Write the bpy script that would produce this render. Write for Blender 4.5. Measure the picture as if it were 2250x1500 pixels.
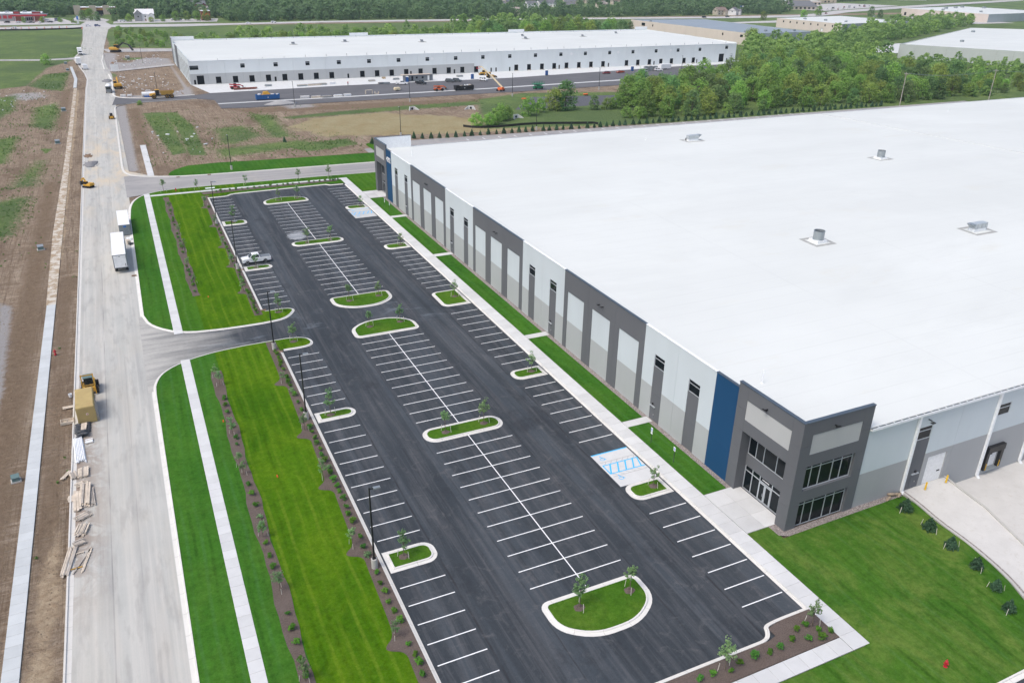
import bpy, math, random
import numpy as np
from mathutils import Vector, Matrix
R = math.radians
for _o in list(bpy.data.objects):
    bpy.data.objects.remove(_o, do_unlink=True)
SC = bpy.context.scene
COL = SC.collection

# ---------------------------------------------------------------- camera, sky, sun, exposure
CAM = Vector((-35.1684, -84.0501, 58.5381))
F_PX, PITCH, YAW, ROLL = 1772.3909, 0.4444, 0.4473, 0.0176
_fw = Vector((math.sin(YAW) * math.cos(PITCH), math.cos(YAW) * math.cos(PITCH), -math.sin(PITCH)))
_rt = Vector((math.cos(YAW), -math.sin(YAW), 0))
_up = _rt.cross(_fw)
_r2 = _rt * math.cos(ROLL) + _up * math.sin(ROLL)
_u2 = -_rt * math.sin(ROLL) + _up * math.cos(ROLL)
cam_data = bpy.data.cameras.new('camera')
cam = bpy.data.objects.new('camera', cam_data)
COL.objects.link(cam)
cam_data.sensor_width = 36
cam_data.lens = F_PX / 2250 * 36
cam_data.clip_start = 0.5
cam_data.clip_end = 12000
cam.matrix_world = Matrix(((_r2.x, _u2.x, -_fw.x, CAM.x), (_r2.y, _u2.y, -_fw.y, CAM.y),
                           (_r2.z, _u2.z, -_fw.z, CAM.z), (0, 0, 0, 1)))
SC.camera = cam

SUN_EL, SUN_AZ = R(58), R(-106)          # azimuth from +Y towards +X
world = bpy.data.worlds.new('World')
SC.world = world
world.use_nodes = True
_wn = world.node_tree
_sky = _wn.nodes.new('ShaderNodeTexSky')
_sky.sky_type = 'NISHITA'
_sky.sun_disc = False
_sky.sun_elevation = SUN_EL
_sky.sun_rotation = SUN_AZ
_sky.air_density = 1.0
_sky.dust_density = 4.5
_sky.ozone_density = 1.0
_bg = _wn.nodes['Background']
_wn.links.new(_sky.outputs[0], _bg.inputs[0])
_bg.inputs[1].default_value = 0.15
sun_data = bpy.data.lights.new('sun', 'SUN')
sun_data.energy = 0.85
sun_data.angle = R(14)
sun_data.color = (1.0, 0.96, 0.89)
sun = bpy.data.objects.new('sun', sun_data)
COL.objects.link(sun)
_sd = Vector((math.sin(SUN_AZ) * math.cos(SUN_EL), math.cos(SUN_AZ) * math.cos(SUN_EL), math.sin(SUN_EL)))
sun.rotation_euler = _sd.to_track_quat('Z', 'Y').to_euler()
sun.location = (0, 0, 120)
vs = SC.view_settings
vs.view_transform = 'Standard'
vs.look = 'None'
vs.gamma = 1
vs.exposure = 0.45
vs.use_curve_mapping = False

# ---------------------------------------------------------------- helpers
ORG = {}                                  # world origin of every root or part


class MB:
    def __init__(self):
        self.v, self.f, self.m, self.uv = [], [], [], None

    def add(self, vs_, fs, mi=0):
        n = len(self.v)
        self.v += [tuple(p) for p in vs_]
        for f in fs:
            self.f.append(tuple(i + n for i in f))
            self.m.append(mi)
        return self

    def box(self, x0, y0, z0, x1, y1, z1, mi=0):
        if x0 > x1: x0, x1 = x1, x0
        if y0 > y1: y0, y1 = y1, y0
        if z0 > z1: z0, z1 = z1, z0
        return self.add([(x0, y0, z0), (x1, y0, z0), (x1, y1, z0), (x0, y1, z0), (x0, y0, z1), (x1, y0, z1), (x1, y1, z1), (x0, y1, z1)],
                        [(0, 3, 2, 1), (4, 5, 6, 7), (0, 1, 5, 4), (1, 2, 6, 5), (2, 3, 7, 6), (3, 0, 4, 7)], mi)

    def obox(self, cx, cy, z0, sx, sy, sz, rz=0, mi=0):
        c, s = math.cos(rz), math.sin(rz)
        P = []
        for z in (z0, z0 + sz):
            for a, b in ((-1, -1), (1, -1), (1, 1), (-1, 1)):
                x, y = a * sx / 2, b * sy / 2
                P.append((cx + x * c - y * s, cy + x * s + y * c, z))
        return self.add(P, [(0, 3, 2, 1), (4, 5, 6, 7), (0, 1, 5, 4), (1, 2, 6, 5), (2, 3, 7, 6), (3, 0, 4, 7)], mi)

    def poly(self, pts, z=0, mi=0):
        return self.add([(p[0], p[1], z) for p in pts], [tuple(range(len(pts)))] if area(pts) > 0 else [tuple(range(len(pts)))[::-1]], mi)

    def prism(self, pts, z0, z1, mi=0):
        if area(pts) < 0: pts = pts[::-1]
        n = len(pts)
        V = [(p[0], p[1], z0) for p in pts] + [(p[0], p[1], z1) for p in pts]
        F = [tuple(range(n))[::-1], tuple(range(n, 2 * n))]
        F += [(i, (i + 1) % n, n + (i + 1) % n, n + i) for i in range(n)]
        return self.add(V, F, mi)

    def ring_loft(self, rings, caps=True, mi=0):
        n = len(rings[0])
        V = [p for r in rings for p in r]
        F = []
        for k in range(len(rings) - 1):
            for i in range(n):
                j = (i + 1) % n
                F.append((k * n + i, k * n + j, (k + 1) * n + j, (k + 1) * n + i))
        if caps:
            F.append(tuple(range(n))[::-1])
            F.append(tuple(range((len(rings) - 1) * n, len(rings) * n)))
        return self.add(V, F, mi)

    def cyl(self, p, q, r0, r1=None, n=10, caps=True, mi=0):
        r1 = r0 if r1 is None else r1
        p, q = Vector(p), Vector(q)
        d = (q - p)
        if d.length < 1e-6: return self
        d.normalize()
        a = d.orthogonal().normalized()
        b = d.cross(a)
        rings = []
        for c, r in ((p, r0), (q, r1)):
            rings.append([tuple(c + (a * math.cos(2 * math.pi * i / n) + b * math.sin(2 * math.pi * i / n)) * r) for i in range(n)])
        return self.ring_loft(rings, caps, mi)

    def bar(self, p, q, w, h, mi=0):
        p, q = Vector(p), Vector(q)
        d = (q - p).normalized()
        a = Vector((0, 0, 1)).cross(d)
        if a.length < 1e-3: a = Vector((1, 0, 0))
        a.normalize()
        b = d.cross(a)
        P = [tuple(c + a * (s * w / 2) + b * (t * h / 2)) for c in (p, q) for s, t in ((-1, -1), (1, -1), (1, 1), (-1, 1))]
        return self.add(P, [(0, 3, 2, 1), (4, 5, 6, 7), (0, 1, 5, 4), (1, 2, 6, 5), (2, 3, 7, 6), (3, 0, 4, 7)], mi)

    def tube(self, pts, r, n=6, mi=0):
        for a, b in zip(pts[:-1], pts[1:]):
            self.cyl(a, b, r, r, n, True, mi)
        return self

    def side(self, prof, ys, mi=0):
        """prof: side outline in (x,z); ys: list of (y, inset) sections across the width"""
        cx = sum(p[0] for p in prof) / len(prof)
        cz = sum(p[1] for p in prof) / len(prof)
        rings = []
        for y, k in ys:
            rings.append([(cx + (x - cx) * (1 - k), y, cz + (z - cz) * (1 - k)) for x, z in prof])
        return self.ring_loft(rings, True, mi)

    def build(self, name, mat, parent=None, world=True, smooth=False, loc=None):
        me = bpy.data.meshes.new(name)
        V = self.v
        if parent is not None and world:
            o = ORG[parent.name]
            V = [(x - o[0], y - o[1], z - o[2]) for x, y, z in V]
        elif loc is not None:
            V = [(x - loc[0], y - loc[1], z - loc[2]) for x, y, z in V]
        me.from_pydata(V, [], self.f)
        mats = mat if isinstance(mat, (list, tuple)) else [mat]
        for m in mats: me.materials.append(m)
        if len(mats) > 1:
            me.polygons.foreach_set('material_index', self.m)
        if self.uv is not None:
            ul = me.uv_layers.new(name='run')
            li = np.empty(len(me.loops), dtype=np.int32)
            me.loops.foreach_get('vertex_index', li)
            ul.data.foreach_set('uv', np.asarray(self.uv, dtype=np.float32)[li].ravel())
        if smooth:
            me.polygons.foreach_set('use_smooth', [True] * len(me.polygons))
        me.update()
        ob = bpy.data.objects.new(name, me)
        COL.objects.link(ob)
        if parent is not None:
            ob.parent = parent
            ORG[ob.name] = ORG[parent.name] if world else (0, 0, 0)
        else:
            if loc is not None: ob.location = loc
            ORG[ob.name] = tuple(loc) if loc is not None else (0, 0, 0)
        return ob


def area(p):
    return sum(p[i][0] * p[(i + 1) % len(p)][1] - p[(i + 1) % len(p)][0] * p[i][1] for i in range(len(p))) / 2


def tag(o, label=None, cat=None, group=None, kind=None):
    if label: o['label'] = label
    if cat: o['category'] = cat
    if group: o['group'] = group
    if kind: o['kind'] = kind
    return o


def thing(name, label, cat, loc=(0, 0, 0), rz=0, group=None):
    o = bpy.data.objects.new(name, None)
    o.empty_display_size = 0.3
    COL.objects.link(o)
    o.location = loc
    o.rotation_euler = (0, 0, rz)
    ORG[o.name] = tuple(loc)
    return tag(o, label, cat, group)


def dup(root, loc, rz=0, label=None, group=None, sc=None):
    def cp(o, par):
        c = o.copy()
        COL.objects.link(c)
        if par is not None: c.parent = par
        for ch in KIDS.get(o.name) or [k for k in o.children]:
            cp(ch, c)
        return c
    r = cp(root, None)
    r.location = loc
    r.rotation_euler = (0, 0, rz)
    if sc: r.scale = sc if isinstance(sc, (tuple, list)) else (sc, sc, sc)
    if label: r['label'] = label
    if group: r['group'] = group
    ORG[r.name] = tuple(loc)
    return r


KIDS = {}


def freeze(root):
    """remember the children of a prototype so that copying stays fast"""
    KIDS[root.name] = list(root.children)
    for c in KIDS[root.name]: freeze(c)
    return root


def chaikin(p, it=2, closed=True):
    for _ in range(it):
        q = []
        n = len(p)
        rng = range(n) if closed else range(n - 1)
        if not closed: q.append(p[0])
        for i in rng:
            a, b = p[i], p[(i + 1) % n]
            q.append((a[0] * .75 + b[0] * .25, a[1] * .75 + b[1] * .25))
            q.append((a[0] * .25 + b[0] * .75, a[1] * .25 + b[1] * .75))
        if not closed: q.append(p[-1])
        p = q
    return p


def rounded(pts, seg=6):
    """polygon of (x, y, radius) with rounded corners"""
    out = []
    n = len(pts)
    for i in range(n):
        a, b, c = Vector(pts[i - 1][:2]), Vector(pts[i][:2]), Vector(pts[(i + 1) % n][:2])
        r = pts[i][2] if len(pts[i]) > 2 else 0
        if r <= 0:
            out.append(tuple(b)); continue
        d0, d1 = (a - b).normalized(), (c - b).normalized()
        ang = d0.angle(d1)
        t = min(r / math.tan(ang / 2), (a - b).length * .49, (c - b).length * .49)
        r2 = t * math.tan(ang / 2)
        m = (d0 + d1).normalized()
        ctr = b + m * (r2 / math.sin(ang / 2))
        s, e = b + d0 * t, b + d1 * t
        a0, a1 = math.atan2((s - ctr).y, (s - ctr).x), math.atan2((e - ctr).y, (e - ctr).x)
        da = (a1 - a0 + math.pi) % (2 * math.pi) - math.pi
        for k in range(seg + 1):
            w = a0 + da * k / seg
            out.append((ctr.x + r2 * math.cos(w), ctr.y + r2 * math.sin(w)))
    return out


def offset(path, d, closed=False):
    """shift a polyline to its left by d"""
    n = len(path)
    out = []
    for i in range(n):
        p = Vector(path[i])
        a = Vector(path[i - 1]) if (closed or i > 0) else None
        b = Vector(path[(i + 1) % n]) if (closed or i < n - 1) else None
        ns = []
        if a is not None and (p - a).length > 1e-6: t = (p - a).normalized(); ns.append(Vector((-t.y, t.x)))
        if b is not None and (b - p).length > 1e-6: t = (b - p).normalized(); ns.append(Vector((-t.y, t.x)))
        nn = sum(ns, Vector((0, 0)))
        nn = nn.normalized() if nn.length > 1e-6 else ns[0]
        k = d / max(0.45, nn.dot(ns[0]))
        out.append((p.x + nn.x * k, p.y + nn.y * k))
    return out


def densify(path, step=3.0, closed=False):
    out = []
    n = len(path)
    for i in range(n if closed else n - 1):
        a, b = Vector(path[i]), Vector(path[(i + 1) % n])
        k = max(1, int((b - a).length / step))
        out += [tuple(a.lerp(b, j / k)) for j in range(k)]
    if not closed: out.append(tuple(path[-1]))
    return out


KERB_PROFILE = [(0, -.05), (0, .008), (.42, .016), (.47, .15), (.62, .152), (.62, -.05)]


def kerb_mesh(path, closed=False, profile=KERB_PROFILE, z=0.0):
    """sweep the kerb-and-gutter profile; the road lies on the right of the path, offsets go to the left"""
    mb = MB()
    lines = [offset(path, d, closed) for d, _ in profile]
    n = len(path)
    L = [0]
    for i in range(1, n): L.append(L[-1] + math.dist(path[i], path[i - 1]))
    uv = []
    for j, (d, h) in enumerate(profile):
        for i in range(n):
            mb.v.append((lines[j][i][0], lines[j][i][1], z + h))
            uv.append((L[i], d))
    for j in range(len(profile) - 1):
        for i in range(n if closed else n - 1):
            k = (i + 1) % n
            mb.f.append((j * n + i, j * n + k, (j + 1) * n + k, (j + 1) * n + i))
            mb.m.append(0)
    if not closed:
        m = len(profile)
        mb.f.append(tuple(j * n for j in range(m))); mb.m.append(0)
        mb.f.append(tuple(j * n + n - 1 for j in range(m))[::-1]); mb.m.append(0)
    mb.uv = uv
    return mb


def ordinal(n):
    W = ['zeroth', 'first', 'second', 'third', 'fourth', 'fifth', 'sixth', 'seventh', 'eighth', 'ninth', 'tenth', 'eleventh', 'twelfth']
    if n < len(W): return W[n]
    return '%d%s' % (n, 'th' if 10 <= n % 100 <= 20 else {1: 'st', 2: 'nd', 3: 'rd'}.get(n % 10, 'th'))
# ---------------------------------------------------------------- materials
class NT:
    def __init__(self, name, rough=.85, spec=.25, metal=0):
        self.mat = bpy.data.materials.new(name)
        self.mat.use_nodes = True
        self.t = self.mat.node_tree
        self.b = self.t.nodes['Principled BSDF']
        self.b.inputs['Roughness'].default_value = rough
        self.b.inputs['Specular IOR Level'].default_value = spec
        self.b.inputs['Metallic'].default_value = metal
        self._pos = self._obj = None

    def n(self, typ): return self.t.nodes.new(typ)

    def put(self, sock, v):
        if hasattr(v, 'links') or hasattr(v, 'is_linked'): self.t.links.new(v, sock)
        elif isinstance(v, (tuple, list)) and len(v) == 3 and sock.type == 'RGBA': sock.default_value = (*v, 1)
        else: sock.default_value = v

    def pos(self):
        if not self._pos: self._pos = self.n('ShaderNodeNewGeometry').outputs['Position']
        return self._pos

    def obj(self):
        if not self._obj: self._obj = self.n('ShaderNodeTexCoord').outputs['Object']
        return self._obj

    def rnd(self): return self.n('ShaderNodeObjectInfo').outputs['Random']

    def scale(self, vec, s, off=(0, 0, 0), rot=0):
        m = self.n('ShaderNodeMapping')
        self.t.links.new(vec, m.inputs[0])
        m.inputs['Scale'].default_value = s
        m.inputs['Location'].default_value = off
        m.inputs['Rotation'].default_value = (0, 0, rot)
        return m.outputs[0]

    def noise(self, vec, scale=1, detail=4, rough=.6, dist=0):
        k = self.n('ShaderNodeTexNoise')
        self.t.links.new(vec, k.inputs['Vector'])
        k.inputs['Scale'].default_value = scale
        k.inputs['Detail'].default_value = detail
        k.inputs['Roughness'].default_value = rough
        k.inputs['Distortion'].default_value = dist
        return k.outputs['Fac']

    def vor(self, vec, scale=1, feature='F1', out='Distance'):
        k = self.n('ShaderNodeTexVoronoi')
        k.feature = feature
        self.t.links.new(vec, k.inputs['Vector'])
        k.inputs['Scale'].default_value = scale
        return k.outputs[out]

    def rng(self, v, a, b, c=0, d=1, smooth=False):
        k = self.n('ShaderNodeMapRange')
        if smooth: k.interpolation_type = 'SMOOTHSTEP'
        self.put(k.inputs[0], v)
        for i, x in enumerate((a, b, c, d)): k.inputs[i + 1].default_value = x
        return k.outputs[0]

    def math(self, op, a, b=0, c=0):
        k = self.n('ShaderNodeMath')
        k.operation = op
        self.put(k.inputs[0], a); self.put(k.inputs[1], b)
        if op == 'MULTIPLY_ADD': self.put(k.inputs[2], c)
        return k.outputs[0]

    def mix(self, f, a, b, mode='MIX'):
        k = self.n('ShaderNodeMix')
        k.data_type = 'RGBA'
        k.blend_type = mode
        self.put(k.inputs[0], f); self.put(k.inputs[6], a); self.put(k.inputs[7], b)
        return k.outputs[2]

    def sep(self, v):
        k = self.n('ShaderNodeSeparateXYZ')
        self.t.links.new(v, k.inputs[0])
        return k.outputs

    def attr(self, name):
        k = self.n('ShaderNodeAttribute')
        k.attribute_name = name
        return k.outputs

    def hsv(self, col, h=.5, s=1, v=1):
        k = self.n('ShaderNodeHueSaturation')
        for i, x in zip(('Hue', 'Saturation', 'Value'), (h, s, v)): self.put(k.inputs[i], x)
        self.put(k.inputs['Color'], col)
        return k.outputs[0]

    def bump(self, h, strength=.3, dist=.05):
        k = self.n('ShaderNodeBump')
        k.inputs['Strength'].default_value = strength
        k.inputs['Distance'].default_value = dist
        self.put(k.inputs['Height'], h)
        self.t.links.new(k.outputs[0], self.b.inputs['Normal'])

    def col(self, v):
        self.put(self.b.inputs['Base Color'], v)
        return self.mat

    def rough(self, v):
        self.put(self.b.inputs['Roughness'], v)


def sr(r, g, b):
    """8-bit sRGB to linear"""
    f = lambda c: (c / 255 / 12.92) if c / 255 <= .04045 else ((c / 255 + .055) / 1.055) ** 2.4
    return (f(r), f(g), f(b))


def plain(name, c, rough=.6, spec=.4, metal=0, var=.1, scale=2.5, dirt=None):
    m = NT(name, rough, spec, metal)
    o = m.obj()
    a = m.noise(o, scale, 5, .65)
    base = m.mix(m.rng(a, .3, .7), tuple(x * (1 - var) for x in c), tuple(min(1, x * (1 + var * .6)) for x in c))
    if dirt:
        base = m.mix(m.rng(m.noise(o, scale * .5, 6, .7), .5, .72, 0, dirt[3]), base, dirt[:3])
    return m.col(base)


MAT = {}
for k, c, ro, sp, me in (
        ('white_paint', (.80, .82, .83), .55, .4, 0), ('black_metal', (.012, .012, .014), .45, .5, 0), ('steel', (.45, .47, .49), .35, .5, .8),
        ('galv', (.36, .40, .42), .45, .5, .6), ('rubber', (.018, .018, .02), .85, .3, 0), ('yellow', (.60, .33, .035), .5, .4, 0),
        ('dark_yellow', (.42, .25, .05), .6, .4, 0), ('car_white', (.80, .82, .84), .25, .6, 0), ('car_black', (.012, .014, .018), .22, .6, 0),
        ('car_grey', (.10, .115, .125), .25, .6, .3), ('car_red', (.22, .022, .03), .25, .6, 0), ('car_orange', (.36, .06, .02), .25, .6, 0),
        ('car_silver', (.50, .54, .56), .28, .6, .3), ('car_blue', (.03, .06, .2), .25, .6, 0), ('orange', (.70, .14, .03), .5, .4, 0), ('red', (.50, .02, .03), .5, .4, 0),
        ('boom', (.72, .62, .42), .5, .4, 0), ('blue_box', (.01, .10, .30), .55, .4, 0), ('green_machine', (.01, .20, .08), .5, .4, 0),
        ('chrome', (.55, .57, .6), .2, .6, .9), ('light_red', (.4, .01, .01), .3, .5, 0), ('light_white', (.8, .8, .78), .2, .6, 0),
        ('bollard', (.75, .48, .02), .5, .4, 0), ('hydrant', (.45, .015, .03), .45, .5, 0), ('sign_blue', (.02, .16, .55), .5, .4, 0),
        ('porta_blue', (.01, .05, .22), .5, .4, 0), ('util_green', (.12, .19, .19), .6, .3, 0), ('dark_grey', (.05, .055, .06), .6, .3, 0), ('tail_grey', (.17, .19, .21), .5, .4, 0),
        ('red_canopy', (.48, .02, .035), .5, .4, 0), ('brick', (.20, .075, .055), .9, .2, 0), ('tan_wall', (.50, .43, .36), .8, .2, 0),
        ('stone_grey', (.32, .33, .34), .85, .2, 0), ('house_white', (.72, .73, .74), .8, .2, 0), ('house_tan', (.50, .45, .38), .8, .2, 0),
        ('shingle_grey', (.16, .165, .18), .95, .15, 0), ('shingle_brown', (.22, .17, .15), .95, .15, 0), ('shingle_tan', (.30, .27, .25), .95, .15, 0)):
    MAT[k] = plain('m_' + k, c, ro, sp, me)
MAT['glass'] = plain('m_glass', (.006, .010, .013), .1, .22, 0, .1)
MAT['glass_car'] = plain('m_glass_car', (.012, .018, .022), .08, .6, 0, .1)
MAT['hole'] = plain('m_dark_opening', (.008, .010, .014), .9, .1)
MAT['frame_alu'] = plain('m_aluminium_frame', (.52, .56, .60), .4, .5, .3)
MAT['wood'] = plain('m_lumber', (.60, .53, .44), .85, .2, 0, .3, 1.3)
MAT['old_wood'] = plain('m_grey_lumber', (.42, .385, .345), .9, .2, 0, .3, 2)
MAT['pvc'] = plain('m_pvc', (.82, .85, .88), .35, .5)
MAT['tarp'] = plain('m_black_bag', (.035, .042, .052), .5, .5, 0, .4, 3)
MAT['burlap'] = plain('m_burlap', (.34, .28, .21), .95, .1, 0, .25, 6)
MAT['tan_container'] = plain('m_tan_container', (.44, .34, .15), .75, .3, 0, .18, .8, (.22, .14, .06, .6))
MAT['bark'] = plain('m_bark', (.16, .13, .105), .95, .1, 0, .3, 5)
MAT['stake'] = plain('m_stake', (.60, .58, .52), .9, .1)

# tilt-up concrete paints
def wallpaint(name, c):
    m = NT(name, .8, .2)
    p = m.pos()
    big = m.noise(m.scale(p, (.12, .12, .05)), 1, 4, .6)
    streak = m.noise(m.scale(p, (1.2, 1.2, .08)), 1, 5, .7)
    col = m.mix(m.rng(big, .3, .7), tuple(x * .94 for x in c), tuple(min(.9, x * 1.04) for x in c))
    col = m.mix(m.rng(streak, .55, .8, 0, .10), col, tuple(x * .75 for x in c))
    m.bump(m.noise(p, 14, 3, .7), .15, .01)
    return m.col(col)


MAT['w_white'] = wallpaint('m_wall_white', (.55, .615, .645))
MAT['w_white2'] = wallpaint('m_wall_bright_white', (.70, .745, .76))
MAT['w_grey'] = wallpaint('m_wall_light_grey', (.40, .425, .43))
MAT['w_grey3'] = wallpaint('m_wall_pale_grey', (.46, .475, .48))
MAT['w_grey2'] = wallpaint('m_wall_mid_grey', (.36, .375, .385))
MAT['w_dark'] = wallpaint('m_wall_dark_grey', (.128, .136, .148))
MAT['w_blue'] = wallpaint('m_wall_blue', (.010, .062, .150))
MAT['w_sign'] = wallpaint('m_wall_sign_panel', (.44, .455, .455))
MAT['w_tan'] = wallpaint('m_wall_cream', (.62, .55, .50))
MAT['w_cool'] = wallpaint('m_wall_cool_grey', (.36, .41, .43))
MAT['w_stone'] = wallpaint('m_wall_pale_stone', (.46, .50, .49))
MAT['coping_dark'] = plain('m_coping_blue_grey', (.09, .12, .155), .4, .5, .3)
MAT['coping_white'] = plain('m_coping_white', (.82, .85, .87), .5, .4)


def roofmat(name, c, seams=True):
    m = NT(name, .55, .3)
    p = m.pos()
    x, y, z = m.sep(p)
    big = m.noise(m.scale(p, (.02, .05, .05)), 1, 5, .6)
    col = m.mix(m.rng(big, .3, .7), tuple(v * .90 for v in c), c)
    wr = m.noise(m.scale(p, (.35, 1.6, 1)), 1, 4, .6, .6)
    col = m.mix(m.rng(wr, .58, .8, 0, .10), col, tuple(v * .82 for v in c))
    if seams:
        fy = m.math('FRACT', m.math('MULTIPLY', m.math('ADD', y, 400.0), 1 / 3.05))
        ly = m.rng(m.math('ABSOLUTE', m.math('SUBTRACT', fy, .5)), .484, .497)
        fx = m.math('FRACT', m.math('MULTIPLY', m.math('ADD', x, 400.0), 1 / 30.5))
        lx = m.rng(m.math('ABSOLUTE', m.math('SUBTRACT', fx, .5)), .4975, .4995)
        ln = m.math('MULTIPLY', m.math('MAXIMUM', ly, lx), m.rng(m.noise(p, .09, 3), .35, .65, .2, .75))
        col = m.mix(ln, col, tuple(v * .72 for v in c))
    pd = m.noise(m.scale(p, (.018, .03, .1), (5, 3, 0)), 1, 6, .7, .6)
    col = m.mix(m.rng(pd, .5, .62, 0, .45), col, tuple(v * .86 for v in c))
    st = m.noise(m.scale(p, (.05, .11, .1)), 1, 7, .7)
    col = m.mix(m.rng(st, .58, .76, 0, .4), col, (c[0] * .86, c[1] * .80, c[2] * .70))
    return m.col(col)


MAT['roof'] = roofmat('m_white_roof_membrane', (.68, .71, .69))
MAT['roof_grey'] = roofmat('m_grey_roof', (.27, .32, .37), False)
MAT['pad'] = plain('m_walkway_pad', (.36, .37, .36), .8, .2)


# paving
def lot_asphalt():
    m = NT('m_lot_asphalt', .82, .25)
    p = m.pos()
    x, y, z = m.sep(p)
    fine = m.noise(p, 9, 3, .8)
    big = m.noise(m.scale(p, (.09, .035, .1)), 1, 5, .65)
    col = m.mix(m.rng(big, .3, .7), (.035, .044, .054), (.060, .071, .083))
    # paving pulls along the aisles
    lane = m.noise(m.scale(p, (.27, .006, .1)), 1, 2, .5)
    col = m.mix(m.rng(lane, .45, .48), col, m.hsv(col, .5, 1, .74))
    streak = m.noise(m.scale(p, (1.1, .05, .1)), 1, 6, .72, .7)
    col = m.mix(m.rng(streak, .46, .72, 0, .5), col, (.120, .122, .130))
    # paving seams
    d = m.math('PINGPONG', m.math('ADD', x, .06), 12.62)
    wob = m.math('MULTIPLY', m.math('SUBTRACT', m.noise(m.scale(p, (.05, .09, .1)), 1, 3), .5), .5)
    xs = m.math('ABSOLUTE', m.math('ADD', x, wob))
    s1 = m.rng(m.math('ABSOLUTE', m.math('SUBTRACT', xs, 12.3)), .05, .16, 1, 0)
    s2 = m.rng(m.math('ABSOLUTE', m.math('SUBTRACT', xs, 5.9)), .04, .12, .7, 0)
    s3 = m.rng(m.math('ABSOLUTE', m.math('SUBTRACT', xs, 9.1)), .04, .10, .5, 0)
    seam = m.math('MULTIPLY', m.math('MAXIMUM', m.math('MAXIMUM', s1, s2), s3), m.rng(m.noise(p, .25, 3), .35, .6, .15, .8))
    col = m.mix(seam, col, (.022, .023, .027))
    # scuffs, dust and stains
    sc = m.noise(p, .55, 6, .75, .8)
    col = m.mix(m.rng(sc, .55, .75, 0, .5), col, (.145, .145, .15))
    dk = m.noise(m.scale(p, (.16, .10, .1), (7, 3, 0)), 1, 5, .7)
    col = m.mix(m.rng(dk, .56, .68, 0, .65), col, (.024, .028, .034))
    # pale dried puddle marks on the crossing lane
    pud = m.math('MULTIPLY', m.rng(m.noise(m.scale(p, (.12, .3, .1), (2, 0, 0)), 1, 5, .7, .5), .56, .64),
                 m.rng(m.math('ABSOLUTE', m.math('SUBTRACT', y, 47.2)), 3.5, 7.5, 1, 0))
    col = m.mix(m.math('MULTIPLY', pud, .35), col, (.17, .20, .235))
    # a pale dried spill between the far stalls and a damp patch in the walkway aisle
    def blob(cx, cy, rx, ry, off, lo, hi):
        dx = m.math('DIVIDE', m.math('SUBTRACT', x, cx), rx)
        dy = m.math('DIVIDE', m.math('SUBTRACT', y, cy), ry)
        d2 = m.math('ADD', m.math('MULTIPLY', dx, dx), m.math('MULTIPLY', dy, dy))
        nz = m.noise(m.scale(p, (.5, .35, .1), (off, off, 0)), 1, 6, .75, .6)
        return m.rng(m.math('ADD', d2, m.math('MULTIPLY', m.math('SUBTRACT', nz, .5), 3.2)), hi, lo)
    col = m.mix(m.math('MULTIPLY', blob(-3.3, 97.5, 2.6, 3.4, 3, .2, 1.0), .6), col, (.40, .43, .46))
    col = m.mix(m.math('MULTIPLY', blob(11.6, 0.5, .8, 7.5, 9, .5, 1.0), .6), col, (.020, .025, .032))
    # dusty towards the street
    dn = m.noise(m.scale(p, (.08, .5, .1)), 1, 5, .65)
    dust = m.rng(m.math('ADD', m.rng(x, -20, -38.2, 0, 1), m.math('MULTIPLY', m.math('SUBTRACT', dn, .5), .9)), .15, 1.0)
    col = m.mix(dust, col, m.mix(m.rng(dn, .35, .65), (.33, .33, .315), (.43, .425, .40)))
    gr = m.noise(p, 2.6, 4, .8)
    col = m.mix(m.rng(gr, .4, .75, 0, .55), col, m.hsv(col, .5, 1, .66))
    col = m.mix(m.rng(fine, .35, .7, -.0, .5), col, m.hsv(col, .5, 1, 1.5))
    m.bump(fine, .25, .01)
    m.rough(m.rng(sc, .3, .7, .72, .9))
    return m.col(col)


MAT['lot'] = lot_asphalt()


def asphalt(name, a, b, tan=.0, tanc=(.46, .40, .30), sx=.8, sy=.02, scuff=.35):
    m = NT(name, .88, .2)
    p = m.pos()
    big = m.noise(p, .06, 6, .7)
    col = m.mix(m.rng(big, .3, .7), a, b)
    st = m.noise(m.scale(p, (sx, sy, .1)), 1, 5, .6)
    col = m.mix(m.rng(st, .42, .7, 0, scuff), col, tuple(min(.7, v * 1.35) for v in b))
    st2 = m.noise(m.scale(p, (sx * .35, sy * .6, .1), (11, 5, 0)), 1, 4, .6)
    col = m.mix(m.rng(st2, .45, .62, 0, .35), col, tuple(v * .8 for v in a))
    if tan:
        tn = m.noise(m.scale(p, (.16, .035, .1), (3, 9, 0)), 1, 6, .7, .4)
        col = m.mix(m.rng(tn, .52, .70, 0, tan), col, tanc)
    fine = m.noise(p, 7, 3, .8)
    col = m.mix(m.rng(fine, .3, .8, 0, .22), col, m.hsv(col, .5, 1, .72))
    m.bump(fine, .2, .01)
    return m.col(col)


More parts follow.
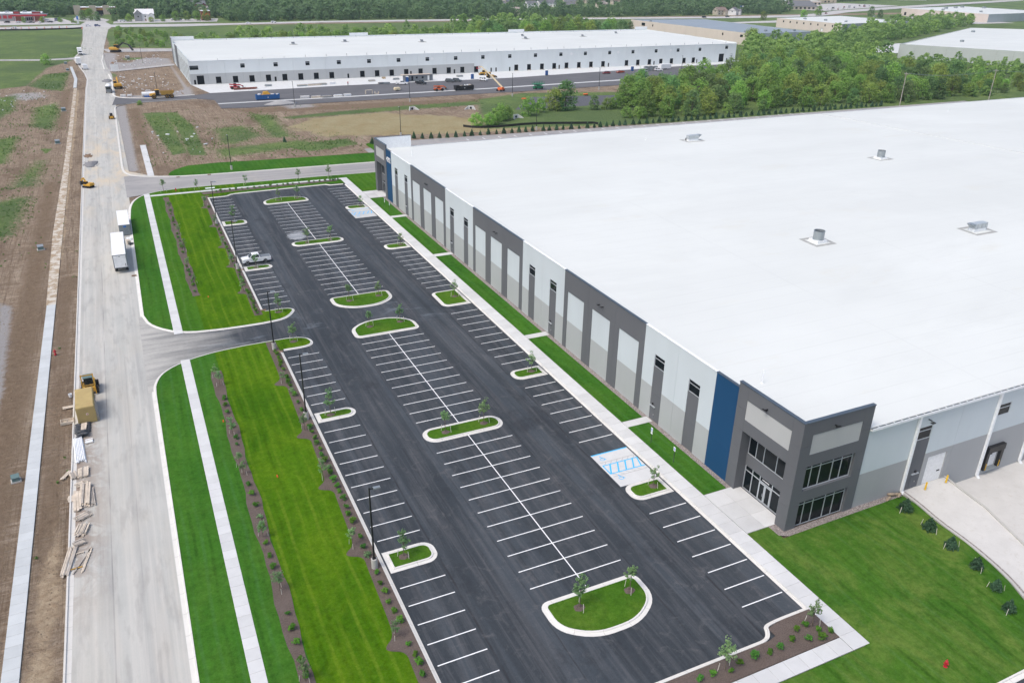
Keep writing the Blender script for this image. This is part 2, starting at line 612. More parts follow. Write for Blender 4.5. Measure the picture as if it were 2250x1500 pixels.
def street():
    m = NT('m_dusty_street', .9, .2)
    p = m.pos()
    x, y, z = m.sep(p)
    big = m.noise(p, .07, 6, .7)
    col = m.mix(m.rng(big, .3, .7), (.395, .405, .385), (.49, .495, .47))
    for sx, sy, off, lo, hi, k, c in ((1.1, .012, 0, .42, .66, .5, (.55, .545, .51)), (.5, .02, 31, .46, .66, .5, (.30, .305, .30)),
                                      (2.3, .03, 7, .48, .70, .5, (.56, .545, .51)), (.9, .16, 17, .52, .66, .45, (.30, .295, .285))):
        st = m.noise(m.scale(p, (sx, sy, .1), (off, off, 0)), 1, 4, .6)
        col = m.mix(m.rng(st, lo, hi, 0, k), col, c)
    tn = m.noise(m.scale(p, (.20, .05, .1), (3, 9, 0)), 1, 6, .72, .5)
    near = m.rng(m.math('ABSOLUTE', m.math('SUBTRACT', y, 195.0)), 25, 75, .95, 0)
    col = m.mix(m.math('MULTIPLY', m.rng(tn, .45, .65), m.math('ADD', near, .16)), col, (.56, .49, .38))
    # mud tracked along the left gutter by the building material
    mud = m.math('MULTIPLY', m.rng(x, -43.6, -47.6), m.rng(m.math('ABSOLUTE', m.math('SUBTRACT', y, 14.0)), 14, 30, 1, 0))
    mn = m.noise(p, .42, 6, .72, .7)
    col = m.mix(m.math('MULTIPLY', mud, m.rng(mn, .40, .52, 0, .95)), col, (.27, .215, .175))
    seam = m.math('MULTIPLY', m.rng(m.math('ABSOLUTE', m.math('ADD', x, 44.1)), .03, .10, 1, 0), m.rng(m.noise(p, .1, 2), .4, .6, 0, .5))
    col = m.mix(seam, col, (.15, .15, .155))
    seam = m.math('MULTIPLY', m.rng(m.math('ABSOLUTE', m.math('ADD', x, 41.3)), .03, .09, 1, 0), m.rng(m.noise(p, .07, 2), .45, .65, 0, .4))
    col = m.mix(seam, col, (.17, .17, .175))
    fine = m.noise(p, 6, 4, .8)
    col = m.mix(m.rng(fine, .3, .8, 0, .3), col, m.hsv(col, .5, 1, .72))
    m.bump(fine, .2, .01)
    return m.col(col)


MAT['street'] = street()
MAT['road2'] = asphalt('m_grey_side_road', (.26, .262, .268), (.36, .352, .342), .3, (.47, .43, .36), .05, .7)
MAT['court'] = asphalt('m_truck_court', (.105, .108, .118), (.145, .147, .156), 0, sx=.04, sy=.6, scuff=.25)
MAT['gravel_road'] = asphalt('m_gravel_track', (.36, .36, .36), (.45, .44, .43), .2)
MAT['highway'] = asphalt('m_highway', (.42, .42, .42), (.52, .51, .50), .1, sx=.05, sy=.3)


def concrete(name, c, joints=0, stain=.25, objrand=.10):
    m = NT(name, .85, .2)
    p = m.pos()
    big = m.noise(p, .5, 5, .65)
    col = m.mix(m.rng(big, .3, .7), tuple(v * .93 for v in c), tuple(min(.9, v * 1.05) for v in c))
    col = m.hsv(col, .5, 1, m.rng(m.rnd(), 0, 1, 1 - objrand, 1 + objrand * .5))
    st = m.noise(p, 1.6, 6, .72, .4)
    col = m.mix(m.rng(st, .56, .76, 0, stain), col, (c[0] * .72, c[1] * .66, c[2] * .56))
    if joints:
        u = m.n('ShaderNodeUVMap'); u.uv_map = 'run'
        fx = m.math('FRACT', m.math('MULTIPLY', m.sep(u.outputs[0])[0], 1 / joints))
        j = m.rng(m.math('ABSOLUTE', m.math('SUBTRACT', fx, .5)), .488, .496, 0, .55)
        col = m.mix(j, col, tuple(v * .45 for v in c))
    fine = m.noise(p, 12, 3, .8)
    col = m.mix(m.rng(fine, .35, .8, 0, .15), col, m.hsv(col, .5, 1, .8))
    m.bump(fine, .12, .01)
    return m.col(col)


MAT['kerb'] = concrete('m_kerb_concrete', (.66, .655, .625), 3.05)
MAT['slab'] = concrete('m_sidewalk_slab', (.585, .60, .605), 0, .12, .08)
MAT['slab_left'] = concrete('m_new_sidewalk_slab', (.52, .555, .57), 0, .10, .08)
MAT['plaza'] = concrete('m_plaza_concrete', (.57, .585, .59), 0, .12, .12)
MAT['drive_conc'] = concrete('m_drive_concrete', (.56, .555, .535), 0, .55, .08)
MAT['apron'] = concrete('m_apron_concrete', (.60, .62, .62), 0, .15, .05)
MAT['conc_dark'] = concrete('m_old_concrete', (.42, .42, .41), 0, .3, .1)
MAT['paint'] = None


def paint(name, c, wear):
    m = NT(name, .7, .3)
    p = m.pos()
    a = m.noise(p, 5, 5, .75)
    return m.col(m.mix(m.rng(a, .55, .8, 0, wear), c, tuple(v * .55 for v in c)))


MAT['paint'] = paint('m_line_paint', (.80, .82, .83), .45)
MAT['paint_blue'] = paint('m_blue_paint', (.06, .46, .83), .35)
MAT['paint_grey'] = paint('m_faded_paint', (.43, .43, .42), .5)


# vegetation ground
def lawn(name, a, b, dry, stripes=0, dryk=.3, rot=0):
    m = NT(name, 1.0, .0)
    p = m.pos()
    x, y, z = m.sep(p)
    big = m.noise(m.scale(p, (.10, .05, .1)), 1, 5, .65)
    col = m.mix(m.rng(big, .32, .68), a, b)
    if stripes:
        # mower passes
        wob = m.math('MULTIPLY', m.math('SUBTRACT', m.noise(m.scale(p, (.02, .045, .1)), 1, 2), .5), 1.7)
        s = m.math('SINE', m.math('MULTIPLY', m.math('ADD', x, wob), 2 * math.pi / 1.55))
        k = m.rng(s, .55, .97, 0, stripes)
        k = m.math('MULTIPLY', k, m.rng(m.noise(m.scale(p, (.4, .05, .1), (4, 2, 0)), 1, 3), .38, .58))
        col = m.mix(k, col, tuple(min(1, v * f) for v, f in zip(b, (1.75, 1.22, 6.0))))
        k2 = m.math('MULTIPLY', m.rng(s, -.5, -.97, 0, .55), m.rng(m.noise(m.scale(p, (.4, .05, .1), (9, 2, 0)), 1, 3), .4, .65))
        col = m.mix(k2, col, tuple(v * .62 for v in a))
    dr = m.noise(m.scale(p, (.22, .12, .1), (8, 1, 0), rot), 1, 6, .7, .5)
    col = m.mix(m.rng(dr, .45, .66, 0, dryk), col, dry)
    mid = m.noise(p, 1.3, 5, .75)
    col = m.mix(m.rng(mid, .42, .68, 0, .6), col, m.hsv(col, .505, 1.0, .55))
    sm = m.noise(p, 4.2, 4, .8)
    col = m.mix(m.rng(sm, .42, .66, 0, .55), col, m.hsv(col, .49, .95, 1.45))
    fine = m.noise(p, 9, 3, .85)
    col = m.mix(m.rng(fine, .45, .75, 0, .5), col, m.hsv(col, .49, .9, 1.35))
    m.bump(m.math('ADD', fine, mid), .6, .05)
    return m.col(col)


MAT['lawn_dark'] = lawn('m_dark_turf', (.026, .105, .010), (.045, .150, .014), (.075, .165, .02), .15, .35)
MAT['lawn_mid'] = lawn('m_mid_turf', (.030, .112, .008), (.055, .155, .010), (.085, .17, .016), .22, .4)
MAT['lawn_bright'] = lawn('m_bright_turf', (.032, .105, .001), (.064, .155, .002), (.10, .185, .004), .62, .5)
MAT['lawn_right'] = lawn('m_side_turf', (.030, .104, .010), (.055, .142, .014), (.115, .178, .034), .15, .85, .7)
MAT['lawn_island'] = lawn('m_island_turf', (.035, .110, .008), (.062, .150, .010), (.10, .17, .02), 0, .5)


def mulch():
    m = NT('m_mulch', .95, .1)
    p = m.pos()
    a = m.noise(p, 7, 5, .85)
    v = m.vor(m.scale(p, (1, 1.4, 1)), 13)
    col = m.mix(m.rng(a, .3, .7), (.078, .060, .052), (.185, .148, .130))
    col = m.mix(m.rng(m.noise(p, .6, 4, .7), .4, .7, 0, .4), col, (.19, .158, .145))
    col = m.mix(m.rng(v, .0, .35, .5, 0), col, (.065, .052, .049))
    m.bump(m.math('ADD', a, v), .8, .06)
    return m.col(col)


MAT['mulch'] = mulch()


def stones():
    m = NT('m_wash_stone', .9, .2)
    p = m.pos()
    c = m.vor(p, 9, 'F1', 'Color')
    d = m.vor(p, 9)
    g = m.sep(c)[0]
    col = m.mix(g, (.27, .235, .225), (.46, .43, .41))
    col = m.mix(m.rng(d, .3, .6, 0, .7), col, (.12, .10, .095))
    m.bump(d, .7, .04)
    return m.col(col)


MAT['stones'] = stones()


def gravel(name, a, b):
    m = NT(name, .95, .1)
    p = m.pos()
    n1 = m.noise(p, 3, 5, .85)
    col = m.mix(m.rng(n1, .3, .7), a, b)
    m.bump(n1, .7, .1)
    return m.col(col)


MAT['gravel_pile'] = gravel('m_gravel_pile', (.30, .30, .305), (.42, .42, .42))
MAT['dark_gravel'] = gravel('m_dark_gravel_pile', (.17, .175, .185), (.27, .27, .28))
MAT['soil_pile'] = gravel('m_soil_pile', (.17, .11, .075), (.27, .19, .13))
MAT['basin'] = gravel('m_basin_liner', (.085, .090, .105), (.13, .135, .15))


def ground():
    """bare soil with turf, gravel, straw and dark soil masks stored on the terrain mesh"""
    m = NT('m_ground', .97, .08)
    p = m.pos()
    at = m.attr('mask')
    sp = m.n('ShaderNodeSeparateColor')
    m.t.links.new(at['Color'], sp.inputs[0])
    g, gr, st = sp.outputs[0], sp.outputs[1], sp.outputs[2]
    dk = at['Alpha']
    x, y, z = m.sep(p)
    n1 = m.noise(p, .12, 6, .7, .5)
    n2 = m.noise(p, 1.1, 6, .75, .3)
    n3 = m.noise(p, 6, 4, .85)
    rows = m.noise(m.scale(p, (.09, 2.2, .1), (0, 0, 0), .05), 1, 4, .65, .4)
    rows2 = m.noise(m.scale(p, (1.4, .07, .1), (5, 2, 0)), 1, 4, .65, .6)
    soil = m.mix(m.rng(n1, .3, .7), (.215, .162, .115), (.345, .280, .208))
    soil = m.mix(m.rng(n2, .42, .62, 0, .75), soil, (.150, .105, .068))
    soil = m.mix(m.rng(rows, .48, .66, 0, .6), soil, (.41, .345, .275))
    soil = m.mix(m.rng(rows2, .52, .68, 0, .6), soil, (.150, .104, .068))
    rut = m.noise(m.scale(p, (1.7, .028, .1), (3, 1, 0)), 1, 3, .55, .35)
    soil = m.mix(m.math('MULTIPLY', m.rng(m.math('ABSOLUTE', m.math('SUBTRACT', rut, .5)), .0, .035, 1, 0), m.rng(n1, .4, .55, .15, .75)), soil, (.105, .072, .048))
    wet = m.noise(m.scale(p, (.11, .05, .1), (6, 4, 0)), 1, 5, .7, .6)
    soil = m.mix(m.rng(wet, .52, .62, 0, .7), soil, (.150, .108, .076))
    soil = m.mix(m.rng(wet, .40, .30, 0, .6), soil, (.40, .335, .26))
    soil = m.mix(m.rng(n3, .45, .7, 0, .6), soil, m.hsv(soil, .5, .9, 1.45))

    def fac(v, nz, amp, w):
        return m.rng(m.math('ADD', v, m.math('MULTIPLY', m.math('SUBTRACT', nz, .5), amp)), .5 - w, .5 + w, smooth=True)
    dark = m.mix(m.rng(n2, .3, .7), (.150, .108, .072), (.245, .185, .130))
    col = m.mix(fac(dk, n1, .8, .18), soil, dark)
    straw = m.mix(m.rng(n1, .3, .7), (.30, .235, .125), (.36, .32, .20))
    straw = m.mix(m.rng(n2, .45, .7, 0, .5), straw, (.19, .20, .08))
    straw = m.mix(m.rng(x, -46, -44), m.mix(m.rng(n2, .4, .65), (.44, .355, .25), (.30, .225, .15)), straw)
    col = m.mix(fac(st, n1, 1.3, .15), col, straw)
    grv = m.mix(m.rng(n3, .3, .7), (.27, .262, .258), (.41, .40, .395))
    grv = m.mix(m.rng(n2, .5, .75, 0, .5), grv, (.22, .19, .17))
    col = m.mix(fac(gr, n2, .8, .15), col, grv)
    tuft = m.math('ADD', m.math('MULTIPLY', n2, .55), m.math('MULTIPLY', n3, .45))
    grass = m.mix(m.rng(n1, .3, .7), (.085, .145, .045), (.185, .245, .080))
    nb = m.noise(p, .022, 4, .6)
    grass = m.mix(m.rng(nb, .42, .6, 0, .7), grass, (.085, .125, .055))
    grass = m.mix(m.rng(n2, .4, .7, 0, .6), grass, (.050, .108, .034))
    grass = m.mix(m.rng(n3, .45, .75, 0, .5), grass, m.hsv(grass, .49, .9, 1.5))
    col = m.mix(fac(g, tuft, 1.6, .10), col, grass)
    m.bump(m.math('ADD', m.math('ADD', n2, m.math('MULTIPLY', n3, .35)), m.math('MULTIPLY', rows, .5)), 1.0, .4)
    return m.col(col)


MAT['ground'] = ground()


def patchy():
    m = NT('m_dirty_path', .95, .1)
    p = m.pos()
    a = m.noise(p, .55, 6, .75, .8)
    b = m.noise(p, 2.5, 5, .8)
    col = m.mix(m.rng(b, .3, .7), (.30, .23, .155), (.40, .32, .23))
    col = m.mix(m.rng(a, .47, .56), col, m.mix(m.rng(b, .3, .7), (.50, .46, .39), (.60, .58, .53)))
    m.bump(b, .5, .1)
    return m.col(col)


MAT['patchy'] = patchy()


def leaf(name, a, b, c, trans=.25, hue=.04):
    m = NT(name, .75, .2)
    tint = m.attr('tint')['Fac']
    col = m.mix(tint, a, b)
    r = m.rnd()
    col = m.mix(m.rng(r, .55, 1, 0, .75), col, c)
    col = m.hsv(col, m.rng(r, 0, 1, .5 - hue, .5 + hue), 1, m.rng(m.math('FRACT', m.math('MULTIPLY', r, 7.31)), 0, 1, .78, 1.25))
    m.col(col)
    tr = m.n('ShaderNodeBsdfTranslucent')
    m.put(tr.inputs[0], m.hsv(col, .49, 1.05, 1.2))
    mx = m.n('ShaderNodeMixShader')
    mx.inputs[0].default_value = trans
    m.t.links.new(m.b.outputs[0], mx.inputs[1])
    m.t.links.new(tr.outputs[0], mx.inputs[2])
    m.t.links.new(mx.outputs[0], m.t.nodes['Material Output'].inputs[0])
    return m.mat


MAT['leaf'] = leaf('m_leaf_deciduous', (.125, .235, .070), (.305, .460, .115), (.37, .48, .115), .5)
MAT['leaf_dark'] = leaf('m_leaf_dark', (.085, .180, .080), (.205, .340, .125), (.23, .34, .115), .5)
MAT['leaf_young'] = leaf('m_leaf_young', (.14, .26, .12), (.27, .42, .19), (.24, .38, .18), .5, .02)
MAT['leaf_shrub'] = leaf('m_leaf_shrub', (.050, .170, .020), (.120, .290, .036), (.10, .24, .05), .4, .02)
MAT['needle'] = leaf('m_needle', (.036, .095, .052), (.090, .175, .095), (.08, .15, .09), .3, .02)
# ---------------------------------------------------------------- the ground sheet
RNG = np.random.default_rng(7)


def sdf(px, py, poly):
    """signed distance (positive inside) of grid points to a polygon"""
    n = len(poly)
    d = np.full(px.shape, 1e9)
    ins = np.zeros(px.shape, bool)
    for i in range(n):
        ax, ay = poly[i]
        bx, by = poly[(i + 1) % n]
        ex, ey = bx - ax, by - ay
        t = np.clip(((px - ax) * ex + (py - ay) * ey) / (ex * ex + ey * ey + 1e-12), 0, 1)
        d = np.minimum(d, (px - ax - t * ex) ** 2 + (py - ay - t * ey) ** 2)
        c = ((ay <= py) & (by > py)) | ((by <= py) & (ay > py))
        with np.errstate(divide='ignore', invalid='ignore'):
            xi = ax + (py - ay) * ex / (ey if abs(ey) > 1e-12 else 1e-12)
        ins ^= c & (px < xi)
    d = np.sqrt(d)
    return np.where(ins, d, -d)


def axis(*runs):
    out = []
    for a, b, s in runs:
        out += list(np.arange(a, b, s))
    return np.array(out)


def smooth_noise(X, Y, s, seed):
    r = np.random.default_rng(seed)
    z = np.zeros(X.shape)
    for k in range(6):
        a = r.uniform(0, 2 * np.pi)
        f = s * r.uniform(.6, 1.7)
        z += np.sin((X * np.cos(a) + Y * np.sin(a)) * f + r.uniform(0, 7)) / 6
    return z


BIG = 9000
GRASS = [  # polygon, strength, edge width
    ([(-BIG, 352), (-84, 364), (-73, 371), (-67.5, 440), (-58, 466), (-55, 480), (-52, 560), (-50, 712), (-BIG, 712)], 1, 4),
    ([(-35, 545), (-2, 530), (420, 470), (BIG, 480), (BIG, 715), (-30, 715)], 1, 4),
    ([(-BIG, 742), (BIG, 742), (BIG, BIG), (-BIG, BIG)], 1, 6),
    ([(BIG, -300), (BIG, 500), (300, 480), (345, 330), (190, 262), (140, 275), (112, 264), (88, 200), (150, 186), (300, 176), (340, -300)], 1, 6),
    ([(-72.8, 371.2), (-68, 412), (-55.8, 421), (-57.4, 349), (-67.5, 359)], .95, 6), ([(-67.6, 305), (-58.6, 316), (-56.1, 293), (-57.6, 248.5), (-66.3, 260)], .85, 6),
    ([(-60.8, 219), (-57.2, 217.5), (-59, 209.8)], 1, 1.5), ([(-62, 202), (-57.2, 201.5), (-58, 167), (-68, 165), (-66, 179)], .78, 7),
    ([(-76, 240), (-67, 246), (-68, 200), (-78, 190)], .75, 4), ([(-90, 330), (-74, 345), (-72, 300), (-80, 260), (-95, 270)], .75, 5),
    ([(-64, 160), (-58, 158), (-59.5, 122), (-70, 110), (-74, 150)], .66, 5),
    ([(-27.4, 277), (-20.0, 277), (-18.6, 240), (-18.2, 196), (-22.5, 194), (-25.3, 234)], 1, 2.5), ([(-20, 276), (-14.8, 275), (-11.6, 241), (-12.6, 190), (-17.8, 192), (-17.6, 240)], 1, 2.5),
    ([(-8, 236), (8, 240), (12, 214), (-2, 200), (-9, 205)], .62, 5), ([(-12, 200), (20, 206), (30, 196), (8, 186), (-11, 182)], .68, 6), ([(10, 197), (36, 201), (37, 189), (18, 184)], .82, 3),
    ([(10, 267), (21, 257), (20, 206), (9, 209)], .7, 5), ([(20, 250), (60, 258), (110, 262), (112, 250), (60, 246), (24, 242)], .78, 5),
    ([(-56, 556), (-48, 556), (-50, 500), (-58, 486)], .9, 3), ([(-30, 477), (-17, 480), (-18, 468), (-28, 464)], .8, 3), ([(-34, 560), (-37, 690), (-30, 700), (-20, 540)], 1, 2),
    ([(-38, 405), (-34, 409), (-33, 396), (-36.5, 380)], .7, 2)]
GRAVEL = [([(-37, 178), (-33.2, 174), (-32.8, 300), (-36.9, 296)], .9, 2), ([(-39.5, 418), (-3, 438), (-3, 470), (-18, 474), (-26, 452), (-33, 458), (-31, 505), (-39.5, 515)], .95, 5),
          ([(-36, 318), (-3, 318), (-2, 350), (-9, 336), (-20, 324), (-34, 326)], .8, 4), ([(-3.5, 320), (-3.5, 450), (-6, 450), (-7, 330)], .7, 2), ([(24, 284), (40, 284), (42, 268), (28, 266)], .75, 5),
          ([(-80, 349), (-66, 352), (-60, 335), (-70, 322), (-82, 330)], .62, 5), ([(-61.5, 80), (-58.8, 76), (-57.5, 40), (-58.8, 14), (-60.2, 16), (-59.4, 42), (-60.6, 66)], .84, 1.4),
          ([(-66, 66), (-60, 70), (-60, 56), (-65, 50)], .66, 3), ([(-BIG, 690), (-56, 700), (-50, 712), (-BIG, 706)], .9, 3)]
STRAW = [([(21, 227), (32, 242), (60, 246), (88, 226), (136, 196), (94, 197), (56, 200), (30, 206)], 1, 6), ([(44, 203), (70, 196), (150, 189), (150, 193), (96, 200), (60, 206)], .9, 2),
         ([(-51.9, -60), (-48.8, -60), (-48.8, 2), (-49.6, 4), (-51.6, -6)], .72, 1.2), ([(-52.6, 100), (-51.4, 100), (-50.6, 350), (-52.4, 352)], .82, .8)]
DARK = [([(-59.5, -60), (-54, -60), (-54, 170), (-58, 175)], .85, 3), ([(-58, 350), (-53.8, 360), (-54.5, 250), (-57, 250)], .9, 2), ([(5, 275), (150, 266), (150, 258), (60, 256), (10, 264)], .85, 4),
        ([(-33, 290), (-27.5, 292), (-27, 200), (-30, 180), (-32, 200)], .72, 2), ([(-24, 348), (-6, 340), (-10, 330), (-30, 333), (-33, 345)], .6, 3), ([(-90, 150), (-66, 160), (-62, 60), (-75, -40), (-95, -40)], .55, 10),
        ([(-52, -60), (-48.7, -60), (-48.7, 90), (-52, 90)], .55, 1)]


def build_ground():
    xs = np.unique(np.concatenate([axis((-BIG, -400, 600), (-400, -110, 14), (-110, -36, .7), (-36, 205, 1.4), (205, 640, 6), (640, 1500, 40), (1500, BIG + 1, 600)), [26.0, 329.0, 40.2, 140.0, BIG]]))
    ys = np.unique(np.concatenate([axis((-600, -70, 60), (-70, 150, 1.2), (150, 330, 1.1), (330, 770, 3), (770, 1500, 30), (1500, BIG + 1, 600)), [-80.0, -30.5, 129.0, BIG]]))
    X, Y = np.meshgrid(xs, ys)
    out = []
    for layer in (GRASS, GRAVEL, STRAW, DARK):
        v = np.zeros(X.shape)
        for poly, s, w in layer:
            v = np.maximum(v, np.clip(.5 + sdf(X, Y, poly) / (2 * w), 0, 1) * s)
        out.append(v)
    g, gr, st, dk = out
    z = np.full(X.shape, -.12)
    free = np.clip(np.minimum(1, (-54.5 - X) / 6), 0, 1) * (Y < 480)
    z += free * (.22 * smooth_noise(X, Y, .22, 3) + .10 * smooth_noise(X, Y, .9, 4) + .05)
    mid = np.clip(sdf(X, Y, [(-30, 180), (35, 178), (45, 205), (90, 215), (110, 262), (0, 272), (-30, 276)]) / 8, 0, 1)
    z += mid * (.25 * smooth_noise(X, Y, .12, 5) + .10 * smooth_noise(X, Y, .7, 6) + .1)
    z += 1.5 * np.clip(sdf(X, Y, [(-25, 302), (2, 299), (3, 281), (-26, 279)]) / 7, 0, 1) ** .8
    cons = np.clip(sdf(X, Y, [(-35, 320), (-8, 322), (-6, 425), (-34, 402)]) / 5, 0, 1) + np.clip(sdf(X, Y, [(-37, 432), (-6, 446), (-6, 500), (-37, 500)]) / 5, 0, 1)
    z += cons * (.25 * smooth_noise(X, Y, .3, 8) + .12 * smooth_noise(X, Y, 1.1, 9) + .15)
    z -= 1.6 * np.clip(sdf(X, Y, [(113, 234), (140, 271), (185, 262), (186, 240), (170, 232)]) / 5, 0, 1)
    far = np.clip((np.hypot(X - 100, Y - 300) - 900) / 800, 0, 1)
    z += far * 3 * smooth_noise(X, Y, .004, 11)
    ny, nx = X.shape
    V = np.stack([X, Y, z], -1).reshape(-1, 3).astype(np.float32)
    idx = np.arange(ny * nx).reshape(ny, nx)
    q = np.stack([idx[:-1, :-1], idx[:-1, 1:], idx[1:, 1:], idx[1:, :-1]], -1).reshape(-1, 4)
    cx = (X[:-1, :-1] + X[1:, 1:]).ravel() / 2
    cy = (Y[:-1, :-1] + Y[1:, 1:]).ravel() / 2
    hole = ((cx > 26) & (cx < 329) & (cy > -30.5) & (cy < 129)) | ((cx > 40.2) & (cx < 140) & (cy > -80) & (cy < -30.5))
    q = q[~hole]
    me = bpy.data.meshes.new('ground')
    me.vertices.add(len(V)); me.vertices.foreach_set('co', V.ravel())
    me.loops.add(q.size); me.loops.foreach_set('vertex_index', q.ravel().astype(np.int32))
    me.polygons.add(len(q))
    me.polygons.foreach_set('loop_start', np.arange(0, q.size, 4, dtype=np.int32))
    me.polygons.foreach_set('use_smooth', np.ones(len(q), bool))
    me.update(calc_edges=True)
    a = me.attributes.new('mask', 'FLOAT_COLOR', 'POINT')
    a.data.foreach_set('color', np.stack([g, gr, st, dk], -1).reshape(-1).astype(np.float32))
    me.materials.append(MAT['ground'])
    ob = bpy.data.objects.new('ground', me)
    COL.objects.link(ob)
    return tag(ob, 'bare brown soil with weedy patches and rough meadow around the building sites', kind='structure')


GROUND = build_ground()


def sheet(name, poly, z, mat, label=None, kind='structure', parent=None):
    mb = MB().poly(poly, z)
    o = mb.build(name, mat, parent)
    return tag(o, label, None, None, kind) if parent is None else o


def clipx(poly, lo, hi):
    def cut(p, f, x):
        out = []
        for i in range(len(p)):
            a, b = p[i - 1], p[i]
            ia, ib = f(a[0]), f(b[0])
            if ia != ib:
                t = (x - a[0]) / (b[0] - a[0])
                out.append((x, a[1] + t * (b[1] - a[1])))
            if ib: out.append(b)
        return out
    p = cut(poly, lambda v: v >= lo, lo)
    return cut(p, lambda v: v <= hi, hi)


# ---------------------------------------------------------------- roads
sheet('street', [(-48.4, -90), (-37.4, -90), (-37, 45), (-30, 45), (-30, 52), (-37, 52), (-37, 146), (-30, 151), (-30, 168), (-36, 176), (-36.6, 296), (-36, 330), (-36, 400), (-38, 440),
                 (-39, 500), (-37.5, 560), (-33, 690), (-30, 716), (-52, 718), (-51, 600), (-52.5, 520), (-55, 488), (-54.5, 474), (-51, 440), (-48.6, 412), (-47.4, 385), (-47.8, 350), (-48.4, 250)], 0, MAT['street'],
      'wide dusty grey street with concrete kerbs running past the car park')
sheet('side_road', [(-37.5, 170), (-37.5, 146), (-31, 148), (-16, 150.2), (36, 148.6), (70, 147), (70, 162), (34, 162), (-24, 165.4), (-34, 170)], .006, MAT['road2'], 'grey side road between the two strips of mown grass')
sheet('parking_lot', [(-38.5, 32), (-18.6, 37), (-18.6, -43.2), (18.8, -43.2), (18.8, 140.5), (-18.6, 140.5), (-18.6, 57), (-38.5, 62)], .012, MAT['lot'],
      'new black asphalt car park with white stall lines beside the warehouse')
LOT = bpy.data.objects['parking_lot']
sheet('court_drive', [(-38, 300), (-33, 302.5), (-4, 306), (2.8, 300), (2.8, 277), (14, 275.5), (54, 277.5), (147, 279), (204, 282), (262, 292), (345, 326), (345, 345), (300, 338), (283, 340), (156, 324.6), (66, 325), (3.5, 320.8), (-4, 317), (-22, 314), (-32, 318), (-36, 325)],
      .006, MAT['court'], 'dark asphalt truck court in front of the white warehouse under construction')
sheet('dock_apron', [(-2, 350), (3.3, 320.8), (66, 325), (156, 324.4), (283, 340), (300, 338.5), (345, 342), (340, 352), (329, 356), (329, 350)], .03, MAT['apron'], 'pale concrete apron along the open dock doors')
sheet('court_strip', [(3, 290.6), (57, 291.6), (122, 293.6), (206, 299.2), (254, 303), (330, 322), (330, 319.5), (254, 300.6), (206, 296.6), (122, 291.2), (57, 289.4), (3, 288.6)], .02, MAT['apron'], 'pale concrete strip crossing the dark truck court')
sheet('gravel_track', [(-40, 424), (-39, 416), (-34.5, 412), (-3, 431), (-3, 438), (-34, 420)], -.02 + .16, MAT['gravel_road'], 'pale gravel track leading to the unfinished warehouse')
sheet('gravel_track', [(-39, 534), (-36, 512), (3, 508), (8, 524), (-20, 531)], .06, MAT['gravel_road'], 'pale gravel track behind the dark excavator')
sheet('meadow_path', [(-900, 500), (-94, 489), (-70, 483), (-54, 488), (-55, 478), (-72, 476), (-94, 482), (-900, 492)], .02, MAT['gravel_road'], 'narrow pale path crossing the green meadow')
sheet('highway', [(-2500, 690), (-112, 706), (-50, 717), (26, 709), (64, 718), (150, 728), (282, 726), (398, 718), (483, 709), (576, 700), (650, 694), (746, 703), (850, 760), (1100, 850), (2500, 1300),
                  (2500, 1330), (1090, 876), (852, 788), (788, 750), (732, 727), (620, 722), (486, 732), (409, 739), (281, 746), (237, 747), (143, 748), (64, 736), (-31, 742), (-49, 745), (-112, 730), (-2500, 720)],
      .01, MAT['highway'], 'pale highway crossing the whole distance in front of the woods')
sheet('junction_road', [(-54, 745), (-30, 742), (-34, 775), (-30, 800), (-44, 850), (-58, 850), (-62, 800), (-50, 780)], .014, MAT['highway'], 'pale junction road between the petrol station and the white house')
sheet('station_forecourt', [(-130, 752), (-56, 756), (-64, 800), (-72, 835), (-130, 830)], .016, MAT['highway'], 'pale paved forecourt of the petrol station')
sheet('house_forecourt', [(-28, 755), (60, 760), (66, 800), (-26, 800)], .016, MAT['highway'], 'pale paved yard around the white house beside the highway')
sheet('warehouse_road', [(540, 640), (640, 655), (690, 640), (690, 628), (560, 628), (540, 622)], .02, MAT['highway'], 'pale road beside the cream warehouse')
sheet('warehouse_yard', [(800, 568), (835, 560), (900, 560), (900, 670), (826, 668)], .02, MAT['highway'], 'pale yard in front of the far cream warehouse')
sheet('yard_apron', [(470, 362), (478, 378), (520, 404), (548, 413), (560, 400), (490, 350)], .02, MAT['apron'], 'curved pale concrete drive at the corner of the large low warehouse')
sheet('distant_car_park', [(840, 790), (1080, 880), (1040, 960), (800, 880)], .02, MAT['highway'], 'pale car park in front of the distant shops')
sheet('north_drive', [(36, 150), (330, 150), (330, 183), (160, 184.5), (56, 189), (36, 181)], .02, MAT['road2'], 'grey drive behind the big warehouse')
for i in range(26):
    x = 74 + i * 6.2
    MB().poly([(x, 181.6), (x + .3, 181.6), (x + .3, 184.2), (x, 184.2)], .03).build('stall_line', MAT['paint'], bpy.data.objects['north_drive'])
sheet('basin_floor', [(115.4, 238.3), (141, 267), (182, 259), (182, 243), (168, 234)], -.9, MAT['basin'], 'dark detention basin floor behind the shrubs')
sheet('cross_street', [(20, -90), (20, -56.2), (26.5, -56.3), (44, -56.0), (44, -90)], 0, MAT['lot'], 'strip of dark road at the lower right corner')


def kerb(name, path, label, closed=False, step=3.0):
    o = kerb_mesh(densify(path, step, closed), closed).build(name, MAT['kerb'])
    return tag(o, label, None, None, 'structure')


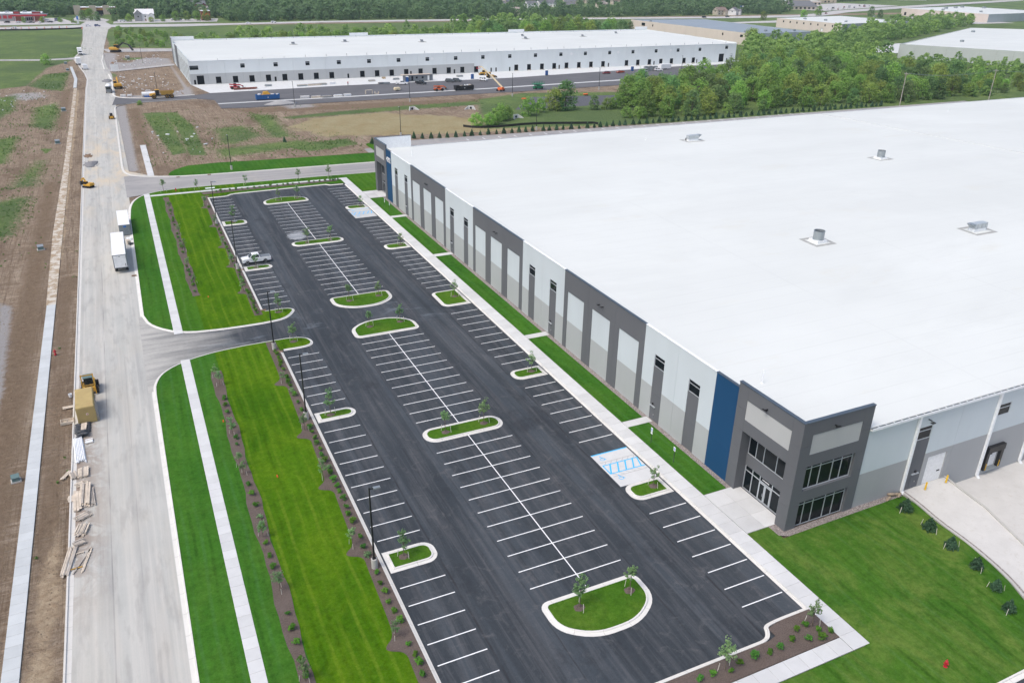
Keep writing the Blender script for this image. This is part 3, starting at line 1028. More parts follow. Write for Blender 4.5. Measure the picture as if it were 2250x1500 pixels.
NEAR = [(-17.7, 38.0)] + chaikin([(-17.0, 38.0), (-13.4, 38.0), (-12.2, 39.6), (-12.9, 42.2), (-15.5, 43.2), (-18.4, 43.2)], 3, False)[1:] + \
    chaikin([(-23, 43.1), (-28.0, 42.6), (-32.6, 41.2), (-36.4, 38.4), (-37.9, 34.6), (-38.05, 31)], 2, False) + [(-38.05, 10), (-38.05, -75)]
FAR = [(70, 147.2), (36, 149.0), (13, 150.2), (-16, 150.8)] + chaikin([(-24, 150.8), (-30.5, 149.8), (-35, 146), (-37.4, 138.5), (-38.0, 125)], 2, False) + [(-38.1, 90), (-38.2, 64)] + \
    chaikin([(-38.2, 62), (-37.2, 56.6), (-32.6, 51.4), (-26, 50.3), (-22, 50.2)], 2, False) + chaikin([(-19, 50.2), (-15.2, 50.6), (-13.2, 52.6), (-12.2, 54.9), (-13.6, 56.3), (-17.7, 56.3)], 2, False)
kerb('kerb', NEAR, 'kerb curving from the street round the near entrance lawn')
kerb('kerb', FAR, 'kerb along the side road, the street and the far side of the car park entrance')
kerb('kerb', [(-47.7, -75), (-47.75, 250), (-47.6, 350), (-47.1, 384), (-48.4, 409), (-51.2, 440), (-54.4, 477)], 'kerb on the dirt side of the street', step=6)
kerb('kerb', [(-4, 306.5), (-26.5, 304.2)] + chaikin([(-30, 303.4), (-34, 300.8), (-37, 296.5), (-37.5, 290)], 2, False) + [(-37.7, 242)] + chaikin([(-37.9, 182), (-37.6, 174), (-34.6, 168.6), (-25, 164.6), (-16, 163.4)], 2, False) + [(34, 161.2), (60, 161)],
     'kerb along the weedy field between street and side road', step=6)
kerb('kerb', [(-37.9, 404), (-36.9, 379), (-37.2, 333)] + chaikin([(-37.2, 328), (-36, 322), (-31.5, 317), (-22, 314)], 2, False) + [(-3.6, 317.6)], 'kerb round the stony plot beside the truck court', step=6)
kerb('kerb', [(-39.3, 500), (-40.4, 466), (-39.6, 425)], 'short kerb beside the grey gravel plot', step=6)
kerb('kerb', [(-17.72, -42.4), (-17.72, 38.0)], 'straight kerb between car park and mulch bed, near half')
kerb('kerb', [(-17.72, 56.3), (-17.72, 137.2)] + chaikin([(-16, 137.2), (-13.2, 137.3), (-12, 139.0), (-9, 139.1)], 2, False) + [(13.2, 139.6), (14.2, 138.5), (18.1, 138.4)], 'kerb round the far left corner of the car park')
kerb('kerb', [(18.1, 138.4), (18.1, -40.9)] + chaikin([(17.2, -40.9), (14.6, -40.9), (12.9, -41.1), (12.45, -42.1), (11.9, -42.5), (10.8, -42.5)], 2, False) + [(-17.72, -42.4)], 'kerb along the walkway and the near corner planting bed')
kerb('kerb', [(44, -56.1), (27, -56.2), (20, -56.2)][::-1], 'kerb at the lower right corner of the lawn')
for (x, y) in ((-19.0, 13.5), (-18.4, 79.2), (-18.4, 38.0), (-17.9, 56.3), (-23.5, 163.6), (-15, 163.4), (-38.3, 84)):
    tag(MB().obox(x, y, .05, .9, .5, .13).build('storm_inlet', MAT['soil_pile']), 'rusty brown storm drain inlet set into a kerb', None, None, 'structure')

# ---------------------------------------------------------------- lawns
Z_LAWN = .11
near_in = offset(NEAR, .6)
near_block = near_in + [(-37.45, -75), (-18.3, -75), (-18.3, 38.6)]
sheet('lawn', clipx(near_block, -60, -33.3), Z_LAWN, MAT['lawn_dark'], 'dark green turf strip between the street and the footpath, near half')
sheet('lawn', clipx(near_block, -33.3, -28.1), Z_LAWN, MAT['lawn_dark'], 'dark green turf between the near footpath and the slim mulch bed')
sheet('lawn', clipx(near_block, -28.1, -10), Z_LAWN, MAT['lawn_bright'], 'bright green mown lawn with mower stripes, near half')
far_in = offset(FAR, .6)
far_block = [p for p in far_in] + [(-18.3, 56.9), (-18.3, 138), (-13, 138.5), (-12.4, 139.7), (13.5, 140.2), (19, 139.5), (70, 139.5)]
sheet('lawn', clipx(far_block, -60, -33.3), Z_LAWN, MAT['lawn_dark'], 'dark green turf strip between the street and the footpath, far half')
sheet('lawn', clipx(far_block, -33.3, -28.5), Z_LAWN, MAT['lawn_mid'], 'green turf between the far footpath and the slim mulch bed')
sheet('lawn', clipx(far_block, -28.5, -10), Z_LAWN, MAT['lawn_bright'], 'bright green mown lawn with mower stripes, far half')
sheet('lawn', clipx(far_block, -10, 70), Z_LAWN, MAT['lawn_mid'], 'green turf along the near side of the side road')
sheet('lawn', [(20.8, 139.6), (20.8, 128.8), (26, 128.8), (26, 131), (70, 131), (70, 139.6)], Z_LAWN, MAT['lawn_mid'], 'green turf beside the far entrance of the warehouse')
sheet('lawn', chaikin([(-26, 167.6), (-25, 165.4), (-16, 164.1), (34, 161.9), (58, 161.6), (58, 173), (37, 174.6), (10, 176), (-18, 178.6), (-24, 173)], 1), Z_LAWN, MAT['lawn_dark'], 'dark green turf strip on the far side of the side road')
sheet('lawn', [(38.5, 175), (46, 175), (46, 186), (41.2, 190.5), (38.5, 188)], Z_LAWN, MAT['lawn_mid'], 'small wedge of turf behind the far corner of the warehouse')
for a, b, lab in ((-21.7, -4.75, 'turf strip along the warehouse wall beside the blue stall signs near the entrance tower'), (-3.2, 26.4, 'turf strip along the warehouse wall, second from the near tower'),
                  (27.9, 71.5, 'long turf strip along the warehouse wall between two door paths'), (73.0, 102.2, 'turf strip along the warehouse wall, second from the far tower'),
                  (103.9, 121.5, 'short turf strip along the warehouse wall beside the far tower')):
    sheet('lawn', [(20.85, a), (24.35, a), (24.35, b), (20.85, b)], Z_LAWN, MAT['lawn_dark'], lab)
sheet('lawn', [(20.85, -29.7), (24.1, -29.7), (24.1, -32), (36, -31.75), (43.1, -31.75), (43.2, -33.4), (42.5, -37.2), (42.4, -40.8), (41.8, -44.4), (41.0, -47.2), (39.8, -49.8), (39.5, -55.6), (20, -55.7), (20, -75), (-18.3, -75), (-18.3, -47.4), (20.2, -47.4), (20.85, -46.8)],
      Z_LAWN, MAT['lawn_right'], 'large sloping lawn in front of the dock side of the warehouse')

# ---------------------------------------------------------------- mulch beds
notch = lambda ys, x0, x1, top, bot: [(x0, top)] + [q for y in ys for q in ((x0 - .05, y + 3.4), (x0 - .25, y + 1.2), (x1, y + .3), (x1 + .1, y - .3), (x0 + .3, y - 1.0), (x0 + .15, y - 3.2))] + [(x0, bot)]
W1 = chaikin(notch((26.9, 10.9, -1.7, -14.8, -29.2), -19.95, -21.3, 42.3, -42), 2, False)
sheet('mulch_bed', W1 + [(-18.32, -42), (-18.32, 38.8), (-18.4, 42.3)], Z_LAWN + .035, MAT['mulch'], 'brown mulch bed with scalloped edge beside the near half of the car park')
W2 = chaikin(notch((128.4, 111.6, 95.2, 81.9, 66.4), -19.75, -21.0, 139.8, 54.3), 2, False)
sheet('mulch_bed', W2 + [(-18.32, 54.3), (-18.32, 137.8), (-17.6, 139.8)], Z_LAWN + .035, MAT['mulch'], 'brown mulch bed with scalloped edge beside the far half of the car park')
wig = lambda x, ys, s: [(x + .16 * math.sin(y * .37 + s) + .08 * math.sin(y * 1.1 + s), y) for y in ys]
sheet('mulch_bed', wig(-29.5, range(35, -46, -2), 0) + wig(-28.05, range(-45, 36, 2), 2), Z_LAWN + .035, MAT['mulch'], 'slim brown mulch bed in the near lawn')
sheet('mulch_bed', wig(-29.0, range(142, 67, -2), 1) + wig(-27.5, range(68, 143, 2), 3), Z_LAWN + .035, MAT['mulch'], 'slim brown mulch bed in the far lawn')
sheet('mulch_bed', [(-19, 141.2), (-8, 141.9), (5, 142.4), (17, 142.6), (18.6, 144.2), (5, 144.1), (-17, 144.0), (-19.4, 143.4)], Z_LAWN + .04, MAT['mulch'], 'long thin mulch bed at the far end of the car park')
sheet('mulch_bed', [(-17.5, -43.05), (12.2, -43.15), (13.2, -42.9), (13.1, -41.9), (14.8, -41.5), (18.75, -41.5), (18.75, -45.55), (-17.5, -45.55)], Z_LAWN + .03, MAT['mulch'], 'brown mulch bed at the near right corner of the car park')
sheet('stone_strip', [(24.3, -21.8), (25.2, -21.8), (25.2, 121.6), (24.3, 121.6)], Z_LAWN + .02, MAT['stones'], 'strip of brown washed stones along the foot of the long wall')
sheet('stone_strip', [(23.9, -29.6), (25.0, -29.6), (25.0, -31.0), (43.0, -31.0), (43.0, -31.75), (24.9, -31.95), (23.9, -31.4)], Z_LAWN + .02, MAT['stones'], 'strip of brown washed stones round the near corner tower')


# ---------------------------------------------------------------- footpaths of single slabs
def slabs(name, label, x0, x1, y0, y1, pitch, along='y', z=.115, mat='slab', gap=.035, cross=1):
    base = MB().box(x0 + .02, y0 + .02, z - .1, x1 - .02, y1 - .02, z + .006).build(name, MAT['conc_dark'])
    tag(base, label, None, None, 'structure')
    n = max(1, round(((y1 - y0) if along == 'y' else (x1 - x0)) / pitch))
    L = ((y1 - y0) if along == 'y' else (x1 - x0)) / n
    Wd = ((x1 - x0) if along == 'y' else (y1 - y0)) / cross
    sx, sy = (Wd, L) if along == 'y' else (L, Wd)
    proto = MB()
    b = .012
    proto.ring_loft([[(-sx / 2 + gap / 2, -sy / 2 + gap / 2, -.05), (sx / 2 - gap / 2, -sy / 2 + gap / 2, -.05), (sx / 2 - gap / 2, sy / 2 - gap / 2, -.05), (-sx / 2 + gap / 2, sy / 2 - gap / 2, -.05)],
                     [(-sx / 2 + gap / 2, -sy / 2 + gap / 2, .015), (sx / 2 - gap / 2, -sy / 2 + gap / 2, .015), (sx / 2 - gap / 2, sy / 2 - gap / 2, .015), (-sx / 2 + gap / 2, sy / 2 - gap / 2, .015)],
                     [(-sx / 2 + gap / 2 + b, -sy / 2 + gap / 2 + b, .026), (sx / 2 - gap / 2 - b, -sy / 2 + gap / 2 + b, .026), (sx / 2 - gap / 2 - b, sy / 2 - gap / 2 - b, .026), (-sx / 2 + gap / 2 + b, sy / 2 - gap / 2 - b, .026)]])
    first = None
    for k in range(n):
        for c in range(cross):
            px, py = ((x0 + Wd * (c + .5), y0 + L * (k + .5)) if along == 'y' else (x0 + L * (k + .5), y0 + Wd * (c + .5)))
            if first is None:
                first = proto.build('slab', MAT[mat], base, world=False)
                o = first
            else:
                o = first.copy(); COL.objects.link(o)
            o.location = (px, py, z + random.uniform(-.002, .002))
    return base


random.seed(3)
slabs('footpath', 'pale concrete footpath of square slabs through the near lawn', -33.32, -31.92, -36, 41.0, 1.5)
slabs('footpath', 'pale concrete footpath of square slabs through the far lawn', -33.4, -31.95, 51.6, 147.4, 1.5)
slabs('footpath', 'new pale footpath of slabs in the bare dirt left of the street', -53.35, -51.85, -34, 74, 1.5, mat='slab_left', z=.02)
slabs('footpath', 'pale walkway of slabs between the car park and the wall turf', 18.74, 20.82, -47.35, 145.6, 1.83)
slabs('footpath', 'pale footpath of slabs below the near corner planting bed', -8, 18.7, -47.35, -45.6, 1.75, 'x')
slabs('footpath', 'narrow pale footpath along the far end of the car park', -31.9, 18.7, 144.35, 145.75, 1.6, 'x')
for y, lab in ((-4.0, 'short door path nearest to the near tower'), (27.15, 'short door path, second from the near tower'), (72.25, 'short door path, second from the far tower'), (103.05, 'short door path nearest to the far tower')):
    slabs('footpath', lab + ' of the warehouse', 20.86, 24.95, y - .75, y + .75, 2.0, 'x')
slabs('entrance_plaza', 'pale concrete plaza in front of the near tower doors', 20.86, 26.1, -29.65, -21.75, 2.6, 'x', mat='plaza', cross=3)
slabs('entrance_plaza', 'pale concrete plaza in front of the far tower doors', 20.86, 26.1, 121.6, 128.75, 2.6, 'x', mat='plaza', cross=3)
slabs('footpath', 'unfinished strip of grey footpath far up the left verge', -53.4, -51.95, 357, 388, 3.1, mat='slab_left', z=.1)
MB().prism([(-56.4, 441), (-55.1, 441), (-51.95, 388), (-53.4, 388)], .0, .13).build('slab', MAT['slab_left'], bpy.data.objects['footpath.010'])
slabs('footpath', 'muddy grey footpath strip in the field corner by the side road', -31.3, -29.5, 168, 213, 3.5, z=.02, mat='slab')

sheet('path_bed', [(-53.45, 74), (-51.85, 74), (-51.8, 356), (-53.1, 356), (-53.3, 200), (-53.9, 120)], -.02, MAT['patchy'], 'broken pale strip of path base half covered with mud left of the street')
# ---------------------------------------------------------------- stall lines
def line_proto(sx, sy, mat, name='stall_line'):
    return MB().poly([(-sx / 2, -sy / 2), (sx / 2, -sy / 2), (sx / 2, sy / 2), (-sx / 2, sy / 2)], 0).build(name, MAT[mat], LOT, world=False)


S = 2.743
PZ = .018
lw = .125
_c = line_proto(10.9, lw, 'paint'); _used = [False]


def put_line(proto, x, y, z=PZ):
    if not proto.get('_u'):
        o = proto; proto['_u'] = 1
    else:
        o = proto.copy(); COL.objects.link(o)
    if '_u' in o and o is not proto: del o['_u']
    o.location = (x, y, z)


for o_ in (0.0, 35.65, 86.86, 122.88):
    for k in range(11): put_line(_c, 0, o_ - S * k)
for a, b in ((-29.6, 2.5), (6.0, 37.8), (57.5, 89.4), (93.2, 125.3)):
    o = line_proto(lw, b - a, 'paint'); o.location = (0, (a + b) / 2, PZ + .004)
_r = line_proto(5.2, lw, 'paint')
for a, n in ((-22.0, 7), (11.2, 7), (41.7, 9), (77.2, 9), (102.3, 7), (135.15, 7)):
    for k in range(n): put_line(_r, 15.45, a - S * k)
_l = line_proto(4.95, lw, 'paint')
for a, n in ((35.4, 7), (10.85, 10), (-21.9, 7), (75.45, 7), (108.7, 10), (134.2, 7)):
    for k in range(n): put_line(_l, -15.1, a - S * k)
for o in (_c, _r, _l):
    if '_u' in o: del o['_u']


def wheelchair(cx, cy, s, parent, z, mat):
    """painted access symbol, read from the aisle side"""
    mb = MB()
    def seg(a, b, w):
        a, b = Vector(a), Vector(b)
        d = (b - a).normalized(); n_ = Vector((-d.y, d.x)) * w / 2
        mb.add([(cx + s * q.x, cy + s * q.y, z) for q in (a + n_, b + n_, b - n_, a - n_)], [(0, 3, 2, 1)])
    ring = [(-.08 + .36 * math.cos(t), -.12 + .36 * math.sin(t)) for t in [R(130 + i * 20) for i in range(13)]]
    for a, b in zip(ring[:-1], ring[1:]): seg(a, b, .11)
    seg((-.08, .52), (-.05, .05), .15); seg((-.06, .28), (.24, .28), .1); seg((-.06, .07), (.28, .05), .13); seg((.26, .08), (.42, -.36), .13); seg((.38, -.36), (.56, -.3), .1)
    mb.add([(cx + s * (-.08 + .12 * math.cos(R(a))), cy + s * (.68 + .12 * math.sin(R(a))), z) for a in range(0, 360, 40)], [tuple(range(9))])
    return mb.build('access_symbol', MAT[mat], parent)


def access_bay(y0, y1, hatch_y, label):
    """concrete accessible stalls, y0 < y1"""
    pad = MB().box(12.6, y0, -.1, 18.08, y1, .030).build('access_bay', MAT['plaza'])
    tag(pad, label, None, None, 'structure')
    z = .036
    h0, h1 = hatch_y - .95, hatch_y + .95
    m_ = MB()
    def seg(a, b, w, zz, mb):
        a, b = Vector(a), Vector(b)
        d = (b - a).normalized(); n_ = Vector((-d.y, d.x)) * w / 2
        mb.add([(q.x, q.y, zz) for q in (a + n_, b + n_, b - n_, a - n_)], [(0, 3, 2, 1)])
    for dy, mb, zz in ((0, m_, z + .004),):
        seg((12.85, h0), (18.05, h0), .16, zz, mb); seg((12.85, h1), (18.05, h1), .16, zz + .002, mb); seg((12.9, h0), (12.9, h1), .16, zz + .004, mb)
        for k in range(5):
            x = 13.0 + k * 1.12
            seg((x, h1 if k == 9 else h0), (min(18.0, x + .95), h1), .2, zz + .006, mb)
    m_.build('hatch_marking', MAT['paint_blue'], pad)
    mg = MB()
    for sgn in (-1, 1):
        yy = hatch_y + sgn * 1.62
        seg((12.9, yy), (17.9, yy), .1, z, mg)
        for k in range(6): seg((13.2 + k * .85, hatch_y + sgn * .98), (13.75 + k * .85, yy), .09, z - .002, mg)
    mg.build('faded_marking', MAT['paint_grey'], pad)
    wheelchair(13.7, y1 - 1.2, .8, pad, z + .002, 'paint_blue')
    wheelchair(13.75, y0 + 1.7, .8, pad, z + .002, 'paint_blue')
    me = MB(); seg((12.65, y1 - .1), (18.05, y1 - .1), .2, z + .002, me); me.build('edge_marking', MAT['paint_blue'], pad)
    return pad


access_bay(-16.1, -8.7, -12.3, 'pale concrete accessible bay with blue markings by the near entrance')
access_bay(105.5, 113.2, 109.4, 'pale concrete accessible bay with blue markings by the far entrance')


# ---------------------------------------------------------------- planting islands
def island(path, label, trees=()):
    c = (sum(p[0] for p in path) / len(path), sum(p[1] for p in path) / len(path))
    t = thing('planting_island', label, 'planting island', (c[0], c[1], 0), group='kerbed planting islands in the car park')
    p = densify(path, 1.5, True)
    if area(p) < 0: p = p[::-1]
    kerb_mesh(p, True, z=.005).build('kerb', MAT['kerb'], t)
    inner = offset(p, .6, True)
    MB().poly(inner, .125).build('turf', MAT['lawn_island'], t)
    for (x, y) in trees:
        ring = [(x + .62 * math.cos(R(a)) * (1 + .12 * math.sin(a)), y + .5 * math.sin(R(a)) * (1 + .1 * math.cos(a * 2)), .14) for a in range(0, 360, 24)]
        top = [(x + .32 * math.cos(R(a)), y + .27 * math.sin(R(a)), .24) for a in range(0, 360, 24)]
        MB().ring_loft([ring, top]).build('mulch_ring', MAT['mulch'], t)
    return t


def dshape(yflat, ytip, w=5.72):
    s = 1 if ytip > yflat else -1
    d = abs(ytip - yflat)
    return rounded([(-w, yflat, 1.1), (w, yflat, 1.1), (w, yflat + s * d * .62, d * .5), (w * .45, ytip, d * .9), (-w * .45, ytip, d * .9), (-w, yflat + s * d * .62, d * .5)], 5)


TI = []      # trees on islands: (x, y, label)
island(dshape(125.5, 131.6), 'half round planting island at the far end of the middle rows', [(-1.7, 128.4), (3.2, 128.6)])
island(rounded([(-5.75, 89.5, 1.7), (5.85, 89.5, 1.7), (5.85, 93.2, 1.7), (-5.75, 93.2, 1.7)]), 'slim planting island between the two far middle rows', [(-2.3, 91.3), (2.9, 91.3)])
island(dshape(57.5, 50.7), 'half round planting island on the far side of the crossing lane', [(-2.5, 54.6), (3.2, 54.9)])
island(dshape(38.0, 44.7), 'half round planting island on the near side of the crossing lane', [(-2.3, 41.8), (3.2, 41.8)])
island(rounded([(-5.75, 2.4, 1.7), (5.75, 2.4, 1.7), (5.75, 6.1, 1.7), (-5.75, 6.1, 1.7)]), 'slim planting island between the two near middle rows', [(-2.6, 4.2), (3.1, 4.3)])
island(dshape(-29.7, -36.1), 'large half round planting island at the near end of the middle rows', [(-2.2, -31.9), (3.7, -31.9)])
for y0, y1, tr, lab in ((110.9, 114.9, (-15.2, 113.0), 'farthest small planting island along the street side stalls'), (78.0, 80.9, (-15.4, 79.5), 'small planting island right in front of the white pickup'),
                        (13.6, 16.4, (-15.7, 15.0), 'small planting island in the middle of the near street side stalls'), (-19.4, -15.9, (-15.7, -17.5), 'small planting island nearest to the viewer on the street side')):
    island(rounded([(-17.74, y0, 0), (-12.15, y0, 1.4), (-12.15, y1, 1.4), (-17.74, y1, 0)]), lab, [tr])
for y0, y1, tr, lab in ((113.3, 116.9, (16.6, 115.4), 'small planting island beside the far accessible bay'), (79.8, 83.6, (16.4, 81.9), 'small planting island, second from the far end along the walkway'),
                        (44.9, 52.6, (16.4, 49.0), 'wide planting island along the walkway beside the crossing lane'), (13.8, 17.1, (16.1, 15.6), 'small planting island in the middle of the near walkway stalls'),
                        (-19.5, -16.1, (16.3, -17.7), 'small planting island beside the near accessible bay')):
    island(rounded([(12.65, y0, 1.4), (18.12, y0, 0), (18.12, y1, 0), (12.65, y1, 1.4)]), lab, [tr])
for x, y in ((-15.5, 54.4), (-15.6, 41.0)):
    ring = [(x + .62 * math.cos(R(a)), y + .5 * math.sin(R(a)), .12) for a in range(0, 360, 24)]
    top = [(x + .32 * math.cos(R(a)), y + .27 * math.sin(R(a)), .23) for a in range(0, 360, 24)]
    tag(MB().ring_loft([ring, top]).build('mulch_ring', MAT['mulch']), 'round mulch ring on the grass nose by the entrance', None, None, 'structure')
# ---------------------------------------------------------------- the big warehouse
WX = 25.05            # face of the long wall
WH = 13.45            # its height
WT = .28              # panel thickness
SPLIT = 5.1
YC = 49.1
wh = thing('warehouse', 'huge white roofed warehouse with grey, white and blue panel walls', 'warehouse', (25.05, 49.1, 0))


def roof_z(y):
    return 11.2 + 1.75 * (1 - abs(y - YC) / 80.2)


def window_x(parent, y0, y1, z0, z1, x, cols, rows, name='window', fw=.09, depth=.1, mat='frame_alu', gap=.04):
    """window in a wall facing -X; cols / rows are inner mullion positions"""
    fr = MB()
    ys = [y0] + list(cols) + [y1]
    zs = [z0] + list(rows) + [z1]
    fr.box(x, y0, z0, x + depth, y0 + fw, z1); fr.box(x, y1 - fw, z0, x + depth, y1, z1)
    fr.box(x, y0 + fw, z0, x + depth, y1 - fw, z0 + fw); fr.box(x, y0 + fw, z1 - fw, x + depth, y1 - fw, z1)
    for c in cols: fr.box(x + .004, c - fw / 2, z0 + fw, x + depth, c + fw / 2, z1 - fw)
    for r in rows: fr.box(x + .008, y0 + fw, r - fw / 2, x + depth, y1 - fw, r + fw / 2)
    w = fr.build(name, MAT[mat], parent)
    for a, b in zip(ys[:-1], ys[1:]):
        for c, d in zip(zs[:-1], zs[1:]):
            MB().box(x + gap + .02, a + .01, c + .01, x + gap + .035, b - .01, d - .01).build('pane', MAT['glass'], w)
    return w


def window_y(parent, x0, x1, z0, z1, y, cols, rows, name='window', fw=.09, depth=.1, mat='frame_alu', glass='glass'):
    """window in a wall facing -Y"""
    fr = MB()
    xs = [x0] + list(cols) + [x1]
    zs = [z0] + list(rows) + [z1]
    fr.box(x0, y, z0, x0 + fw, y + depth, z1); fr.box(x1 - fw, y, z0, x1, y + depth, z1)
    fr.box(x0 + fw, y, z0, x1 - fw, y + depth, z0 + fw); fr.box(x0 + fw, y, z1 - fw, x1 - fw, y + depth, z1)
    for c in cols: fr.box(c - fw / 2, y + .004, z0 + fw, c + fw / 2, y + depth, z1 - fw)
    for r in rows: fr.box(x0 + fw, y + .008, r - fw / 2, x1 - fw, y + depth, r + fw / 2)
    w = fr.build(name, MAT[mat], parent)
    for a, b in zip(xs[:-1], xs[1:]):
        for c, d in zip(zs[:-1], zs[1:]):
            MB().box(a + .01, y + .06, c + .01, b - .01, y + .075, d - .01).build('pane', MAT[glass], w)
    return w


G2 = .013            # half of a panel joint


def coping(y0, y1, top, mat, x=WX):
    MB().box(x - .06, y0 + G2, top, x + WT + .05, y1 - G2, top + .09).build('coping', MAT[mat], wh)


def panel_white(y0, y1, w0=None, w1=None, door=False):
    """white over grey panel, with a window and a dark strip below it where w0..w1 is given"""
    mb = MB()
    a, b = y0 + G2, y1 - G2
    X0, X1 = WX, WX + WT
    if w0 is None:
        mb.box(X0, a, 0, X1, b, SPLIT, 1); mb.box(X0, a, SPLIT, X1, b, WH, 0)
    else:
        for c, d in ((a, w0), (w1, b)):
            mb.box(X0, c, 0, X1, d, SPLIT, 1); mb.box(X0, c, SPLIT, X1, d, WH, 0)
        mb.box(X0, w0, 10.14, X1, w1, WH, 0)
        mb.box(X0 + .07, w0, 0, X1, w1, 4.2, 2); mb.box(X0 + .07, w0, 4.22, X1, w1, 8.36, 2)
    p = mb.build('wall_panel', [MAT['w_white'], MAT['w_grey'], MAT['w_dark']], wh)
    if w0 is not None:
        window_x(p, w0, w1, 8.36, 10.14, WX + .05, [], [9.58])
        if door:
            d1 = w1 - .12
            dr = MB().box(WX + .045, d1 - .98, .05, WX + .07, d1, 2.15).build('door', MAT['w_dark'], p)
            MB().box(WX + .0, d1 - .9, 1.0, WX + .045, d1 - .8, 1.14).build('handle', MAT['steel'], dr)
            MB().box(WX - .12, d1 - 1.1, 2.26, WX + .07, d1 + .08, 2.36).build('door_canopy', MAT['frame_alu'], p)
            MB().box(WX - .1, d1 - .62, 2.55, WX + .07, d1 - .38, 2.75).build('wall_lamp', MAT['black_metal'], p)
    coping(y0, y1, WH, 'coping_white')
    return p


def panel_dark(y0, y1, lamp=False):
    mb = MB()
    a, b = y0 + G2, y1 - G2
    m = (a + b) / 2 + .08
    r0, r1, rt = m - 2.6, m + 2.6, 10.16
    X0, X1 = WX - .02, WX + WT
    mb.box(X0, a, 0, X1, r0, WH, 0); mb.box(X0, r1, 0, X1, b, WH, 0); mb.box(X0, r0, rt, X1, r1, WH, 0)
    mb.box(X0 + .07, r0, 0, X1, r1, SPLIT, 1); mb.box(X0 + .07, r0, SPLIT, X1, r1, rt, 2)
    p = mb.build('wall_panel', [MAT['w_dark'], MAT['w_grey'], MAT['w_white']], wh)
    coping(y0, y1, WH, 'coping_dark', WX - .02)
    if lamp:
        [MB().box(WX - .35, m + q - .06, 11.6, WX - .02, m + q + .06, 11.72).box(WX - .5, m + q - .2, 11.62, WX - .34, m + q + .2, 11.7).build('wall_lamp', MAT['black_metal'], p) for q in (-.5, .5)]
    return p


B = [YC - 65.45, YC - 50.1, YC - 26.95, YC - 11.45, YC + 11.45, YC + 26.95, YC + 50.1, YC + 65.45]
for i in range(7):
    a, b = B[i], B[i + 1]
    if i % 2 == 0:
        m = (a + b) / 2
        k = 1.17
        # windows sit 2.6 m and 10.3 m from the higher end of each white stretch
        panel_white(m, b, b - 4.95, b - 2.6, door=i in (0, 4))
        panel_white(a, m, a + 2.7, a + 5.05, door=i in (2, 6))
    else:
        for j in range(3):
            panel_dark(a + (b - a) * j / 3, a + (b - a) * (j + 1) / 3, lamp=(j == 1))
for y0, y1 in ((YC - 69.7, YC - 65.45), (YC + 65.45, YC + 69.7)):
    mb = MB().box(WX - .03, y0 + G2, 0, WX + WT, y1 - G2, 4.4).box(WX - .03, y0 + G2, 4.42, WX + WT, y1 - G2, WH)
    mb.build('wall_panel', MAT['w_blue'], wh)
    coping(y0, y1, WH, 'coping_dark', WX - .03)
_t = bpy.data.curves.new('building_number', 'FONT')
_t.body = '4352'
_t.size = 1.75
_t.extrude = .05
_t.align_x = 'CENTER'
_t.materials.append(MAT['white_paint'])
_to = bpy.data.objects.new('building_number', _t)
COL.objects.link(_to)
bpy.context.view_layer.update()
_me = bpy.data.meshes.new_from_object(_to.evaluated_get(bpy.context.evaluated_depsgraph_get()))
bpy.data.objects.remove(_to, do_unlink=True)
_to = bpy.data.objects.new('building_number', _me)
COL.objects.link(_to)
_to.parent = wh
_to.rotation_euler = (R(90), 0, R(-90))
_to.location = (WX - .1 - 25.05, YC + 67.5 - 49.1, 10.4)

# near-black core painted in as the shade inside the open joints, then the roof
MB().box(WX + WT + .01, YC - 69, .05, WX + WT + .12, YC + 69, 11.1).box(35.6, YC - 79.7, -2, 140, YC - 79.6, 10.8).box(36, YC + 79.6, 0, 329, YC + 79.7, 11).build('dark_backing', MAT['hole'], wh)
X1R = 330
rf = MB()
ys = [YC - 80.15, YC, YC + 80.15]
V, Fc = [], []
for y in ys:
    for x in (WX + WT, 184.0, X1R): V.append((x, y, roof_z(y)))
for j in range(2):
    for i in range(2): Fc.append((j * 3 + i, j * 3 + i + 1, j * 3 + i + 4, j * 3 + i + 3))
rf.add(V, Fc)
roof = rf.build('roof', MAT['roof'], wh)
ej = MB()
for y0, y1 in ((ys[0] + .4, YC), (YC, ys[2] - .4)):
    ej.bar((184, y0, roof_z(y0) + .05), (184, y1, roof_z(y1) + .05), .35, .12)
ej.build('expansion_joint', MAT['apron'], roof)
MB().box(WX + WT - .02, YC - 69, 11.5, WX + WT + .05, YC + 69, WH - .01).build('parapet_lining', MAT['coping_white'], wh)
# gutters along both eaves
for y, sgn, x0 in ((YC - 80.2, -1, 35.3), (YC + 80.2, 1, 35.6)):
    gt = MB().box(x0, y, 10.95, X1R, y + sgn * .32, 11.12)
    gt.box(x0, y + sgn * .26, 11.12, X1R, y + sgn * .32, 11.28)
    g_ = gt.build('gutter', MAT['coping_white'], wh)
    for k in range(0, 36 if sgn < 0 else 0):
        xx = x0 + 1 + k * 1.22
        MB().box(xx, y + sgn * .02, 11.24, xx + .06, y + sgn * .27, 11.3).build('gutter_strap', MAT['coping_white'], g_)
    MB().box(x0, y + sgn * .03, 11.13, X1R, y + sgn * .25, 11.15).build('gutter_bed', MAT['tail_grey'], g_)


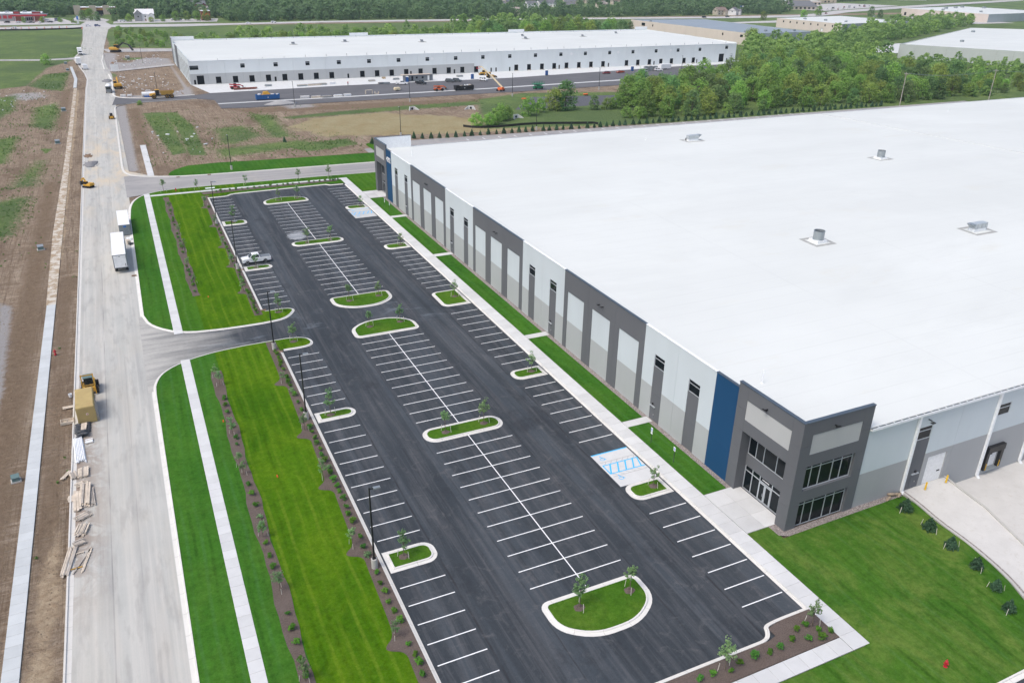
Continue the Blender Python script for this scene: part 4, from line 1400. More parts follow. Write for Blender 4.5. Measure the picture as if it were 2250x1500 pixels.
# ---------------------------------------------------------------- corner towers
def tower(near):
    """near: mirror about the building's middle"""
    f = (lambda y: y) if near else (lambda y: 2 * YC - y)
    TX, TY, TH = 24.93, -31.1, 14.25
    def bx(mb, x0, y0, z0, x1, y1, z1, mi=0): mb.box(x0, f(y0), z0, x1, f(y1), z1, mi)
    cuts = [0, 3.3, 6.0, 8.46, 11.2, TH]
    for y0, y1 in ((-20.6, -22.2), (-29.5, TY)):
        for a, b in zip(cuts[:-1], cuts[1:]):
            m = MB(); bx(m, TX, y0, a + (.01 if a else 0), 26.45 if a < 8 else 25.3, y1, b - .01); m.build('tower_panel', MAT['w_dark'], wh)
    m = MB(); bx(m, TX, -22.22, 8.46, 26.45, -29.48, 10.0); bx(m, TX, -22.22, 12.56, 25.3, -29.48, TH); m.build('tower_panel', MAT['w_dark'], wh)
    m = MB(); bx(m, TX + .05, -22.2, 10.0, 25.3, -29.5, 12.56); m.build('sign_panel', MAT['w_sign'], wh)
    m = MB(); bx(m, TX - .05, -20.55, TH, 25.36, TY - .0, TH + .1); m.build('coping', MAT['coping_dark'], wh)
    # recessed entrance
    bxw = 26.2
    m = MB()
    bx(m, bxw + .06, -22.2, 0, bxw + .3, -29.5, .06)
    bx(m, bxw, -22.2, 3.46, bxw + .3, -29.5, 5.02); bx(m, bxw, -22.2, 7.4, bxw + .3, -29.5, 8.46)
    m.build('entrance_wall', MAT['w_dark'], wh)
    ycol = [f(v) for v in (-23.55, -24.85, -26.95, -28.3)]
    lo, hi = sorted((f(-22.22), f(-29.48)))
    window_x(wh, lo, hi, 5.02, 7.4, bxw + .1, sorted(ycol), [], 'upper_window')
    sf = window_x(wh, lo, hi, .06, 3.46, bxw + .1, sorted(ycol), [2.72], 'storefront', .11, .12)
    mid = f(-25.9)
    for s in (-1, 1):
        c = mid + s * .52
        d = MB()
        d.box(bxw + .06, c - .5, .08, bxw + .12, c - .36, 2.62).box(bxw + .06, c + .36, .08, bxw + .12, c + .5, 2.62).box(bxw + .06, c - .36, .08, bxw + .12, c + .36, .3).box(bxw + .06, c - .36, 2.48, bxw + .12, c + .36, 2.62)
        dd = d.build('door', MAT['frame_alu'], sf)
        MB().box(bxw + .085, c - .36, .3, bxw + .1, c + .36, 2.48).build('pane', MAT['glass'], dd)
        MB().box(bxw - .02, c - s * .3 - .02, .95, bxw + .05, c - s * .3 + .02, 1.4).build('handle', MAT['steel'], dd)
    lt = MB()
    for k, (a, w) in enumerate(((-.52, .2), (-.27, .16), (-.06, .2), (.22, .18), (.45, .16))):
        lt.box(bxw + .09, f(-25.9) + a, 3.02, bxw + .1, f(-25.9) + a + w, 3.17)
    lt.build('door_lettering', MAT['white_paint'], sf)
    # street-corner face
    m = MB()
    for a, b in zip(cuts[:-1], cuts[1:]):
        m = MB(); bx(m, 25.3 if a >= 8 else 26.45 - .0, TY, a + (.01 if a else 0), 26.46, TY + .45, b - .01)
        if a >= 8: m.build('tower_panel', MAT['w_dark'], wh)
        m = MB(); bx(m, 33.8, TY, a + (.01 if a else 0), 35.25, TY + .45, b - .01); m.build('tower_panel', MAT['w_dark'], wh)
    m = MB(); bx(m, 26.46, TY, 3.62, 33.79, TY + .45, 5.18); bx(m, 26.46, TY, 8.43, 33.79, TY + .45, 10.0); bx(m, 26.46, TY, 12.56, 33.79, TY + .35, TH)
    m.build('tower_panel', MAT['w_dark'], wh)
    m = MB(); bx(m, 26.44, TY + .05, 10.0, 33.8, TY + .4, 12.56); m.build('sign_panel', MAT['w_sign'], wh)
    m = MB(); bx(m, 25.37, TY - .05, TH, 35.3, TY + .42, TH + .1); m.build('coping', MAT['coping_dark'], wh)
    m = MB(); bx(m, 25.32, TY + .46, 11.2, 35.25, TY + .5, TH - .01); bx(m, 25.305, -20.6, 11.2, 25.345, TY + .45, TH - .01); m.build('parapet_lining', MAT['coping_white'], wh)
    if near:
        for z0, z1, tr in ((5.18, 8.43, 7.88), (.08, 3.62, 3.02)):
            window_y(wh, 26.46, 33.79, z0, z1, TY + .3, [27.6, 28.95, 30.8, 32.15], [tr], 'upper_window' if z0 > 1 else 'ground_window')
        for x in (29.4,):
            MB().box(x, TY - .42, 13.1, x + .14, TY, 13.2).box(x - .25, TY - .56, 13.12, x + .4, TY - .4, 13.2).build('wall_lamp', MAT['black_metal'], wh)
        MB().box(TX - .42, -25.6, 13.1, TX, -25.46, 13.2).box(TX - .56, -25.85, 13.12, TX - .4, -25.2, 13.2).build('wall_lamp', MAT['black_metal'], wh)
    else:
        MB().box(26.46, f(TY) - .4, 0, 33.8, f(TY) - .3, 8.4).build('dark_backing', MAT['w_dark'], wh)


tower(True)
tower(False)

# ---------------------------------------------------------------- dock side wall
DY = -30.98
DT = .25
def dock_panel(x0, x1, base=-2.1, holes=()):
    """white over grey panel facing -Y; holes are (x0,x1,z0,z1)"""
    mb = MB()
    xs = sorted({x0 + G2, x1 - G2, *[v for h in holes for v in h[:2]]})
    zs = sorted({base, 4.85, 10.95, *[v for h in holes for v in h[2:]]})
    for a, b in zip(xs[:-1], xs[1:]):
        for c, d in zip(zs[:-1], zs[1:]):
            mx, mz = (a + b) / 2, (c + d) / 2
            if any(h[0] < mx < h[1] and h[2] < mz < h[3] for h in holes): continue
            mb.box(a, DY, c, b, DY + DT, d, 0 if mz > 4.85 else 1)
    return mb.build('wall_panel', [MAT['w_white'], MAT['w_grey2']], wh)


dock_panel(35.26, 43.25)
p2_ = dock_panel(43.25, 51.2, holes=((44.0, 46.35, -2.1, 9.02), (47.1, 50.4, 0, 4.12)))
ds = MB().box(44.0, DY + .06, -.2, 46.35, DY + DT, 4.3).box(44.0, DY + .06, 4.32, 46.35, DY + DT, 7.2)
dsp = ds.build('dark_panel', MAT['w_dark'], wh)
window_y(wh, 44.0, 46.35, 7.2, 9.02, DY + .05, [], [8.42])
dr = MB().box(44.8, DY + .03, .02, 45.78, DY + .06, 2.1).build('door', MAT['w_dark'], dsp)
MB().box(45.55, DY - .03, .95, 45.68, DY + .03, 1.1).build('handle', MAT['steel'], dr)
MB().box(44.7, DY - .14, 2.2, 45.9, DY + .06, 2.3).build('door_canopy', MAT['frame_alu'], dsp)
MB().box(45.2, DY - .12, 2.45, 45.42, DY + .06, 2.7).build('wall_lamp', MAT['black_metal'], dsp)
ohd = MB()
for k in range(7): ohd.box(47.1, DY + .12 - .008 * (k % 2), .02 + k * .586, 50.4, DY + .2, .02 + (k + 1) * .586 - .015)
od = ohd.build('roller_door', MAT['white_paint'], wh)
MB().box(49.5, DY + .10, 1.35, 50.05, DY + .125, 1.55).build('door_window', MAT['glass'], od)
dock_panel(51.2, 58.0)
MB().box(45.1, DY - .5, 9.95, 45.22, DY, 10.05).box(44.9, DY - .85, 9.8, 45.42, DY - .5, 9.9).build('wall_lamp', MAT['black_metal'], wh)
dock_panel(58.0, 65.6, holes=((58.35, 60.62, 7.2, 8.9), (58.7, 60.95, -.72, 2.0)))
window_y(wh, 58.35, 60.62, 7.2, 8.9, DY + .05, [], [8.3])
dk = MB()
for k in range(5): dk.box(58.7, DY + .15 - .006 * (k % 2), -.72 + k * .544, 60.95, DY + .22, -.72 + (k + 1) * .544 - .012)
dkd = dk.build('dock_door', MAT['white_paint'], wh)
MB().box(59.6, DY + .13, 1.05, 60.1, DY + .155, 1.25).build('door_window', MAT['glass'], dkd)
sl = MB().box(58.25, DY - .5, 1.9, 61.45, DY, 2.75).box(58.25, DY - .42, -.75, 58.75, DY, 1.9).box(60.95, DY - .42, -.75, 61.45, DY, 1.9)
slo = sl.build('dock_seal', MAT['black_metal'], dkd)
MB().box(58.55, DY - .46, -.7, 58.64, DY - .421, .25).box(61.05, DY - .46, -.7, 61.14, DY - .421, .25).build('guide_stripe', MAT['bollard'], slo)
MB().box(58.9, DY - .4, -.95, 60.9, DY, -.75).build('dock_leveller', MAT['galv'], dkd)
dock_panel(65.6, 73.2)
dock_panel(73.2, 80.8)
for x, zb in ((43.45, .0), (57.7, -1.7), (66.1, -1.7)):
    d_ = MB().box(x - .17, DY - .3, zb + .35, x + .17, DY - .02, 10.95)
    d_.add([(x - .17, DY - .3, zb + .35), (x + .17, DY - .3, zb + .35), (x + .17, DY - .02, zb + .35), (x - .17, DY - .02, zb + .35),
            (x - .17, DY - .6, zb + .05), (x + .17, DY - .6, zb + .05), (x + .17, DY - .35, zb + .02), (x - .17, DY - .35, zb + .02)], [(0, 1, 5, 4), (1, 2, 6, 5), (2, 3, 7, 6), (3, 0, 4, 7), (4, 5, 6, 7)])
    d_.build('downspout', MAT['coping_white'], wh)
freeze(wh)

# ---------------------------------------------------------------- drive and dock yard on the right
sheet_mb = MB()
_L = [(43.5, -30.9, .03), (42.8, -38, .0), (42.2, -44, -.05), (40.2, -52, -.1), (39.8, -80, -.2)]
_R = [(51.2, -30.9, .03), (50.3, -37.4, -.05), (48.4, -43.8, -.25), (45.5, -52, -.5), (44.2, -80, -.8)]
sheet_mb.add(_L + _R, [(k, k + 1, k + 6, k + 5) for k in range(4)])
tag(sheet_mb.build('driveway', MAT['drive_conc']), 'pale concrete drive up to the roller door', None, None, 'structure')
mb = MB(); mb.add([(51.35, -30.9, -1.68), (140, -30.9, -1.68), (140, -80, -1.0), (44.2, -80, -1.0), (45.7, -52, -.7), (48.6, -43.8, -.95), (50.45, -37.4, -1.35)], [(0, 6, 5, 4, 3, 2, 1)])
tag(mb.build('dock_yard', MAT['drive_conc']), 'pale stained concrete dock yard sloping down to the dock door', None, None, 'structure')
mb = MB()
pts = [(51.2, -31.0, .03), (50.3, -37.4, -.05), (48.4, -43.8, -.25), (45.5, -52, -.5), (44.2, -75, -.8)]
for a, b in zip(pts[:-1], pts[1:]):
    mb.add([(a[0], a[1], -2), (b[0], b[1], -2), (b[0], b[1], b[2] + .16), (a[0], a[1], a[2] + .16), (a[0] + .26, a[1], -2), (b[0] + .26, b[1], -2), (b[0] + .26, b[1], b[2] + .16), (a[0] + .26, a[1], a[2] + .16)],
           [(0, 3, 2, 1), (4, 5, 6, 7), (3, 7, 6, 2)])
tag(mb.build('kerb_wall', MAT['kerb']), 'low concrete kerb wall between the drive and the dock yard', None, None, 'structure')
kp = chaikin([(43.75, -31.2), (43.6, -33.4), (42.9, -37.2), (42.75, -40.8), (42.2, -44.2), (41.5, -47.0), (40.2, -50), (39.9, -56)], 1, False)
kb = MB()
o1, o2 = offset(kp, -.0), offset(kp, -.32)
for (a, b, c, d) in zip(o1[:-1], o1[1:], o2[1:], o2[:-1]):
    kb.add([(*a, -.6), (*b, -.6), (*b, .2), (*a, .2), (*d, -.6), (*c, -.6), (*c, .2), (*d, .2)], [(0, 3, 2, 1), (4, 5, 6, 7), (3, 7, 6, 2)])
tag(kb.build('kerb_wall', MAT['kerb']), 'pale kerb between the big lawn and the concrete drive', None, None, 'structure')
tag(MB().prism([(p[0], p[1]) for p in offset(kp, .32)] + [(p[0], p[1]) for p in kp[::-1]], .0, .1).build('mulch_bed', MAT['stones']), 'thin strip of stones along the drive kerb', None, None, 'structure')

# ---------------------------------------------------------------- things on the roof
def pads(parent, cx, cy, w, d, z):
    n = 0
    for x0, x1, y0, y1 in ((-w, w, -d, -d + .75), (-w, w, d - .75, d), (-w, -w + .75, -d + .8, d - .8), (w - .75, w, -d + .8, d - .8)):
        k = 2
        for i in range(k):
            if x1 - x0 > y1 - y0: a, b, c, e = x0 + (x1 - x0) * i / k + .04, x0 + (x1 - x0) * (i + 1) / k - .04, y0, y1
            else: a, b, c, e = x0, x1, y0 + (y1 - y0) * i / k + .04, y0 + (y1 - y0) * (i + 1) / k - .04
            MB().add([(cx + a, cy + c, z + rs(cy, c)), (cx + b, cy + c, z + rs(cy, c)), (cx + b, cy + e, z + rs(cy, e)), (cx + a, cy + e, z + rs(cy, e))], [(0, 1, 2, 3)]).build('walkway_pad', MAT['pad'], parent)


def rs(cy, dy): return roof_z(cy + dy) - roof_z(cy) + .012


def roof_fan(x, y, label):
    z = roof_z(y)
    t = thing('roof_exhaust_fan', label, 'roof vent', (x, y, z), group='vents on the warehouse roof')
    pads(t, x, y, 2.5, 2.3, z)
    MB().box(x - 1.15, y - 1.15, z - .2, x + 1.15, y + 1.15, z + .42).build('roof_curb', MAT['coping_white'], t)
    c = MB(); n = 24
    ring = lambda r, zz: [(x + r * math.cos(2 * math.pi * i / n), y + r * math.sin(2 * math.pi * i / n), zz) for i in range(n)]
    c.ring_loft([ring(1.02, z + .42), ring(.98, z + .6), ring(.98, z + 2.0), ring(1.03, z + 2.08), ring(.92, z + 2.08), ring(.9, z + 1.6)], False)
    c.build('wind_band', MAT['galv'], t)
    MB().poly([(x + .9 * math.cos(2 * math.pi * i / n), y + .9 * math.sin(2 * math.pi * i / n)) for i in range(n)], z + 1.62).build('damper', MAT['hole'], t)
    MB().obox(x, y, z + 1.7, 1.8, .07, .05, .6).build('damper_bar', MAT['steel'], t)


def roof_unit(x, y, label, rz):
    z = roof_z(y)
    t = thing('rooftop_unit', label, 'roof unit', (x, y, z), group='units on the warehouse roof')
    pads(t, x, y, 3.0, 2.3, z)
    def L(px, py): c, s = math.cos(rz), math.sin(rz); return (x + px * c - py * s, y + px * s + py * c)
    MB().obox(x, y, z - .2, 3.4, 1.25, .75, rz).build('roof_curb', MAT['coping_white'], t)
    MB().obox(x, y, z + .56, 3.5, 1.35, 1.0, rz).build('cabinet', MAT['car_silver'], t)
    a = [L(-1.75, -.65), L(-1.75, .65), L(-2.75, .65), L(-2.75, -.65)]
    MB().add([(*a[0], z + .75), (*a[1], z + .75), (*a[0], z + 1.56), (*a[1], z + 1.56), (*a[2], z + 1.56), (*a[3], z + 1.56)], [(0, 2, 5), (1, 4, 3), (2, 3, 4, 5), (0, 5, 4, 1)]).build('intake_hood', MAT['galv'], t)
    for k in range(3):
        q = L(-1.1 + k * 1.1, -.69)
        MB().obox(q[0], q[1], z + .62, .05, .04, .88, rz).build('panel_seam', MAT['galv'], t)
    q = L(2.1, -.2)
    MB().obox(q[0], q[1], z + .1, .18, .3, .7, rz).build('disconnect_box', MAT['dark_grey'], t)


roof_fan(76.6, 19.9, 'grey cylinder vent with square of walkway pads, nearest on the big roof')
roof_fan(142.3, 65.4, 'grey cylinder vent on the big roof, farther one near the roof seam')
roof_unit(111.2, 13.4, 'silver boxy roof unit nearest to the dock side of the big roof', 0)
roof_unit(112.3, 105.8, 'silver boxy roof unit near the far edge of the big roof', math.pi)
for x, y, h, lab in ((30.9, -18.0, 1.8, 'thin white vent pipe standing behind the near tower'), (31.6, 117.5, 1.8, 'thin white vent pipe standing behind the far tower'), (100.5, 112, .5, 'small dark roof drain vent near the far edge of the big roof'), (230, 115, 1.2, 'thin vent pipe at the far right edge of the big roof')):
    z = roof_z(y)
    t = thing('vent_pipe', lab, 'vent pipe', (x, y, z))
    MB().cyl((x, y, z - .1), (x, y, z + h), .07, n=8).build('pipe', MAT['coping_white'], t)
    MB().cyl((x, y, z - .05), (x, y, z + .12), .22, .1, n=10).build('flashing', MAT['coping_white'], t)

for x, y, lab in ((46.75, -31.9, 'yellow bollard left of the roller door'), (50.45, -31.9, 'yellow bollard right of the roller door')):
    t = thing('bollard', lab, 'bollard', (x, y, 0))
    MB().cyl((x, y, -.1), (x, y, 1.1), .11, n=12).cyl((x, y, 1.1), (x, y, 1.16), .11, .04, 12).build('post', MAT['bollard'], t)
    MB().cyl((x, y, -.1), (x, y, .05), .2, n=12).build('footing', MAT['kerb'], t)
# ---------------------------------------------------------------- vegetation
MAT['weed'] = leaf('m_weed', (.06, .13, .035), (.14, .23, .06), (.12, .2, .05), .4, 0)
MAT['clod'] = gravel('m_clod', (.20, .145, .10), (.36, .28, .20))
def leaf_mesh(name, clumps, per, size, mat, seed, flat=.9, spread=1.0):
    """clumps: (x,y,z,radius); many small leaf faces with a random tint each, painted lighter towards the clump top as if lit from above"""
    r = np.random.default_rng(seed)
    C = np.array(clumps, float)
    n = len(C) * per
    c = np.repeat(C, per, 0)
    d = r.normal(size=(n, 3)); d /= np.linalg.norm(d, axis=1, keepdims=True)
    rad = c[:, 3:4] * r.uniform(.62, 1.08, (n, 1)) * spread
    p = c[:, :3] + d * rad * np.array([1, 1, .8])
    nrm = d * 1.0 + r.normal(size=(n, 3)) * .42 + np.array([0, 0, flat])
    nrm /= np.linalg.norm(nrm, axis=1, keepdims=True)
    t = np.cross(nrm, r.normal(size=(n, 3))); t /= np.linalg.norm(t, axis=1, keepdims=True) + 1e-9
    b = np.cross(nrm, t)
    s = size * r.uniform(.6, 1.35, (n, 1))
    V = np.stack([p - t * s - b * s * .25, p + b * s * .62, p + t * s - b * s * .1, p - b * s * .7], 1).reshape(-1, 3)
    tint = np.clip(np.repeat(r.uniform(.1, .9, len(C)), per) * .55 + r.uniform(0, .45, n) + .12 * d[:, 2], 0, 1)  # last term puts light from above into the tint of each clump
    return V, np.repeat(tint, 4)


def mesh_quads(name, V, tint, mat, parent=None, link=True):
    me = bpy.data.meshes.new(name)
    nq = len(V) // 4
    me.vertices.add(len(V)); me.vertices.foreach_set('co', np.ascontiguousarray(V, np.float32).ravel())
    me.loops.add(len(V)); me.loops.foreach_set('vertex_index', np.arange(len(V), dtype=np.int32))
    me.polygons.add(nq); me.polygons.foreach_set('loop_start', np.arange(0, len(V), 4, dtype=np.int32))
    me.update(calc_edges=True)
    a = me.attributes.new('tint', 'FLOAT', 'POINT')
    a.data.foreach_set('value', np.ascontiguousarray(tint, np.float32))
    me.materials.append(mat)
    ob = bpy.data.objects.new(name, me)
    COL.objects.link(ob)
    if parent is not None: ob.parent = parent
    return ob


def limb(mb, p, q, r0, r1, n=6, bend=.12, rr=random):
    p, q = Vector(p), Vector(q)
    m = p.lerp(q, .5) + Vector((rr.uniform(-1, 1), rr.uniform(-1, 1), 0)) * (q - p).length * bend
    mb.cyl(p, m, r0, (r0 + r1) / 2, n); mb.cyl(m, q, (r0 + r1) / 2, r1, n)


def young_tree(seed, h, w, dense, mat='leaf_young', leafy=.1):
    """small staked tree with an open crown"""
    rr = random.Random(seed)
    root = thing('young_tree', 'x x x x', 'tree', (0, 0, 0))
    tr = MB()
    top = (rr.uniform(-.1, .1), rr.uniform(-.1, .1), h * .93)
    limb(tr, (0, 0, -.1), (top[0] * .5, top[1] * .5, h * .5), .055, .04, 7, .02, rr)
    limb(tr, (top[0] * .5, top[1] * .5, h * .5), top, .04, .012, 6, .03, rr)
    clumps = []
    nb = 9 + int(dense * 8)
    for k in range(nb):
        z0 = h * rr.uniform(.34, .8)
        a = k * 2.4 + rr.uniform(-.4, .4)
        ln = w * rr.uniform(.45, 1.0) * (1.15 - abs(z0 / h - .5))
        q = (math.cos(a) * ln * .8, math.sin(a) * ln * .8, z0 + h * rr.uniform(.12, .24))
        limb(tr, (top[0] * z0 / h, top[1] * z0 / h, z0), q, .018, .006, 4, .06, rr)
        for f in (.55, .8, 1.0):
            clumps.append((q[0] * f + rr.uniform(-.1, .1), q[1] * f + rr.uniform(-.1, .1), z0 + (q[2] - z0) * f + rr.uniform(-.1, .1), w * rr.uniform(.16, .3)))
    for k in range(3): clumps.append((top[0], top[1], h * (.78 + .08 * k), w * .22))
    tr.build('trunk', MAT['bark'], root, world=False)
    V, t = leaf_mesh('crown', clumps, int(7 + 6 * dense), leafy, None, seed)
    mesh_quads('crown', V, t, MAT[mat], root)
    for k in range(2):
        a = seed + k * 2.6
        x, y = .75 * math.cos(a), .75 * math.sin(a)
        MB().cyl((x * 1.05, y * 1.05, -.1), (x * .9, y * .9, .95), .035, .035, 5).build('stake', MAT['stake'], root, world=False)
    return freeze(root)


YT = [young_tree(11, 3.7, 1.0, .8), young_tree(12, 3.3, .85, .5), young_tree(13, 3.9, .9, .9), young_tree(14, 3.0, 1.05, .35), young_tree(15, 3.5, .8, .65)]
YTU = [False] * 5
_rt = random.Random(5)


def place_young(x, y, label, k, s=1.0, z=.1):
    rz = _rt.uniform(0, 6.28)
    s *= _rt.uniform(.92, 1.1)
    if not YTU[k]:
        YTU[k] = True
        o = YT[k]
        o.location = (x, y, z); o.rotation_euler = (0, 0, rz); o.scale = (s, s, s)
        o['label'] = label; o['group'] = 'young staked trees around the car park'
        return o
    return dup(YT[k], (x, y, z), rz, label, 'young staked trees around the car park', s)


for x, y, k, lab in (
        (-1.7, 128.4, 1, 'young staked tree on the left of the farthest middle island'), (3.2, 128.6, 0, 'young staked tree on the right of the farthest middle island'),
        (-15.2, 113.0, 2, 'young staked tree on the farthest street side island'), (-2.3, 91.3, 0, 'young staked tree on the left of the slim far middle island'),
        (2.9, 91.3, 4, 'young staked tree on the right of the slim far middle island'), (-15.4, 79.5, 1, 'young staked tree in front of the white pickup'),
        (-15.5, 54.4, 2, 'young staked tree on the grass nose on the far side of the entrance lane'), (-2.5, 54.6, 4, 'young staked tree on the left of the half round island beyond the crossing lane'),
        (3.2, 54.9, 1, 'young staked tree on the right of the half round island beyond the crossing lane'), (16.4, 49.0, 3, 'young staked tree on the wide walkway side island'),
        (16.4, 81.9, 3, 'young staked tree on the walkway side island second from the far end'), (16.6, 115.4, 3, 'young staked tree beside the far accessible bay'),
        (-2.3, 41.8, 4, 'young staked tree on the left of the half round island before the crossing lane'), (3.2, 41.8, 1, 'young staked tree on the right of the half round island before the crossing lane'),
        (-15.6, 41.0, 0, 'young staked tree on the grass nose on the near side of the entrance lane'), (-15.7, 15.0, 2, 'young leafy staked tree on the middle street side island'),
        (16.1, 15.6, 3, 'young staked tree on the walkway island in the middle of the near stalls'), (-2.6, 4.2, 4, 'young staked tree on the left of the slim near middle island'), (3.1, 4.3, 0, 'young staked tree on the right of the slim near middle island'),
        (-2.2, -31.9, 2, 'young staked tree on the left of the large near island'), (3.7, -31.9, 4, 'young staked tree on the right of the large near island'), (-15.7, -17.5, 2, 'young leafy staked tree on the nearest street side island'),
        (16.3, -17.7, 3, 'young staked tree beside the near accessible bay'), (6.1, -44.2, 0, 'young pale tree in the near corner mulch bed beside the lower kerb'), (17.3, -43.4, 1, 'young tree leaning over the footpath in the near corner mulch bed')):
    place_young(x, y, lab, k, .92, .2)
for (pts, lab, s) in (([(-28.9, 33.0), (-28.7, 30.0), (-28.9, 15.1), (-29.1, 7.0), (-29.0, 5.0), (-28.9, -8.1), (-28.8, -17.4), (-28.9, -29.7)], 'young feathery tree in the slim near mulch bed, %s from its far end', .68),
                      ([(-20.0, 27.2), (-19.9, 12.4), (-20.2, .3), (-20.3, -13.6), (-20.0, -28.1)], 'young slim tree beside the near car park mulch bed, %s from its far end', .66),
                      ([(-28.1, 129.6), (-27.8, 108), (-27.8, 95.3), (-28.2, 83.8), (-27.8, 74.6)], 'young slim tree in the slim far mulch bed, %s from its far end', .66),
                      ([(-19.7, 129.8), (-19.5, 112.5), (-19.7, 96), (-19.7, 83), (-19.8, 67)], 'young slim tree beside the far car park mulch bed, %s from its far end', .7),
                      ([(-28.3, 147.8), (-20.0, 147.2), (-7.2, 147.3), (7.5, 147.6), (16.1, 147.2)], 'young tree on the turf beside the side road, %s from the street', .95)):
    for i, (x, y) in enumerate(pts):
        place_young(x, y, lab % ordinal(i + 1), (i * 2 + int(s * 20)) % 5, s, .12)


def shrub_proto(seed, r, h, mat='leaf_shrub', per=16, n=9, size=.1):
    rr = random.Random(seed)
    cl = [(rr.uniform(-.55, .55) * r, rr.uniform(-.55, .55) * r, h * rr.uniform(.3, .8), r * rr.uniform(.35, .6)) for _ in range(n)]
    V, t = leaf_mesh('shrub', cl, per, size, None, seed)
    ob = mesh_quads('shrub', V, t, MAT[mat])
    return tag(ob, 'x x x x', 'shrub')


SH = [shrub_proto(21, .34, .62), shrub_proto(22, .40, .70), shrub_proto(23, .30, .55), shrub_proto(24, .46, .6, 'leaf_young', 10, 8)]
SHU = [False] * 4


def place_shrub(x, y, label, k, group, s=1.0, z=.15):
    if not SHU[k]:
        SHU[k] = True; o = SH[k]
    else:
        o = SH[k].copy(); COL.objects.link(o)
    o.location = (x, y, z)
    o.rotation_euler = (0, 0, _rt.uniform(0, 6.28))
    s *= _rt.uniform(.85, 1.2)
    o.scale = (s, s, s)
    tag(o, label, 'shrub', group)
    return o


Y1N = [38.1, 36.7, 35.3, 33.8, 32.5, 31.1, 28.2, 26.5, 25.4, 23.9, 22.4, 20.0, 17.6, 12.5, 11.2, 9.6, 8.2, 6.6, 5.2, 3.6, 2.0, .8, -.8, -2.3, -3.5, -5.0, -6.8, -8.2, -9.8, -12.7, -14.4, -15.9, -19.0, -20.6, -22.1, -23.6, -25.0, -26.4, -29.6, -31.0, -32.1, -33.5]
Y2N = [25.3, 23.2, 21.1, 16.9, 13.8, 12.1, 2.4, .2, -2.2, -4.5, -6.6, -9.5, -11.8, -13.8, -21.0, -23.1, -25.2, -27.2, -29.3]
Y1F = [136.2, 127.2, 111.3, 107.7, 104.7, 101.3, 96.6, 93.5, 91.2, 89.1, 86.9, 84.1, 81.3, 77.7, 75.9, 73.6, 71.4, 69.8, 66.4, 64.8, 63.4, 61.8, 60.1, 58.6, 57.3, 55.9, 54.8]
Y2F = [134.9, 127.9, 125.0, 120.6, 118.4, 115.1, 108.1, 105.2, 102.8, 100.5, 97.6, 94.1, 85.0, 81.8, 79.3, 75.6, 73.4, 70.0]
for x, L_, lab, grp in ((-19.2, Y1N, 'small green shrub in the near car park mulch bed, %s from its far end', 'shrubs in the near car park mulch bed'), (-28.8, Y2N, 'small green shrub in the slim near mulch bed, %s from its far end', 'shrubs in the slim near mulch bed'),
                        (-19.2, Y1F, 'small green shrub in the far car park mulch bed, %s from its far end', 'shrubs in the far car park mulch bed'), (-28.2, Y2F, 'small green shrub in the slim far mulch bed, %s from its far end', 'shrubs in the slim far mulch bed')):
    for i, y in enumerate(L_):
        place_shrub(x + _rt.uniform(-.12, .12), y, lab % ordinal(i + 1), 3 if (i * 7 + 3) % 11 == 0 else i % 3, grp)
HF = [(-15.6, 142.6), (-14.4, 142.6), (-13.4, 142.7), (-11.9, 142.8), (-10.3, 142.8), (-8.8, 142.9), (-7.3, 142.9), (-5.6, 142.9), (-4.1, 142.9), (-2.6, 143.0), (-1.1, 143.1), (.7, 143.1), (2.3, 143.2), (3.5, 143.2), (5.0, 143.3), (6.8, 143.3), (9.5, 143.3), (10.9, 143.3), (12.5, 143.3), (14.0, 143.4), (15.6, 143.7), (16.3, 143.1), (17.1, 143.7), (17.8, 143.5)]
for i, (x, y) in enumerate(HF):
    place_shrub(x, y, 'small shrub in the thin far end mulch bed, %s from the street' % ordinal(i + 1), i % 3, 'shrubs in the thin far mulch bed')
for i, (x, y) in enumerate([(3.2, -44.2), (4.7, -44.2), (6.4, -44.6), (7.7, -44.3), (9.5, -44.3), (11.1, -44.4), (12.5, -44.4), (14.2, -44.1), (15.6, -44.7), (17.0, -45.0), (17.4, -44.2), (18.3, -44.7), (16.7, -43.1), (15.5, -43.3)]):
    place_shrub(x, y, 'small bright green shrub in the near corner mulch bed, %s from the left' % ordinal(i + 1), (0, 1, 0, 1, 1)[i % 5], 'shrubs in the near corner mulch bed', .95)


def conifer_proto(seed, h, r, mat='needle', per=26, size=.13, layers=9):
    rr = random.Random(seed)
    cl = []
    for k in range(layers):
        f = k / (layers - 1)
        rad = r * (1 - f) ** .8 + .05
        m = max(2, int(7 * (1 - f)) + 1)
        for j in range(m):
            a = j * 6.28 / m + rr.uniform(-.3, .3)
            cl.append((math.cos(a) * rad * .62, math.sin(a) * rad * .62, h * (.1 + .86 * f) + rr.uniform(-.05, .05), rad * .42 + .06))
    V, t = leaf_mesh('x', cl, per, size, None, seed, .1)
    return V, t


def evergreen(seed, h, r, label, cat='shrub', per=20, size=.13, stakes=True):
    root = thing('evergreen_shrub', label, cat, (0, 0, 0))
    MB().cyl((0, 0, -.1), (0, 0, h * .5), .05, .02, 6).build('trunk', MAT['bark'], root, world=False)
    V, t = conifer_proto(seed, h, r, per=per, size=size)
    mesh_quads('crown', V, t, MAT['needle'], root)
    if stakes:
        for a in (.4, 3.3):
            MB().cyl((1.15 * math.cos(a), 1.15 * math.sin(a), -.1), (1.0 * math.cos(a), 1.0 * math.sin(a), .85), .035, .035, 5).build('stake', MAT['stake'], root, world=False)
    return freeze(root)


